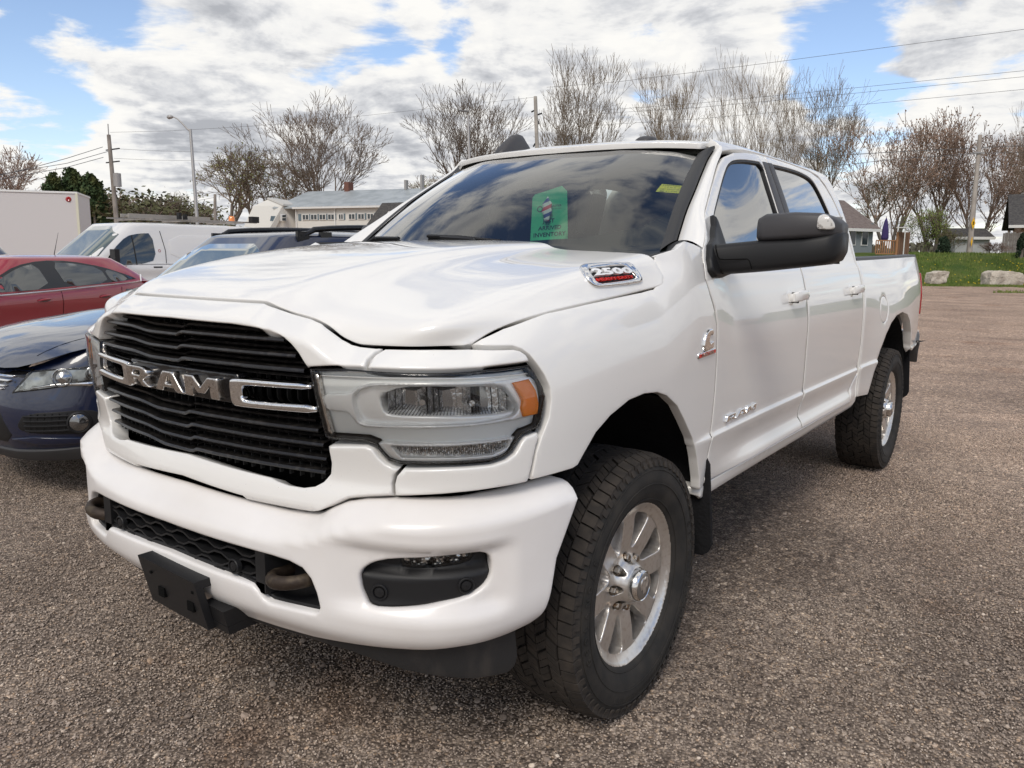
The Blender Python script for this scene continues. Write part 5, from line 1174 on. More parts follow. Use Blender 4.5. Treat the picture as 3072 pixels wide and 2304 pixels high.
# ------------------------------------------------------------------ other vehicles
def auto(name,label,cat,O,yaw,sp,paint_,group=None):
    root=empty(name,(O[0],O[1],0),R(yaw),label,cat,group)
    L,Wd=sp['L'],sp['W']/2
    k=sp.get('bow',[(0,0),(.35,.02),(.60,.07),(.80,.19),(.92,.36),(.97,.52)])
    PL=Plan([(a*Wd,b) for a,b in k]+[(.985*Wd,.9),(Wd,1.6),(Wd,L-1.2),(.985*Wd,L-.6),(.93*Wd,L-.2)],.45); q0=PL.q0
    bz=pchip(*zip(*sp['belt'])); zc=pchip(*zip(*sp['top']))
    def bq(q): return bz(PL.y(np.abs(q-q0)+q0))
    off=pchip(*zip(*sp['prof']))
    fo=pchip(*zip(*sp.get('front',[(0,0),(2,0)])))
    def B(q,z):
        q=np.asarray(q,float); z=np.asarray(z,float); x,y,nx,ny=PL.pn(q); d=bq(q)-z
        f=1-sst(q0+.7,q0+1.1,np.abs(q-q0)+q0)
        o=off(z)*(1-f)+fo(z)*f-.03*np.clip(1-d/.07,0,1.3)**2
        return np.stack([x+nx*o,y+ny*o,z],-1)
    def LIDs(x,y):
        x=np.asarray(x,float); y=np.asarray(y,float)
        yy=np.linspace(q0,q0+1.6,80); px_,py_=PL.x(yy),PL.y(yy); w=np.where(y<1.2,np.interp(y,py_,px_),PL.x(np.maximum(y,1.2)))
        w=np.maximum(w,.01); s=np.clip(np.abs(x)/w,0,1)
        return np.stack([x,y,bz(y)+(zc(y)-bz(y))*(1-s**2.6)],-1)
    # body in one closed sheet per side
    arch=sp['arch']; zs=sp['sill']
    def lower(q1,q2): return [(q1,zs),(q2,zs)]
    side=[(q0,zs+.02)]
    for yc,r_ in arch:
        side+=[(yc-r_,zs)]+[(yc-r_*math.cos(t),.33+r_*math.sin(t)) for t in np.linspace(.15,math.pi-.15,11)]+[(yc+r_,zs)]
    side+=[(L-.2,zs+.05)]
    topl=[(float(q),float(bq(q))) for q in np.linspace(L-.2,q0,40)]
    me=panel(B,side+topl,name='body',h=.06,r=0,th=0); b=link('body',me,paint_,root); link('body',mirror(me),None,root)
    edge=[(float(PL.x(q))*.985,float(PL.y(q))+.01) for q in np.linspace(q0+.02,L-.2,50)]
    lid=edge+[(0,L-.15)]+[(-a,c) for a,c in edge[::-1]]
    link('deck',panel(LIDs,lid,name='deck',h=.07,r=0,th=.0),paint_,root)
    bmo(lambda bm:box(bm,-Wd*.93,Wd*.93,L-.22,L-.05,zs+.05,float(bz(L-.2))),'tail',paint_,root,bevel=.05,seg=3,smooth=40)
    # greenhouse
    g=sp['gh']; n_=8
    def ringpt(a,z):
        v=np.clip((z-g['z0'])/(g['z1']-g['z0']),0,1); bl=v**1.25
        y0=g['y0b']+(g['y0t']-g['y0b'])*v; y1=g['y1b']+(g['y1t']-g['y1b'])*(v**1.5)
        w=g['wb']+(g['wt']-g['wb'])*bl; c,s_=np.cos(a),np.sin(a); e=2/n_
        x=w*np.sign(c)*np.abs(c)**e; ym=(y0+y1)/2; yh=(y1-y0)/2; y=ym+yh*np.sign(s_)*np.abs(s_)**e
        y=y-np.where(s_<0,1,-1)*.09*(1-(x/w)**2)*0
        return np.stack([x,y,z+0*x],-1)
    V=[];F=[];N=96;M_=14
    for j in range(M_+1):
        z=g['z0']-.03+(g['z1']-g['z0']+.03)*j/M_
        for i in range(N): V.append(tuple(ringpt(np.array(2*math.pi*(i+.5)/N),np.array(z))))
    for j in range(M_):
        for i in range(N): F.append((j*N+i,j*N+(i+1)%N,(j+1)*N+(i+1)%N,(j+1)*N+i))
    # roof cap: rings shrinking to the middle
    last=[V[M_*N+i] for i in range(N)]; cx=sum(p[1] for p in last)/N; base=len(V)-N
    for s_,dz in ((.985,.012),(.95,.024),(.85,.040),(.6,.058),(.3,.066)):
        for p in last: V.append((p[0]*s_,cx+(p[1]-cx)*s_,p[2]+dz*sp.get('crown',1)))
        for i in range(N): F.append((base+i,base+(i+1)%N,base+N+(i+1)%N,base+N+i))
        base+=N
    V.append((0,cx,g['z1']+.068*sp.get('crown',1))); F+=[(base+i,base+(i+1)%N,len(V)-1) for i in range(N)]
    cabin=link('cabin',mesh('cabin',V,F,True),paint_,root)
    def GS(y,z):    # side glass surface
        y=np.asarray(y,float); z=np.asarray(z,float); v=np.clip((z-g['z0'])/(g['z1']-g['z0']),0,1); w=g['wb']+(g['wt']-g['wb'])*v**1.25
        y0=g['y0b']+(g['y0t']-g['y0b'])*v; y1=g['y1b']+(g['y1t']-g['y1b'])*(v**1.5); ym=(y0+y1)/2; yh=(y1-y0)/2
        t=np.clip(np.abs((y-ym)/yh),0,.999); return np.stack([w*(1-t**n_)**(1/n_),y,z],-1)
    def GF(x,z):    # windscreen surface
        x=np.asarray(x,float); z=np.asarray(z,float); v=np.clip((z-g['z0'])/(g['z1']-g['z0']),0,1); w=g['wb']+(g['wt']-g['wb'])*v**1.25
        y0=g['y0b']+(g['y0t']-g['y0b'])*v; y1=g['y1b']+(g['y1t']-g['y1b'])*(v**1.5); ym=(y0+y1)/2; yh=(y1-y0)/2
        t=np.clip(np.abs(x/w),0,.999); return np.stack([x,ym-yh*(1-t**n_)**(1/n_),z],-1)
    if sp.get('band'):
        bd=chaikin(sp['band'],1); pm=panel(O_(GS,.002),bd,name='window_band',h=.08,r=0,th=0); pb_=link('window_band',pm,FRIT,root); link('window_band',mirror(pm),None,root)
    for wpn in sp['win']:
        pm=panel(O_(GS,.004),chaikin(wpn,1),name='window',h=.08,r=0,th=0); link('window',pm,sp.get('glass',CARGL),root); link('window',mirror(pm),None,root)
    z0,z1=g['z0']+.02,g['z1']-.05; wf=g['wb']*.93
    wp_=[(-wf,z0),(wf,z0),(g['wt']*.93,z1),(-g['wt']*.93,z1)]
    link('windshield',panel(O_(GF,.005),chaikin(wp_,1),name='windshield',h=.08,r=0,th=.003),sp.get('wsg',CARGL),root)
    def whl(bm):
        lathe(bm,[(.10,.20),(.105,.30),(.08,.325),(-.08,.325),(-.10,.30),(-.10,.2)],32)
    for yc,r_ in arch:
        for s in (1,-1):
            w=bmo(whl,'wheel',RUB,root,smooth=40,loc=(s*(Wd-.13),yc,.325))
            rm=bmo(lambda bm:(lathe(bm,[(.09,.205),(.07,.19),(.075,.06),(.09,.05),(.09,.0)],24)),'rim',ALLOY,w,smooth=40)
    return root,B,LIDs,GS,GF,q0,PL
CARGL=mat('car_glass',(.018,.024,.024),rough=.03,spec=.9,coat=1,coatr=.01)
CARGL2=mat('car_glass_pale',(.10,.13,.12),rough=.03,spec=1,coat=1,coatr=.01)
NAVY=paint('navy_paint',(.0035,.009,.035)); MAROON=paint('red_paint',(.30,.007,.020)); VWHITE=paint('van_white',(.72,.71,.69)); BLACKP=paint('black_paint',(.012,.012,.013)); RED2=paint('bright_red_paint',(.32,.02,.02))
# dark blue SUV beside the pickup
suv=dict(L=4.43,W=1.81,sill=.30,belt=[(0,.78),(.1,.80),(.2,.845),(.35,.90),(.6,.945),(1.1,.985),(2,1.01),(4.4,1.05)],top=[(0,.82),(.05,.835),(.12,.875),(.22,.92),(.4,.975),(.7,1.025),(1.1,1.075),(4.4,1.08)],
 prof=[(.2,-.08),(.32,-.03),(.45,0),(.6,-.005),(.75,0),(.9,-.005),(1.1,-.02)],front=[(.15,-.16),(.26,-.07),(.34,-.01),(.42,.02),(.52,.035),(.60,.03),(.68,.005),(.76,-.02),(.84,-.06),(1.0,-.12)],arch=[(.86,.37),(3.46,.37)],
 gh=dict(z0=1.02,z1=1.575,y0b=1.16,y0t=1.86,y1b=4.25,y1t=3.85,wb=.865,wt=.62),
 band=[(1.45,1.06),(2.05,1.50),(2.6,1.56),(3.6,1.53),(4.0,1.40),(4.05,1.12)],
 win=[[(1.62,1.08),(2.1,1.47),(2.6,1.52),(2.6,1.08)],[(2.66,1.08),(2.66,1.52),(3.4,1.49),(3.5,1.10)],[(3.56,1.10),(3.48,1.48),(3.8,1.40),(3.9,1.15)]],wsg=CARGL2)
SV,SB,SL_,SGS,SGF,sq0,SPL=auto('parked_suv','dark blue parked SUV with black roof rails beside the pickup grille','suv',(-3.42,-.28),-5,suv,NAVY)
def onS(nm,P,m,d=.003,h=.03,r=.003,th=.02,holes=(),par=None,ch=0,both=True):
    P2=chaikin(P,ch) if ch else P
    me=panel(O_(SB,d),P2,holes,name=nm,h=h,r=r,th=th); o=link(nm,me,m,par or SV)
    if both and not par: link(nm,mirror(me),None,SV)
    return o
q=sq0
shl=onS('headlight',[(q+.575,.660),(q+.62,.668),(q+.80,.690),(q+1.05,.735),(q+1.18,.79),(q+1.10,.815),(q+.85,.800),(q+.68,.785)],BLKG,d=.002)
link('lamp_interior',panel(O_(SB,.006),[(q+.60,.672),(q+.80,.698),(q+1.03,.742),(q+1.12,.79),(q+.85,.792),(q+.69,.775)],name='lamp_interior',h=.03,r=0,th=0),mat('lamp_smoke',(.20,.21,.21),rough=.15,metal=.6,noise=(7,3,(.42,.44,.43),.45,.6)),shl)
def vproj(bm):
    for qq,zz_,rr_ in ((q+.86,.750,.048),(q+1.02,.768,.038)):
        p=Vector(SB(qq,zz_)); nn=Vector(surf_n(SB,np.array(qq),np.array(zz_))); Mt=Matrix.Translation(p)@nn.to_track_quat('X','Z').to_matrix().to_4x4(); st=len(bm.verts)
        lathe(bm,[(-.01,rr_*1.15),(.010,rr_*1.1),(.012,rr_),(.004,rr_*.9),(.012,rr_*.6),(.018,0.001)],26); bm.verts.ensure_lookup_table()
        for v in bm.verts[st:]: v.co=Mt@v.co
bmo(vproj,'projector',REFL,shl,smooth=40)
link('lamp_strip',panel(O_(SB,.009),[(q+.60,.676),(q+.80,.702),(q+.86,.708),(q+1.0,.698),(q+1.05,.722),(q+.87,.722),(q+.79,.714)],name='lamp_strip',h=.03,r=0,th=.003),CHROME,shl)
link('lens',panel(O_(SB,.013),[(q+.585,.664),(q+.62,.670),(q+.80,.693),(q+1.04,.738),(q+1.16,.79),(q+1.09,.81),(q+.85,.798),(q+.68,.782)],name='lens',h=.03,r=.003,th=.008),GLL,shl)
gr=onS('grille',[(q+.0,.665),(q+.55,.655),(q+.60,.70),(q+.66,.785),(q+0,.792)],BLKG,d=-.002)
for z_ in (.752,.730,.700,.682): onS('grille_bar',[(q,z_-.006),(q+.50+(z_-.69)*.9,z_-.007),(q+.53+(z_-.69)*.9,z_+.003),(q+.50+(z_-.69)*.9,z_+.004),(q,z_+.004)],CHROME,d=.010,h=.04,r=.002,th=.012)
onS('fog_grille',[(q+.60,.46),(q+.70,.435),(q+.98,.42),(q+1.05,.45),(q+1.06,.53),(q+.98,.565),(q+.66,.555)],BLK,d=.001,ch=1)
def fogr(bm):
    for i in range(4):
        z_=.452+i*.028; a=[Vector(O_(SB,.006)(qq,z_)) for qq in np.linspace(q+.66,q+.92,7)]; tube(bm,a,.006,6)
    for i in range(7):
        qq=q+.68+i*.035; tube(bm,[Vector(O_(SB,.003)(qq,.44)),Vector(O_(SB,.003)(qq+.02,.55))],.004,5)
bmo(fogr,'fog_grille_bars',BLK,SV,smooth=40)
def fogl(bm):
    p=Vector(SB(q+.93,.492)); nn=Vector(surf_n(SB,np.array(q+.93),np.array(.492))); Mt=Matrix.Translation(p)@nn.to_track_quat('X','Z').to_matrix().to_4x4()
    lathe(bm,[(-.01,.066),(.012,.064),(.016,.056),(.008,.050)],30)
    for v in bm.verts: v.co=Mt@v.co
fgo=bmo(fogl,'fog_lamp',BLK,SV,smooth=40)
def fogl2(bm):
    p=Vector(SB(q+.93,.492)); nn=Vector(surf_n(SB,np.array(q+.93),np.array(.492))); Mt=Matrix.Translation(p)@nn.to_track_quat('X','Z').to_matrix().to_4x4()
    lathe(bm,[(.010,.051),(.020,.035),(.024,.001)],30)
    for v in bm.verts: v.co=Mt@v.co
bmo(fogl2,'fog_lens',mat('fog_glass',(.25,.25,.25),rough=.08,metal=.9),fgo,smooth=60)
onS('lower_bumper_trim',[(q,.245),(q+1.20,.270),(q+1.35,.33),(q+1.25,.355),(q+.95,.345),(q+.55,.325),(q,.325)],mat('trim_grey',(.045,.045,.048),rough=.6),d=.012,h=.05,r=.006,th=.06)
onS('lower_grille',[(q,.37),(q+.50,.37),(q+.56,.42),(q+.50,.555),(q,.56)],BLK,d=.001)
onS('bumper_blade',[(q+.55,.398),(q+.70,.418),(q+1.04,.395),(q+.98,.370),(q+.72,.372)],NAVY,d=.012,h=.04,r=.004,th=.02)
def hcr(bm):
    pass
def srail(bm,s):
    P=[]; 
    for t in np.linspace(0,1,15):
        y=1.98+t*2.0; z=1.585+.085*math.sin(math.pi*min(1,max(0,t)))**.35
        P.append((s*(.60+.0*t),y,z if 0<t<1 else 1.565))
    tube(bm,P,[.012]+[.022]*13+[.012],8)
    for t in (0.02,.12,.5,.88,.98): 
        y=1.98+t*2.0; box(bm,s*.60-.014,s*.60+.014,y-.05,y+.05,1.55,1.62)
for s in (1,-1): bmo(lambda bm:srail(bm,s),'roof_rail',BLKG,SV,smooth=50)
def vmir(bm,s): 
    box(bm,s*.93,s*1.10,1.46,1.56,1.02,1.16)
for s in (1,-1): bmo(lambda bm:vmir(bm,s),'door_mirror',NAVY,SV,bevel=.035,seg=3,smooth=40)
# hood shut line between wing and bonnet
def seam_(Fn,P,par,m=DARK,w=.004,nm='shut_line'):
    pts=[Vector(Fn(a,b)) for a,b in dens(P,.05,False)]; return bmo(lambda bm:tube(bm,pts,w,5),nm,m,par)
seam_(O_(SL_,.0),[(.62,.20),(.66,.5),(.70,.9),(.72,1.15)],SV,w=.0015); seam_(O_(SB,0),[(q,.797),(q+.60,.792),(q+.68,.792)],SV,w=.006)
# red hatchback
hat=dict(L=4.45,W=1.79,sill=.25,belt=[(0,.68),(.3,.76),(.8,.84),(1.2,.90),(1.45,.955),(2.4,.985),(3.4,1.03),(4.4,1.06)],top=[(0,.70),(.3,.80),(1.0,.93),(1.4,.99),(4.4,1.10)],
 prof=[(.2,-.06),(.3,-.02),(.42,0),(.60,-.012),(.74,-.004),(.80,.004),(.86,-.002),(1.0,-.012),(1.2,-.03)],arch=[(.9,.36),(3.6,.36)],
 gh=dict(z0=.93,z1=1.385,y0b=.95,y0t=1.80,y1b=4.62,y1t=3.95,wb=.845,wt=.60),crown=1.05,
 band=[(1.18,.955),(1.55,1.15),(1.95,1.31),(2.4,1.375),(2.9,1.37),(3.5,1.28),(4.0,1.13),(4.12,1.075)],
 win=[[(1.30,.975),(1.62,1.15),(1.98,1.285),(2.28,1.335),(2.33,1.00)],[(2.62,1.008),(2.56,1.345),(2.9,1.338),(3.42,1.268),(3.46,1.045)],[(3.52,1.05),(3.48,1.255),(3.80,1.17),(3.90,1.075)],[(3.94,1.085),(3.86,1.15),(4.03,1.10)]])
HT,HB,HL_,HGS,HGF,hq0,HPL=auto('parked_hatchback','dark red parked hatchback with chrome window line behind the blue SUV','car',(-9.27,.46),22.6,hat,MAROON); HT.location.z=-.04
def beltx(bm):
    P=[Vector(O_(HB,.004)(y,float(z)-.012)) for y,z in zip(np.linspace(1.05,4.15,30),np.interp(np.linspace(1.05,4.15,30),[1.05,1.45,2.4,3.4,4.15],[.945,.958,.987,1.032,1.058]))]+[Vector((.70,4.28,1.15))]
    tube(bm,P,.011,6)
o=bmo(beltx,'chrome_trim',mat('bright_trim',(.85,.85,.85),rough=.3,metal=.3),HT,smooth=50); link('chrome_trim',mirror(o.data),None,HT)
for y0 in (2.44,3.62): 
    P=[(y0,.96),(y0,.80),(y0-.01,.6),(y0-.03,.4)] if y0<3 else [(y0,.98),(y0-.02,.85),(y0-.12,.7)]
    o=seam_(O_(HB,.001),P,HT); link('shut_line',mirror(o.data),None,HT)
for yh in (2.12,3.25):
    def hh(bm):
        P=[Vector(O_(HB,d_)(y,z)) for y,z,d_ in ((yh-.11,.852,.004),(yh-.06,.862,.030),(yh+.05,.868,.032),(yh+.11,.868,.004))]; tube(bm,P,[.010,.016,.016,.010],8)
    o=bmo(hh,'handle',MAROON,HT,smooth=50); link('handle',mirror(o.data),None,HT)
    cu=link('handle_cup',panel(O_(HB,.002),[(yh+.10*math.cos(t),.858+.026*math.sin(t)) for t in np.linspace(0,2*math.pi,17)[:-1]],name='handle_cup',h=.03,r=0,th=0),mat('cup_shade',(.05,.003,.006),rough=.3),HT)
def spl(bm): 
    box(bm,-.60,.60,3.62,4.14,1.335,1.36)
    for v in bm.verts:
        if v.co.y>4: v.co.z-=.075; v.co.x*=.95
bmo(spl,'rear_spoiler',MAROON,HT,bevel=.02,seg=2,smooth=40)
bmo(lambda bm:tube(bm,[(0,3.3,1.43),(0,3.42,1.78)],[.006,.002],6),'antenna',BLK,HT)
bmo(lambda bm:box(bm,.90,1.08,1.08,1.16,.93,1.04),'door_mirror',MAROON,HT,bevel=.03,seg=3,smooth=40)
seats=lambda bm:[box(bm,x-.12,x+.12,y,y+.08,1.05,1.22) for x in (-.4,.4) for y in (2.2,3.1)]
# white work van
van=dict(L=5.4,W=2.0,sill=.35,belt=[(0,.85),(.4,1.0),(.8,1.08),(1.2,1.12),(5.4,1.15)],top=[(0,.9),(.3,1.06),(.6,1.13),(1.0,1.22),(5.4,1.22)],
 prof=[(.3,-.05),(.4,-.01),(.7,0),(.9,-.015),(1.0,0),(1.2,-.01)],arch=[(.95,.38),(4.1,.38)],
 gh=dict(z0=1.10,z1=1.93,y0b=.55,y0t=1.62,y1b=5.4,y1t=5.25,wb=.97,wt=.80),crown=.8,
 win=[[(1.05,1.14),(1.30,1.42),(1.62,1.68),(1.90,1.74),(2.18,1.75),(2.20,1.22),(1.85,1.13),(1.4,1.10)]],wsg=CARGL2)
VN,VB,VL_,VGS,VGF,vq0,VPL=auto('work_van','white panel van with ladder rack and amber beacon on its roof','van',(-15.5,5.25),0,van,VWHITE); VN.scale=(1,1,1.07)
seam_(O_(VGS,.004),[(2.42,1.15),(2.44,1.4),(2.38,1.80)],VN,w=.006); seam_(O_(VGS,.004),[(4.0,1.15),(4.02,1.5),(3.96,1.82)],VN,w=.005)
seam_(O_(VGS,.0065),[(1.74,1.12),(1.73,1.70)],VN,w=.012,m=BLK,nm='window_post')
link('side_panel',panel(O_(VGS,.004),chaikin([(2.55,1.22),(2.55,1.72),(3.9,1.74),(3.9,1.22)],1),name='side_panel',h=.1,r=.006,th=.004),VWHITE,VN)
bmo(lambda bm:box(bm,1.02,1.22,1.15,1.25,1.15,1.42),'door_mirror',BLK,VN,bevel=.03,seg=2,smooth=40)
bmo(lambda bm:box(bm,.985,1.01,2.10,2.30,1.055,1.085),'handle',BLK,VN,bevel=.008)
link('badge',panel(O_(VGS,.0045),[(2.30+.03*math.cos(t),1.40+.03*math.sin(t)) for t in np.linspace(0,6.28,17)[:-1]],[[(2.30+.02*math.cos(t),1.40+.02*math.sin(t)) for t in np.linspace(0,6.28,17)[:-1]]],name='badge',h=.05,r=0,th=0),RED2,VN)
def rack(bm):
    for x in (-.45,.45): box(bm,x-.02,x+.02,1.9,5.2,2.055,2.085)
    for y in (2.3,3.4,4.6): box(bm,-.75,.75,y-.02,y+.02,2.03,2.06)
bmo(rack,'roof_rack',mat('rack_alloy',(.35,.32,.29),rough=.5,metal=.6),VN)
def ladder(bm):
    for x in (-.10,.22): box(bm,x-.018,x+.018,1.7,3.7,2.10,2.18)
    for i in range(8): box(bm,-.10,.22,1.8+i*.25,1.83+i*.25,2.12,2.15)
ld=bmo(ladder,'ladder',mat('ladder_alloy',(.38,.35,.31),rough=.5,metal=.5)); ld.location=(-15.35,5.5,.12); tag(ld,'aluminium ladder lying on the roof rack of the white van','ladder')
bmo(lambda bm:(box(bm,.6,.7,2.95,3.02,2.06,2.20),box(bm,.6,.7,3.10,3.16,2.06,2.17),box(bm,.55,.7,4.9,5.1,2.06,2.2)),'rack_clamp',BLK,VN,bevel=.01)
bc=empty('beacon',(-13.3,8.75,2.02)); bc.parent=None
bmo(lambda bm:lathe(bm,[(0,.001),(0,.09),(.07,.085),(.07,0.001)],20,'Z'),'base',mat('beacon_base',(.6,.58,.55)),bc,smooth=40); bmo(lambda bm:lathe(bm,[(.07,.078),(.17,.070),(.19,.05),(.19,0.001)],20,'Z'),'dome',mat('amber_dome',(.80,.24,.04),rough=.2,coat=1),bc,smooth=50)
bc.parent=VN; bc.location=(.15,4.7,2.02); 
# tall white box lorry
def boxtruck():
    p=gp(272,26.8); q_=gp(-250,25.2); d=(q_-p).normalized(); ang=math.atan2(d.y,d.x)
    root=empty('box_lorry',(p.x,p.y,0),ang,'tall plain white box body of a lorry at the left edge','lorry')
    wm=mat('box_panel_white',(.60,.57,.56),rough=.45)
    ztop=3.36
    bmo(lambda bm:box(bm,0,7.0,-2.4,0,.95,ztop),'cargo_box',wm,root,bevel=.02)
    bmo(lambda bm:(box(bm,-.03,7.03,-2.43,.03,ztop-.01,ztop+.05),),'top_rail',mat('rail_white',(.78,.77,.75),rough=.4,metal=.2),root)
    bmo(lambda bm:box(bm,-.04,.03,-.05,.04,.93,ztop),'corner_post',mat('post_cream',(.66,.64,.50),rough=.4),root)
    bmo(lambda bm:lathe(bm,[(.0,.001),(.03,.001),(.05,.05),(.0,.09)][::-1],20,'Y'),'marker_lamp',RED,root,loc=(.24,.0,ztop-.20),smooth=50)
    for x in (1.0,1.9): bmo(lambda bm:lathe(bm,[(-.15,.3),(-.14,.45),(.14,.45),(.15,.3)],24,'Y'),'wheel',RUB,root,loc=(x,-.2,.45),smooth=40)
    bmo(lambda bm:box(bm,.2,9.0,-1.6,-.6,.7,.94),'chassis',DARK,root)
    bmo(lambda bm:box(bm,7.3,9.2,-2.3,-.1,.6,2.6),'lorry_cab',VWHITE,root,bevel=.12,seg=3,smooth=40)
boxtruck()
# black SUV and red SUV further off, both mostly hidden
suv2=dict(suv); 
p=gp(58,11.5)-Vector((.81,.586,0))*4.43; BK,*_=auto('parked_suv','black parked vehicle with curved dark rear window cut by the left edge','suv',(p.x,p.y),-54,suv2,BLACKP)
BK.scale=(1,1,1.06)
p=gp(70,19.5); R2,*_=auto('parked_suv','bright red parked car showing only its roof before the white lorry','car',(p.x,p.y),-30,suv2,RED2); R2.scale=(1,1,1.0)
# ------------------------------------------------------------------ grass bank, boulders
def grass_mat():
    m=mat('grass',(.055,.10,.016),rough=.9,spec=.2,noise=(.35,6,(.13,.16,.035),.38,.66),bump=(9,6,1.0,.25)); return m
GRASS=grass_mat()
def bank():
    V=[];F=[]; NX,NY=120,26
    for j in range(NY+1):
        t=j/NY
        for i in range(NX+1):
            px=1700+i*(4600-1700)/NX; D0=45.6+.35*math.sin(i*1.7)+.25*math.sin(i*.6+1)
            D=D0+t**1.2*70; z=-.03+1.95*float(sst(0,15,D-D0))+.0*t+.06*math.sin(px*.013+D)*min(1,(D-D0)/4)
            p=gp(px,D,z); V.append(tuple(p))
    for j in range(NY):
        for i in range(NX): a=j*(NX+1)+i; F.append((a,a+1,a+NX+2,a+NX+1))
    o=link('grass_bank',mesh('grass_bank',V,F,True),GRASS); tag(o,kind='structure')
bank()
def bankz(D,D0=45.6): return -.03+1.95*float(sst(0,15,D-D0))
def tufts():
    rnd=random.Random(5); V=[];F=[]
    for k in range(16000):
        px=2640+rnd.random()*520; D=45.5+rnd.random()**1.6*17; z=bankz(D)-.02; p=gp(px,D,z)
        h=.10+.14*rnd.random()*(1 if D>47 else .6); a=rnd.random()*6.28; w=.035
        i=len(V); dx,dy=math.cos(a)*w,math.sin(a)*w; lx,ly=(rnd.random()-.5)*.12,(rnd.random()-.5)*.12
        V+=[(p.x-dx,p.y-dy,z),(p.x+dx,p.y+dy,z),(p.x+lx,p.y+ly,z+h)]; F.append((i,i+1,i+2))
    for k in range(260):   # weeds at the edge of the gravel
        px=2950+rnd.random()*200; D=36.5+rnd.random()*.9; p=gp(px,D,0); a=rnd.random()*6.28; i=len(V); dx,dy=math.cos(a)*.03,math.sin(a)*.03; V+=[(p.x-dx,p.y-dy,0),(p.x+dx,p.y+dy,0),(p.x+dy,p.y,.05+.12*rnd.random())]; F.append((i,i+1,i+2))
    for k in range(2600):   # ragged edge of the grass
        px=2640+rnd.random()*520; D=45.9-abs(rnd.gauss(0,.45))-.5*max(0,math.sin(px*.05)+math.sin(px*.017)); p=gp(px,D,0); a=rnd.random()*6.28; i=len(V); dx,dy=math.cos(a)*.03,math.sin(a)*.03; V+=[(p.x-dx,p.y-dy,0),(p.x+dx,p.y+dy,0),(p.x+dy,p.y,.04+.13*rnd.random())]; F.append((i,i+1,i+2))
    o=link('grass_tufts',mesh('grass_tufts',V,F),mat('grass_blade',(.085,.145,.02),rough=.8,noise=(1.2,3,(.19,.215,.05),.4,.65))); tag(o,kind='stuff')
    V=[];F=[]
    for k in range(230):
        px=(2980+rnd.random()*150) if rnd.random()<.75 else 2700+rnd.random()*330; D=46.3+rnd.random()**2*9; z=bankz(D)+.10+.12*rnd.random(); p=gp(px,D,z); r=.035+.02*rnd.random(); i=len(V)
        for s in range(6): V.append((p.x+r*math.cos(s*1.047),p.y+r*math.sin(s*1.047),z+.01*(s%2)))
        V.append((p.x,p.y,z+.03)); V.append((p.x,p.y,z-.03))
        for s in range(6): F.append((i+s,i+(s+1)%6,i+6)); F.append((i+(s+1)%6,i+s,i+7))
    o=link('dandelions',mesh('dandelions',V,F),mat('dandelion',(.75,.55,.01),rough=.7)); tag(o,kind='stuff')
tufts()
def boulder(pts,D,dep,label,seed):
    rnd=random.Random(seed); x0=min(p[0] for p in pts); x1=max(p[0] for p in pts); c=gp((x0+x1)/2,D); rt=Vector((_r.x,_r.y,0)).normalized(); fw=Vector((_f.x,_f.y,0)).normalized()
    bm=bmesh.new(); A=[]; B=[]
    for px,py in pts:
        w=(px-(x0+x1)/2)/2381.8*D; z=max(0,zz(py,px,D))
        A.append(bm.verts.new(c+rt*w+Vector((0,0,z)))); B.append(bm.verts.new(c+rt*w*.93+fw*dep+Vector((0,0,z*.97))))
    bm.faces.new(A); bm.faces.new(B[::-1])
    for i in range(len(A)): bm.faces.new((A[i],B[i],B[(i+1)%len(A)],A[(i+1)%len(A)]))
    bmesh.ops.recalc_face_normals(bm,faces=bm.faces)
    bmesh.ops.bevel(bm,geom=list(bm.edges),offset=.03,segments=1,affect='EDGES'); bmesh.ops.triangulate(bm,faces=bm.faces)
    for _ in range(3): bmesh.ops.subdivide_edges(bm,edges=[e for e in bm.edges if e.calc_length()>.09],cuts=1); bmesh.ops.triangulate(bm,faces=bm.faces)
    from mathutils import noise as N
    for v in bm.verts:
        q_=v.co*2.2+Vector((seed,0,0)); v.co+=Vector((N.noise(q_),N.noise(q_+Vector((9,0,0))),N.noise(q_+Vector((0,9,0)))*.5))*.09+Vector((N.noise(v.co*9),N.noise(v.co*9+Vector((5,5,5))),N.noise(v.co*7)))*.035
    me=bpy.data.meshes.new('boulder'); bm.to_mesh(me); bm.free()
    o=link('boulder',me,mat('limestone',(.56,.50,.42),rough=.9,noise=(2.2,9,(.34,.29,.24),.42,.66),bump=(14,8,.9,.06))); tag(o,label,'boulder','limestone blocks along the edge of the gravel')
boulder([(2764,852),(2766,818),(2785,812),(2818,816),(2818,826),(2812,850)],46,.9,'shorter limestone block partly hidden behind the pickup tail light',1)
boulder([(2936,857),(2940,818),(2950,812),(3000,814),(3036,820),(3042,838),(3038,857)],46,1.1,'long flat-topped limestone block out in the open below the sapling',2)
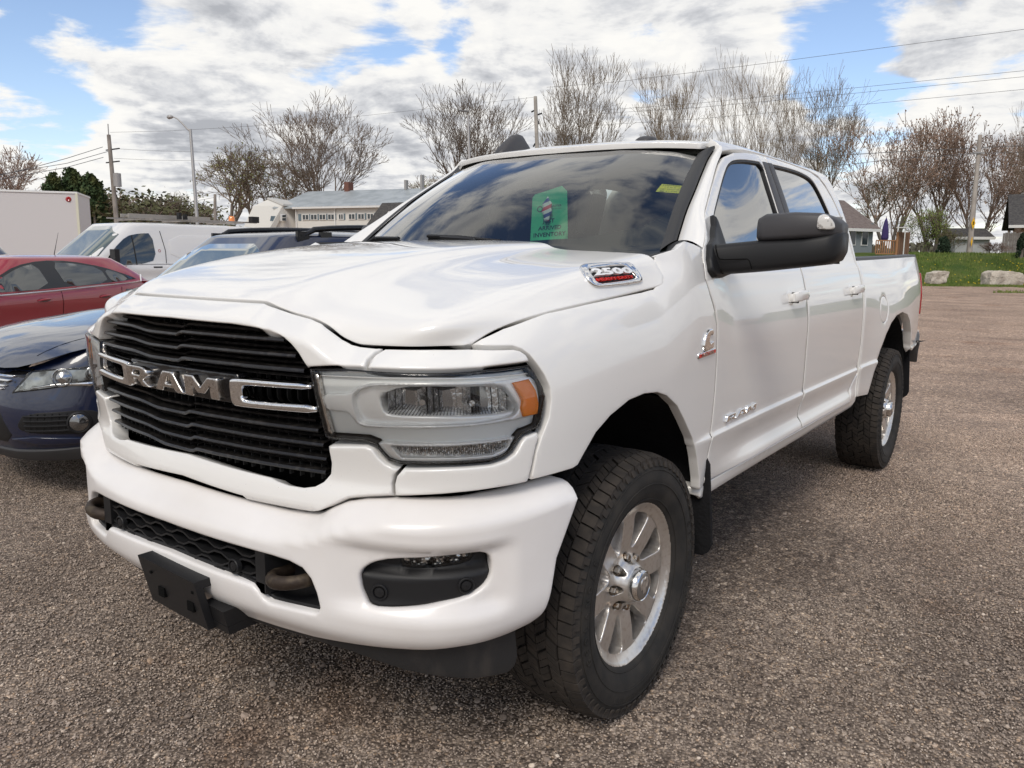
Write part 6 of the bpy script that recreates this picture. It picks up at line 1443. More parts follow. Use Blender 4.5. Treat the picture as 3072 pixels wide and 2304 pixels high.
# ------------------------------------------------------------------ trees
class Tr:
    def __init__(s): s.V=[];s.F=[]
    def seg(s,a,b,ra,rb,n=3):
        d=(b-a); L=d.length
        if L<1e-5: return
        d/=L; u=d.orthogonal().normalized(); w=d.cross(u); i=len(s.V)
        for p,r in ((a,ra),(b,rb)):
            for k in range(n): t=2*math.pi*k/n; s.V.append(p+(u*math.cos(t)+w*math.sin(t))*r)
        for k in range(n): s.F.append((i+k,i+(k+1)%n,i+n+(k+1)%n,i+n+k))
    def leaf(s,p,r,rnd):
        u=Vector((rnd.gauss(0,1),rnd.gauss(0,1),rnd.gauss(0,1))).normalized(); w=u.orthogonal().normalized(); i=len(s.V)
        s.V+=[p-u*r,p+w*r*.6,p+u*r,p-w*r*.6]; s.F.append((i,i+1,i+2,i+3))
def grow(seed,H,nst=1,spread=.35,up=.35,levels=6,ratio=.72,kids=(3,4),leaf=0,lr=.05,trunk=.22,r0=.24,wig=.16,twig=.012,tropism=.06,first=.30,leafp=.8):
    rnd=random.Random(seed); T=Tr(); C=Tr(); Lf=Tr()
    def rec(p,d,L,r,lv):
        n=3 if lv<4 else 2; q=p; rr=r; tgt=T if lv<=1 else C
        pts=[p]
        for i in range(n):
            d=(d+Vector((rnd.gauss(0,wig),rnd.gauss(0,wig),rnd.gauss(0,wig*.6)))*(.6 if lv==0 else 1)+Vector((0,0,tropism))).normalized()
            q2=q+d*L/n; r2=max(rr*(.86 if lv else .90),twig); tgt.seg(q,q2,rr,r2,6 if lv==0 else (5 if lv==1 else 3)); 
            if lv>=2 and lv<levels and i<n-1:
                side=(d+Vector((rnd.gauss(0,.6),rnd.gauss(0,.6),rnd.gauss(.1,.4)))).normalized(); rec(q2,side,L*ratio*.62*(.7+.5*rnd.random()),max(r2*.5,twig),lv+2 if lv+2<=levels else levels)
            elif lv==1 and rnd.random()<.8:
                side=(d+Vector((rnd.gauss(0,.5),rnd.gauss(0,.5),.1))).normalized(); rec(q2,side,L*ratio*.8,max(r2*.5,twig),3)
            q,rr=q2,r2
            if leaf and lv>=levels-1:
                for _ in range(leaf):
                    if rnd.random()<leafp: Lf.leaf(q+Vector((rnd.gauss(0,.12),rnd.gauss(0,.12),rnd.gauss(0,.12))),lr*(.6+.8*rnd.random()),rnd)
        if lv<levels:
            k=rnd.randint(*kids)
            a0=rnd.random()*6.28
            for j in range(k):
                a=a0+j*2*math.pi/k+rnd.gauss(0,.3); sp=spread*(.7+.6*rnd.random()); u=d.orthogonal().normalized(); w=d.cross(u)
                dd=(d+ (u*math.cos(a)+w*math.sin(a))*sp+Vector((0,0,up*.3))).normalized()
                rec(q,dd,L*ratio*(.8+.35*rnd.random()),max(rr*(.80 if j==0 else .62),twig),lv+1)
    for s_ in range(nst):
        a=rnd.random()*6.28; lean=.0 if nst==1 else .28
        rec(Vector((math.cos(a)*.2*(nst>1),math.sin(a)*.2*(nst>1),-.2)),Vector((math.cos(a)*lean,math.sin(a)*lean,1)).normalized(),H*first,r0/(nst**.4),0 if nst==1 else 1)
    mx=sorted(v.z for v in C.V)[int(len(C.V)*.9993)]; k=H/mx
    for G in (T,C,Lf):
        for v in G.V: v*=k
    return T,C,Lf
BARK=mat('bark',(.15,.125,.105),rough=.95,noise=(3,6,(.19,.165,.14),.4,.65)); TWIG=mat('twigs',(.165,.125,.095),rough=.95); TWIG2=mat('twigs_red',(.26,.18,.135),rough=.95); TWIG3=mat('twigs_grey',(.215,.17,.125),rough=.95)
BUD=mat('yellow_green_buds',(.20,.21,.055),rough=.9); BUDR=mat('brown_buds',(.30,.205,.15),rough=.9); BUDP=mat('pink_buds',(.30,.17,.15),rough=.9); LEAFG=mat('young_leaves',(.13,.17,.035),rough=.9)
EVG=mat('evergreen',(.030,.055,.016),rough=.9,noise=(1.3,4,(.075,.085,.022),.45,.65)); EVD=mat('dark_evergreen',(.012,.028,.010),rough=.9)
SPEC={}
def species(nm,tw,bd,**k):
    T,C,Lf=grow(**k); SPEC[nm]=(mesh('trunk',T.V,T.F,True),mesh('crown',C.V,C.F),mesh('leaves',Lf.V,Lf.F) if Lf.F else None,tw,bd,k['H'])
species('vase',TWIG,None,seed=11,H=14,levels=7,spread=.46,kids=(2,3),ratio=.78,r0=.25,first=.16,tropism=.07,wig=.10,twig=.009)
species('tall',TWIG3,None,seed=4,H=17,levels=7,spread=.40,kids=(2,3),ratio=.78,r0=.24,first=.16,tropism=.08,wig=.09,twig=.009)
species('multi',TWIG3,None,seed=23,H=16,nst=4,levels=6,spread=.36,kids=(2,3),ratio=.79,r0=.20,first=.20,tropism=.08,wig=.10,twig=.008)
species('bushy',TWIG3,BUD,seed=31,H=9,levels=6,spread=.58,kids=(2,4),ratio=.74,r0=.26,first=.22,tropism=.04,wig=.18,leaf=1,lr=.05,leafp=.22,twig=.012)
species('budding',TWIG2,BUDR,seed=8,H=12,nst=4,levels=6,spread=.42,kids=(2,3),ratio=.76,r0=.20,first=.22,tropism=.12,wig=.11,leaf=1,lr=.065,leafp=.6,twig=.013)
species('shrub',TWIG,LEAFG,seed=17,H=3,nst=8,levels=5,spread=.5,kids=(2,4),ratio=.72,r0=.05,first=.28,tropism=.05,wig=.2,leaf=2,lr=.045,leafp=.6,twig=.008)
species('twiggy',TWIG2,None,seed=19,H=1.5,nst=12,levels=5,spread=.5,kids=(2,3),ratio=.72,r0=.025,first=.30,tropism=.03,wig=.2,twig=.007)
def tree(sp,px,D,top,label,group=None,rot=None,wid=1.0,zb=None,name='bare_tree',cat='tree',bud=None,tw=None,lean=0):
    T,C,Lf,tw0,bd0,H=SPEC[sp]; zb=(bankz(D) if px>1700 else 0) if zb is None else zb
    p=gp(px,D,zb); h=zz(top,px,D)-zb; s=h/H; root=empty(name,tuple(p),rot if rot is not None else (px*.37)%6.28,label,cat,group); root.scale=(s*wid,s*wid,s)
    if lean: root.rotation_euler=(lean,0,root.rotation_euler[2])
    o=link('trunk',T,None,root)
    if not T.materials: T.materials.append(BARK)
    c=link('crown',C,None,root)
    if not C.materials: C.materials.append(tw0)
    if tw: c.material_slots[0].link='OBJECT'; c.material_slots[0].material=tw
    if Lf:
        l_=link('buds',Lf,None,c)
        if not Lf.materials: Lf.materials.append(bd0)
        if bud: l_.material_slots[0].link='OBJECT'; l_.material_slots[0].material=bud
    return root
G1='bare trees standing beyond the lot'
tree('bushy',48,62,445,'small leafless tree with pinkish buds above the white lorry','trees with spring buds',bud=BUDP,tw=TWIG2,name='budding_tree')
tree('bushy',705,108,430,'round bushy bare tree at the left end of the tree row, before the white gable',G1,rot=.5,wid=1.1)
tree('bushy',812,110,435,'second round bushy bare tree, behind the white gable roof',G1,rot=2.2)
tree('vase',1010,112,300,'tall fan-shaped bare tree rising over the white building roof',G1,rot=1.0,wid=1.15)
tree('bushy',905,115,480,'low tangled bare tree just left of the fan-shaped tree',G1,rot=4.0)
tree('vase',1385,112,255,'broad bare tree directly behind the second street lamp',G1,rot=2.4,wid=.95)
tree('tall',1685,108,160,'very tall bare tree behind the weathered pole above the windshield',G1,rot=.4,wid=.85)
tree('bushy',1290,104,520,'low bush with green tips before the broad bare trees',G1,rot=1.1,bud=LEAFG)
tree('tall',2000,86,185,'tall bare tree standing alone against blue sky above the small roof antenna',G1,rot=3.0,wid=.75)
tree('multi',2190,88,160,'tall many-stemmed bare tree above the front door window',G1,rot=.9,wid=.8)
tree('multi',2340,86,195,'many-stemmed bare tree above the rear door window',G1,rot=2.9,wid=.8)
tree('tall',2450,88,265,'last tall bare tree leaning right over the rear of the cab',G1,rot=4.4,wid=.9)
G2='budding brown trees behind the houses'
tree('budding',2640,74,350,'brown budding tree rising behind the grey house roof',G2,rot=.3,wid=1.1,name='budding_tree')
tree('budding',2760,76,340,'wide brown budding tree in the middle of the right background',G2,rot=2.0,wid=1.0,name='budding_tree')
tree('budding',2885,72,370,'brown budding tree with a thick forked trunk behind the leaning pole',G2,rot=4.2,wid=1.1,name='budding_tree')
tree('budding',3010,80,400,'brown budding tree behind the brick house',G2,rot=5.5,wid=1.1,name='budding_tree')
tree('budding',3110,78,380,'brown budding tree cut by the right edge of the picture',G2,rot=1.2,wid=1.1,name='budding_tree')
tree('bushy',2560,76,520,'yellow-green leafing tree behind the grey house',None,wid=1.0,bud=BUD,name='leafing_tree')
tree('shrub',2735,64,625,'tall green leafy shrub beside the deck',None,wid=.7,name='shrub',cat='shrub')
tree('shrub',2812,61.5,690,'pale yellow-green rounded bush left of the thick trunk',None,wid=.75,bud=mat('pale_buds',(.26,.26,.11),rough=.9),name='shrub',cat='shrub')
tree('twiggy',2942,61,725,'leafless reddish twiggy bush right of the leaning pole',None,wid=1.3,name='shrub',cat='shrub',tw=mat('pale_twigs',(.22,.15,.12),rough=.9))
tree('tall',3048,50,300,'young sapling in a black sleeve on the grass bank',None,wid=.55,name='sapling',cat='sapling',rot=2.0)
sl_=bmo(lambda bm:lathe(bm,[(0,.12),(.42,.12),(.42,.09)],14,'Z'),'trunk_sleeve',BLK,None,smooth=40); p=gp(3048,50,bankz(50)); sl_.location=p; tag(sl_,'black plastic sleeve round the foot of the young sapling','sleeve')
def conifer(px,D,top,w,label,dark=EVG,zb=None,n=7000,shape=.55,lr=.22,group=None):
    rnd=random.Random(int(px)); zb=(bankz(D) if px>1700 else 0) if zb is None else zb; p=gp(px,D,zb); H=zz(top,px,D)-zb; root=empty('evergreen_tree',tuple(p),0,label,'evergreen tree',group)
    bmo(lambda bm:tube(bm,[(0,0,-.2),(.05,0,H*.5),(0,0,H*.93)],[.16,.1,.02],7),'trunk',BARK,root)
    T=Tr(); cl=[]
    for k in range(46):
        t=rnd.random()**.8; a=rnd.random()*6.28; z=H*(.12+.80*t); rad=w*(1-t**2)**shape*(.75+.3*rnd.random()); cl.append((Vector((math.cos(a)*rad*.7,math.sin(a)*rad*.7,z)),w*(.22+.18*rnd.random())))
    cl.append((Vector((0,0,H*.93)),w*.2))
    for k in range(n):
        c,r=rnd.choice(cl); u=Vector((rnd.gauss(0,1),rnd.gauss(0,1),rnd.gauss(0,1))).normalized()*r*(.6+.5*rnd.random()); u.z*=1.3; T.leaf(c+u,lr*(.5+.7*rnd.random()),rnd)
    link('crown',mesh('crown',T.V,T.F),dark,root)
conifer(205,60,520,1.35,'dark evergreen at the left of the clump behind the lorry',zb=0,group='dark evergreens behind the lorry',n=6000,lr=.16)
conifer(265,61,500,1.5,'tallest dark evergreen in the clump behind the lorry',zb=0,group='dark evergreens behind the lorry',n=7000,lr=.16)
conifer(320,60,515,1.3,'dark evergreen touching the utility pole',zb=0,group='dark evergreens behind the lorry',n=6000,lr=.16)
conifer(3020,57,697,.42,'small cone-shaped cedar before the brick house',dark=EVD,n=2500,shape=.8,lr=.07)
conifer(2790,60.8,712,.55,'low dark evergreen bush between shrub and pale bush',dark=EVD,n=2200,lr=.09)
conifer(3062,57,735,.5,'low rounded green bush by the right edge',dark=EVG,n=1500,lr=.08)
for px,top,lb in ((400,572,'olive spreading thicket right of the utility pole'),(465,588,'olive thicket in the middle behind the van roof'),(545,575,'thin leafing bush beside the street lamp pole')): tree('shrub' if px<500 else 'bushy',px,66,top,lb,'thickets behind the white van',wid=1.5 if px<500 else .7,zb=0,bud=mat('olive_leaves',(.10,.10,.045),rough=.9) if px<500 else BUD,name='shrub',cat='shrub')
# ------------------------------------------------------------------ poles, lamps, wires
WOOD=mat('pole_wood',(.19,.165,.145),rough=.9,noise=(2,6,(.27,.24,.21),.4,.6),stretch=(3,3,.4)); GALV=mat('galvanised',(.36,.35,.34),rough=.5,metal=.5); WIRE=mat('wire_black',(.09,.09,.095),rough=.8)
def pole(px0,py0,px1,py1,D,r,label,zb=0,m=WOOD,name='utility_pole',cat='utility pole'):
    a=at(px0,py0,D); b=at(px1,py1,D); d=(a-b); base=b-d*((b.z-zb)/d.z); root=empty(name,tuple(base),0,label,cat)
    bmo(lambda bm:tube(bm,[(0,0,-.3),tuple(a-base)],[r*1.15,r*.8],12),'post',m,root,smooth=50); return root,base,a
ang=math.atan2(_r.y,_r.x)
r1,b1,t1=pole(326,405,350,665,52,.15,'weathered utility pole with grey transformer behind the van')
def hw(bm):
    for z_,w in ((447,.9),(485,.9)):
        p=at(340,z_,52)-b1; box(bm,p.x-.9,p.x+.75,p.y-.04,p.y+.04,p.z-.05,p.z+.02)
bmo(hw,'insulator_arm',BLK,r1); p=at(352,540,51.7)-b1
bmo(lambda bm:lathe(bm,[(-.42,.001),(-.42,.24),(.42,.24),(.46,.001)],18,'Z'),'transformer',GALV,r1,loc=tuple(p),smooth=40)
bmo(lambda bm:tube(bm,[(0,0,0),(0,0,.7)],.035,6),'pole_spike',GALV,r1,loc=tuple(at(326,405,52)-b1))
r2,b2,t2=pole(571,388,592,665,45,.10,'tall grey street lamp with curved arm at the left',m=GALV,name='street_lamp',cat='street lamp')
bmo(lambda bm:tube(bm,[Vector(at(px,py,45))-b2 for px,py in ((571,395),(560,385),(545,368),(530,355),(518,350),(508,350))],[.05,.045,.04,.035,.035,.035],8),'arm',GALV,r2,smooth=50)
bmo(lambda bm:tube(bm,[Vector(at(px,py,45))-b2 for px,py in ((520,350),(514,350.5),(506,351.5),(501,352))],[.04,.11,.13,.05],8),'lamp_head',GALV,r2,smooth=50)
r3,b3,t3=pole(645,583,645,668,55,.12,'short dark timber post left of the white building')
r4,b4,t4=pole(1404,345,1409,500,46,.085,'grey street lamp with flat square head behind the roof antenna',m=GALV,name='street_lamp',cat='street lamp')
bmo(lambda bm:(box(bm,-.50,.08,-.12,.12,-.05,.03),),'lamp_head',mat('lamp_head_grey',(.12,.12,.125),rough=.6),r4,loc=tuple(at(1402,334,46)-b4)).rotation_euler=(0,R(6),ang)
r5,b5,t5=pole(1606,290,1612,458,60,.17,'weathered pole with hardware rising from behind the windshield',m=mat('grey_wood',(.30,.28,.25),rough=.9,noise=(2,5,(.40,.37,.33),.4,.6)))
bmo(lambda bm:[tube(bm,[Vector(at(a,b,60))-b5,Vector(at(c,d,60))-b5],.06,6) for a,b,c,d in ((1606,330,1594,336),(1610,345,1626,340),(1608,350,1616,372),(1606,430,1600,440),(1612,440,1628,452))],'pole_hardware',BLK,r5)
r6,b6,t6=pole(2941,405,2907,765,62,.19,'leaning utility pole on the grass bank with yellow signs',zb=1.9,m=mat('pale_pole',(.30,.265,.235),rough=.9,noise=(2,6,(.38,.34,.30),.4,.6),stretch=(3,3,.4)))
bmo(lambda bm:box(bm,-.5,.35,-.05,.05,-.06,.06),'crossarm',GALV,r6,loc=tuple(at(2940,458,61.8)-b6)).rotation_euler=(0,0,ang)
YEL=mat('sign_yellow',(.80,.45,.01),rough=.5)
def sign(px,py,h,wpx,par,base,D):
    o=bmo(lambda bm:[bm.faces.new([bm.verts.new(c) for c in s]) for s in (((0,-.012,h),(wpx,-.012,0),(0,-.012,-h),(-wpx,-.012,0)),((0,.012,h),(-wpx,.012,0),(0,.012,-h),(wpx,.012,0)))],'warning_sign',YEL,par,loc=tuple(at(px,py,D)-base)); o.rotation_euler=(0,0,ang); return o
s_=sign(2920,670,.46,.16,r6,b6,61.6); sign(2915,725,.40,.07,r6,b6,61.6)
bmo(lambda bm:[tube(bm,[(a,-.02,c),(b,-.02,d)],.018,4) for a,c,b,d in ((-.06,.10,.06,.10),(-.06,.02,.06,.04),(-.06,-.08,.06,-.06),(0,.14,0,-.12))],'symbol',DARK,s_)
def wires(name,label,P,D0,D1,sag=0,r=.013,group=None):
    n=24; pts=[]
    for i in range(n+1):
        t=i/n; k=t*(len(P)-1); j=min(int(k),len(P)-2); f=k-j; px=P[j][0]+(P[j+1][0]-P[j][0])*f; py=P[j][1]+(P[j+1][1]-P[j][1])*f+sag*4*t*(1-t)*0
        pts.append(at(px,py,D0+(D1-D0)*t))
    o=bmo(lambda bm:tube(bm,pts,r,4),name,WIRE); tag(o,label,'cable',group)
wg='overhead cables'
wires('overhead_cable','highest overhead cable crossing the blue sky at the right',[(1640,262),(1848,246),(2311,188),(2872,114),(3300,58)],62,38,group=wg)
wires('overhead_cable','second overhead cable from the top right, upper of a close pair',[(1800,331),(2100,309),(2520,268),(3072,212),(3300,189)],62,36,r=.012,group=wg)
wires('overhead_cable','third overhead cable from the top right, lower of a close pair',[(1800,341),(2100,322),(2520,284),(3072,230),(3300,208)],62,36,r=.012,group=wg)
wires('overhead_cable','fourth overhead cable from the top right, lowest over the trees',[(1790,376),(2100,356),(2520,320),(3072,268),(3300,247)],62,36,r=.012,group=wg)
wires('overhead_cable','pale cable crossing the brown trees at the leaning pole',[(2480,468),(2700,455),(2940,443),(3120,434)],66,62,r=.03,group=wg)
wires('overhead_cable','lower cable crossing the brown trees to the leaning pole arm',[(2480,500),(2700,476),(2938,460),(3120,456)],66,62,r=.025,group=wg)
wires('overhead_cable','upper long cable from the left pole toward the tall trees',[(330,397),(500,393),(700,382),(900,368),(1250,330),(1600,292)],52,60,r=.011,group=wg)
wires('overhead_cable','cable from the left pole insulator to the bushy trees',[(345,446),(450,452),(640,457),(1150,440)],52,66,r=.012,group=wg)
wires('overhead_cable','cable just below the insulator cable, left pole to bushy trees',[(342,475),(450,480),(640,483),(1150,470)],52,66,r=.012,group=wg)
wires('overhead_cable','topmost of three cables running left from the left pole',[(308,441),(200,475),(100,502),(-100,548)],52,40,r=.02,group=wg)
wires('overhead_cable','middle of three cables running left from the left pole',[(325,454),(200,490),(90,508),(-100,540)],52,40,r=.02,group=wg)
wires('overhead_cable','lowest of three cables running left from the left pole',[(310,472),(200,502),(80,524),(-100,556)],52,40,r=.02,group=wg)
wires('overhead_cable','slack cable from the transformer to the short timber post',[(356,560),(380,578),(470,600),(560,608),(645,592)],52,55,r=.011,group=wg)
# ------------------------------------------------------------------ buildings
SIDING=mat('white_siding',(.66,.64,.59),rough=.7); SIDG=mat('grey_siding',(.20,.225,.235),rough=.7); ROOFM=mat('metal_roof',(.33,.36,.37),rough=.45,metal=.3,noise=(.8,4,(.42,.45,.46),.4,.6)); DKROOF=mat('dark_shingles',(.045,.042,.042),rough=.95,noise=(6,4,(.08,.075,.07),.4,.6)); WINM=mat('far_window',(.03,.04,.045),rough=.1,spec=.8); SHUT=mat('blue_grey_panel',(.13,.18,.21),rough=.6); TRIMW=mat('white_trim',(.70,.69,.66),rough=.6)
def hall():
    A=gp(907,92); B=gp(1420,83); X=(B-A).normalized(); Y=Vector((-X.y,X.x,0)); L=(B-A).length
    root=empty('hall_building',tuple(A),math.atan2(X.y,X.x),'long white two-storey building with a grey metal roof and a band of small windows','building')
    def lx(px): d=gp(px,90)-CAM; d.z=0; o=Vector((CAM.x,CAM.y,0))-A; o.z=0; # ray hit with wall
    def lx(px):
        d=_f+_r*((px-1536)/2381.8); d=Vector((d.x,d.y)); o=Vector((CAM.x,CAM.y))-Vector((A.x,A.y)); n=Vector((Y.x,Y.y)); t=-o.dot(n)/d.dot(n); return (o+d*t).dot(Vector((X.x,X.y)))
    def lz(py,px): 
        x=lx(px); P=A+X*x; D=(P-CAM).dot(Vector((_f.x,_f.y,0)).normalized()); return zz(py,px,D)
    ze=lz(625,907); zr=ze+2.2
    bmo(lambda bm:box(bm,0,L,0,11,0,ze),'wall',SIDING,root)
    def rf(bm):
        for z0 in (0,.12):
            pass
        v=[bm.verts.new(c) for c in ((-3,-.5,ze-.05),(L+.6,-.5,ze-.05),(L+.6,6,zr),(-3,6,zr),(-3,-.5,ze+.12),(L+.6,-.5,ze+.12),(L+.6,6,zr+.17),(-3,6,zr+.17),(-3,12,ze),(L+.6,12,ze))]
        for f in ((0,1,5,4),(4,5,6,7),(0,3,2,1),(0,4,7,3),(1,2,6,5),(7,6,9,8)): bm.faces.new([v[i] for i in f])
    bmo(rf,'roof',ROOFM,root)
    bmo(lambda bm:box(bm,-.2,L,-.56,-.46,ze-.10,ze+.10),'gutter',TRIMW,root)
    z1,z0=lz(643,920),lz(661,920)
    fr_=bmo(lambda bm:box(bm,lx(912),lx(920),-.06,0,z0-.05,z1+.02),'panel',SHUT,root)
    xs=[(924,944),(948,968),(973,993),(998,1018),(1029,1044),(1058,1078),(1085,1105),(1112,1132),(1140,1160),(1168,1188),(1196,1216),(1224,1244)]
    for a,b in xs:
        w=bmo(lambda bm:box(bm,lx(a),lx(b),-.10,-.0,z0,z1),'window',TRIMW,root)
        m_=(lx(a)+lx(b))/2
        bmo(lambda bm:box(bm,lx(a)+.10,m_-.05,-.13,-.10,z0+.08,z1-.08),'pane',WINM,w); bmo(lambda bm:box(bm,m_+.05,lx(b)-.10,-.13,-.10,z0+.08,z1-.08),'pane',WINM,w)
        bmo(lambda bm:box(bm,lx(b)+.02,lx(b+4),-.07,-.0,z0,z1),'shutter',SHUT,root)
    for px in (907,1019): bmo(lambda bm:box(bm,lx(px)-.07,lx(px)+.07,-.16,-.01,0,ze),'downpipe',TRIMW,root)
    bmo(lambda bm:box(bm,0.1,L,-.05,0,0,lz(690,1000)),'brick_base',mat('tan_brick',(.30,.22,.17),rough=.9),root)
    for px in (925,990,1035): bmo(lambda bm:box(bm,lx(px),lx(px)+.8,-.10,-.05,0,lz(688,1000)),'door_panel',SHUT,root)
    bmo(lambda bm:box(bm,lx(962),lx(975),5.5,6.5,zr-.3,zr+1.1),'chimney',mat('rust_brick',(.16,.07,.05),rough=.9),root)
    bmo(lambda bm:(box(bm,lx(1142),lx(1148),5.5,6,zr,zr+1.1),box(bm,lx(1190),lx(1196),5.5,6,zr,zr+1.6)),'vent_pipe',GALV,root)
    # gabled wing at the left end
    W0=at(848,617,91)-A; 
    def loc(px,py,D): 
        d=at(px,py,D)-A; return Vector((d.dot(X),d.dot(Y),d.z+A.z))
    P=[loc(848,617,90),loc(905,619,92),loc(908,700,92),loc(800,700,90)]
    def face(bm,P,th=Vector((.3,.6,0))):
        a=[bm.verts.new(p) for p in P]; b=[bm.verts.new(p+th) for p in P]; bm.faces.new(a); bm.faces.new(b[::-1])
        for i in range(len(a)): bm.faces.new((a[i],b[i],b[(i+1)%len(a)],a[(i+1)%len(a)]))
    bmo(lambda bm:face(bm,P),'wing_wall',SIDING,root)
    bmo(lambda bm:face(bm,[loc(760,618,94),loc(848,617,90),loc(800,700,89.5),loc(722,700,93)]),'wing_awning',mat('white_sheet_roof',(.62,.60,.55),rough=.6),root)
    bmo(lambda bm:face(bm,[loc(758,619,94.1),loc(802,599,93),loc(850,617,89.9)]),'gable',SIDING,root)
    bmo(lambda bm:face(bm,[loc(801,597,93),loc(906,612,93.5),loc(908,620,91.8),loc(849,617,89.7)],Vector((0,.1,.2))),'wing_roof',mat('pale_roof',(.50,.49,.46),rough=.7),root)
    bmo(lambda bm:face(bm,[loc(815,648,89.7),loc(907,650,91.9),loc(907,663,91.9),loc(812,663,89.7)],Vector((0,-.12,0))),'wing_band',SHUT,root)
    w=bmo(lambda bm:face(bm,[loc(846,642,90),loc(860,642,90.3),loc(860,664,90.3),loc(846,664,90)],Vector((0,-.3,0))),'window',TRIMW,root)
    bmo(lambda bm:face(bm,[loc(848.5,645,89.6),loc(857.5,645,89.9),loc(857.5,652,89.9),loc(848.5,652,89.6)],Vector((0,-.1,0))),'pane',WINM,w)
    bmo(lambda bm:face(bm,[loc(848.5,654,89.6),loc(857.5,654,89.9),loc(857.5,662,89.9),loc(848.5,662,89.6)],Vector((0,-.1,0))),'pane',WINM,w)
hall()
def house(A,Bp,dep,ze,zr,zb,label,wm,rm,over=.4,name='house'):
    X=(Bp-A); X.z=0; L=X.length; X.normalize(); root=empty(name,(A.x,A.y,zb),math.atan2(X.y,X.x),label,'house'); ze-=zb; zr-=zb
    def wl(bm):
        v=[bm.verts.new(c) for c in ((0,0,-.3),(L,0,-.3),(L,dep,-.3),(0,dep,-.3),(0,0,ze),(L,0,ze),(L,dep,ze),(0,dep,ze),(0,dep/2,zr-.12),(L,dep/2,zr-.12))]
        for f in ((0,1,5,4),(1,2,6,9,5),(2,3,7,6),(3,0,4,8,7)): bm.faces.new([v[i] for i in f])
    bmo(wl,'wall',wm,root)
    def rf(bm):
        k=(zr-ze)/(dep/2)*over
        for (y0,z0,y1,z1) in ((-over,ze-k,dep/2,zr),(dep+over,ze-k,dep/2,zr)):
            v=[bm.verts.new(c) for c in ((-over,y0,z0),(L+over,y0,z0),(L+over,y1,z1),(-over,y1,z1),(-over,y0,z0+.16),(L+over,y0,z0+.16),(L+over,y1,z1+.16),(-over,y1,z1+.16))]
            for f in ((0,1,5,4),(4,5,6,7),(0,3,2,1),(0,4,7,3),(1,2,6,5)): bm.faces.new([v[i] for i in f])
    bmo(rf,'roof',rm,root)
    def fasc(bm):
        k=(zr-ze)/(dep/2)*over
        tube(bm,[(L+over+.02,-over,ze-k+.05),(L+over+.02,dep/2,zr+.05)],.09,4); tube(bm,[(L+over+.02,dep+over,ze-k+.05),(L+over+.02,dep/2,zr+.05)],.09,4); box(bm,-over,L+over,-over-.1,-over-.02,ze-k-.08,ze-k+.14)
    bmo(fasc,'fascia',TRIMW,root)
    return root,L
a=gp(2380,60); b=gp(2583,63)
hr,hL=house(a,b,7.0,zz(683,2583,63),zz(607,2617,66),bankz(60),'grey-sided house with a brown shingle roof behind the pickup bed',SIDG,mat('brown_shingles',(.135,.105,.095),rough=.95,noise=(5,4,(.18,.145,.13),.4,.6)))
for i in range(14): bmo(lambda bm:box(bm,hL,hL+.03,.05,6.95,i*.17,i*.17+.145),'board',SIDG,hr)
for x in (hL-.9,hL-2.2): w_=bmo(lambda bm:box(bm,x-.35,x+.35,-.06,0,.6,2.0),'window',TRIMW,hr); bmo(lambda bm:box(bm,x-.28,x+.28,-.09,-.06,.68,1.92),'pane',WINM,w_)
# closed purple parasol, deck rail, panel, white post
p=gp(2618,59,bankz(59)); um=empty('parasol',tuple(p),0,'closed purple parasol standing on the wooden deck','parasol')
bmo(lambda bm:tube(bm,[(0,0,0),(0,0,2.7)],.03,6),'pole',WOOD,um); bmo(lambda bm:tube(bm,[(0,0,1.0),(0,0,1.15),(0,0,1.8),(0,0,2.35),(0,0,2.6)],[.20,.26,.22,.12,.02],9),'canopy',mat('purple_canvas',(.045,.03,.12),rough=.9),um)
DECK=mat('cedar_board',(.34,.17,.08),rough=.8)
p=gp(2594,57.5,bankz(57.5)); dk=empty('deck_railing',tuple(p),ang,'orange-brown wooden deck railing behind the pickup bed','railing')
bmo(lambda bm:box(bm,0,1.75,-.05,.05,1.05,1.13),'top_rail',DECK,dk); bmo(lambda bm:box(bm,0,1.75,-.03,.03,.12,.2),'bottom_rail',DECK,dk)
bal=bmo(lambda bm:box(bm,-.03,.03,-.03,.03,.2,1.05),'baluster',DECK,dk,loc=(.0,0,0))
for i in range(1,12): link('baluster',bal.data,None,dk,loc=(i*.155,0,0))
p=gp(2652,57.4,bankz(57.4)); pf=empty('privacy_screen',tuple(p),ang,'brown wooden privacy screen right of the deck railing','screen')
for i in range(6): bmo(lambda bm:box(bm,i*.16,i*.16+.145,-.03,.03,0,1.7),'board',DECK if i<1 else mat('brown_board',(.16,.09,.055),rough=.85),pf)
o=bmo(lambda bm:(tube(bm,[(0,0,0),(0,0,2.1)],.04,6),box(bm,-.55,.25,-.2,.2,2.05,2.11)),'clothes_post',TRIMW); o.location=gp(2676,56.8,bankz(56.8)); tag(o,'thin white post with a flat top before the shrubs','post')
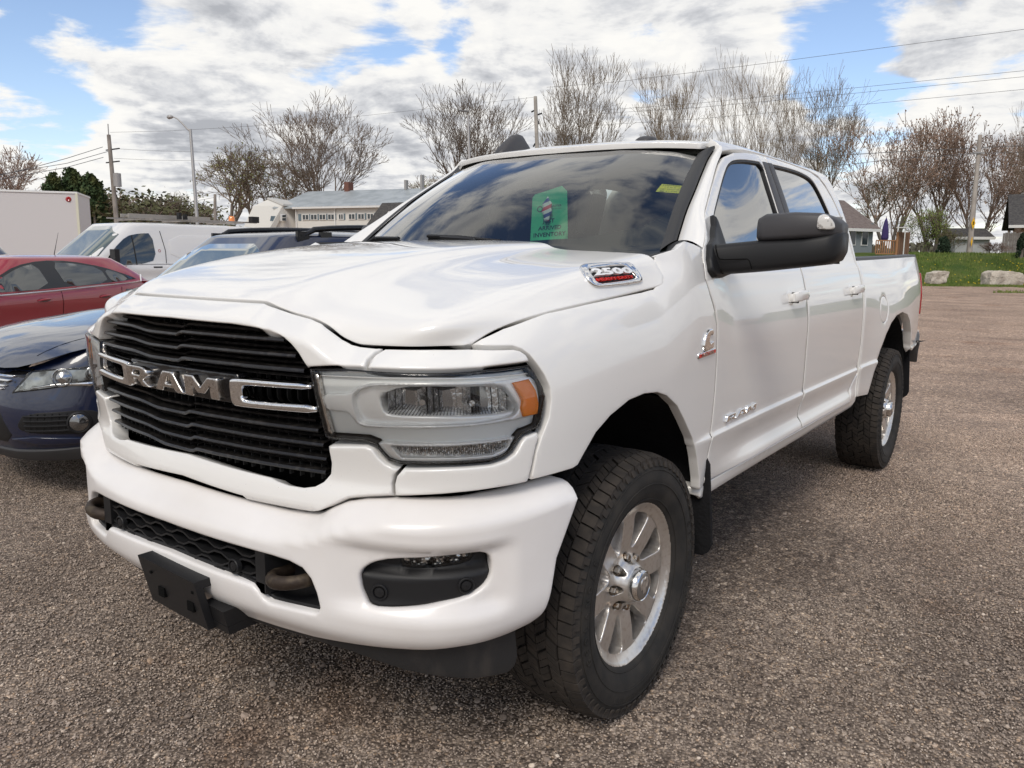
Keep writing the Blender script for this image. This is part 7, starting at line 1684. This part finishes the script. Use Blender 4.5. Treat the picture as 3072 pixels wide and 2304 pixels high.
# shed, plank fence, brick house
a=gp(2826,66.5); b=gp(2925,66); sr,sL=house(a,b,4.0,zz(712,2870,66),zz(690,2870,68),bankz(66),'small white shed between the trunk and the leaning pole',mat('shed_white',(.50,.50,.49),rough=.8,noise=(1,3,(.42,.43,.43),.4,.6)),DKROOF,.25,name='shed')
p=gp(2962,62,bankz(62)); fc=empty('plank_fence',tuple(p),ang,'weathered grey plank fence between the twiggy bush and small cedar','fence')
FW=mat('grey_plank',(.16,.14,.125),rough=.95,noise=(3,5,(.22,.20,.18),.4,.6))
for i in range(9): bmo(lambda bm:box(bm,i*.165,i*.165+.145,-.015*(i%2),.02,0,1.62+.05*(i%3)),'plank',FW,fc)
a=gp(3012,64); b=gp(3400,60); br,bL=house(a,b,8.0,zz(662,3012,64),zz(590,3100,68),bankz(62),'tan brick house with a brown roof at the right edge',mat('brick_wall',(.38,.22,.15),rough=.9,noise=(9,3,(.45,.30,.21),.4,.6)),DKROOF,.9)
w_=bmo(lambda bm:box(bm,1.0,2.6,-.06,0,.9,2.2),'window',TRIMW,br); bmo(lambda bm:box(bm,1.1,2.5,-.09,-.06,1.0,2.1),'pane',WINM,w_)
# dark gabled cottage in front of the hall
a=gp(1112,72); b=gp(1300,68); cr_,cL=house(a,b,5.0,zz(692,1130,72),zz(612,1200,73),0,'small cottage with a dark roof before the long white building',SIDING,DKROOF,.5)
def gbl(bm):
    P=[(1.6,-.62,2.9),(3.2,-.62,4.9),(4.8,-.62,2.9)]; v=[bm.verts.new(p) for p in P]; w=[bm.verts.new((p[0],p[1]+2.2,p[2])) for p in P]; bm.faces.new(v)
    for i in (0,1): bm.faces.new((v[i],v[i+1],w[i+1],w[i]))
bmo(gbl,'dormer_gable',SIDING,cr_)
bmo(lambda bm:(tube(bm,[(1.3,-.66,2.7),(3.2,-.66,5.1)],.12,4),tube(bm,[(5.1,-.66,2.7),(3.2,-.66,5.1)],.12,4)),'dormer_fascia',TRIMW,cr_)
# distant tree belt closing the view low down
def belt():
    rnd=random.Random(77); T=Tr()
    for k in range(9000):
        px=-400+rnd.random()*3900; D=150+rnd.random()*20; h=(3.5+1.8*math.sin(px*.008)+1.2*math.sin(px*.023+1))*rnd.random()**.7
        T.leaf(gp(px,D,h),.45+.4*rnd.random(),rnd)
    o=link('distant_woods',mesh('distant_woods',T.V,T.F),mat('far_woods',(.10,.095,.065),rough=1)); tag(o,kind='stuff')
belt()
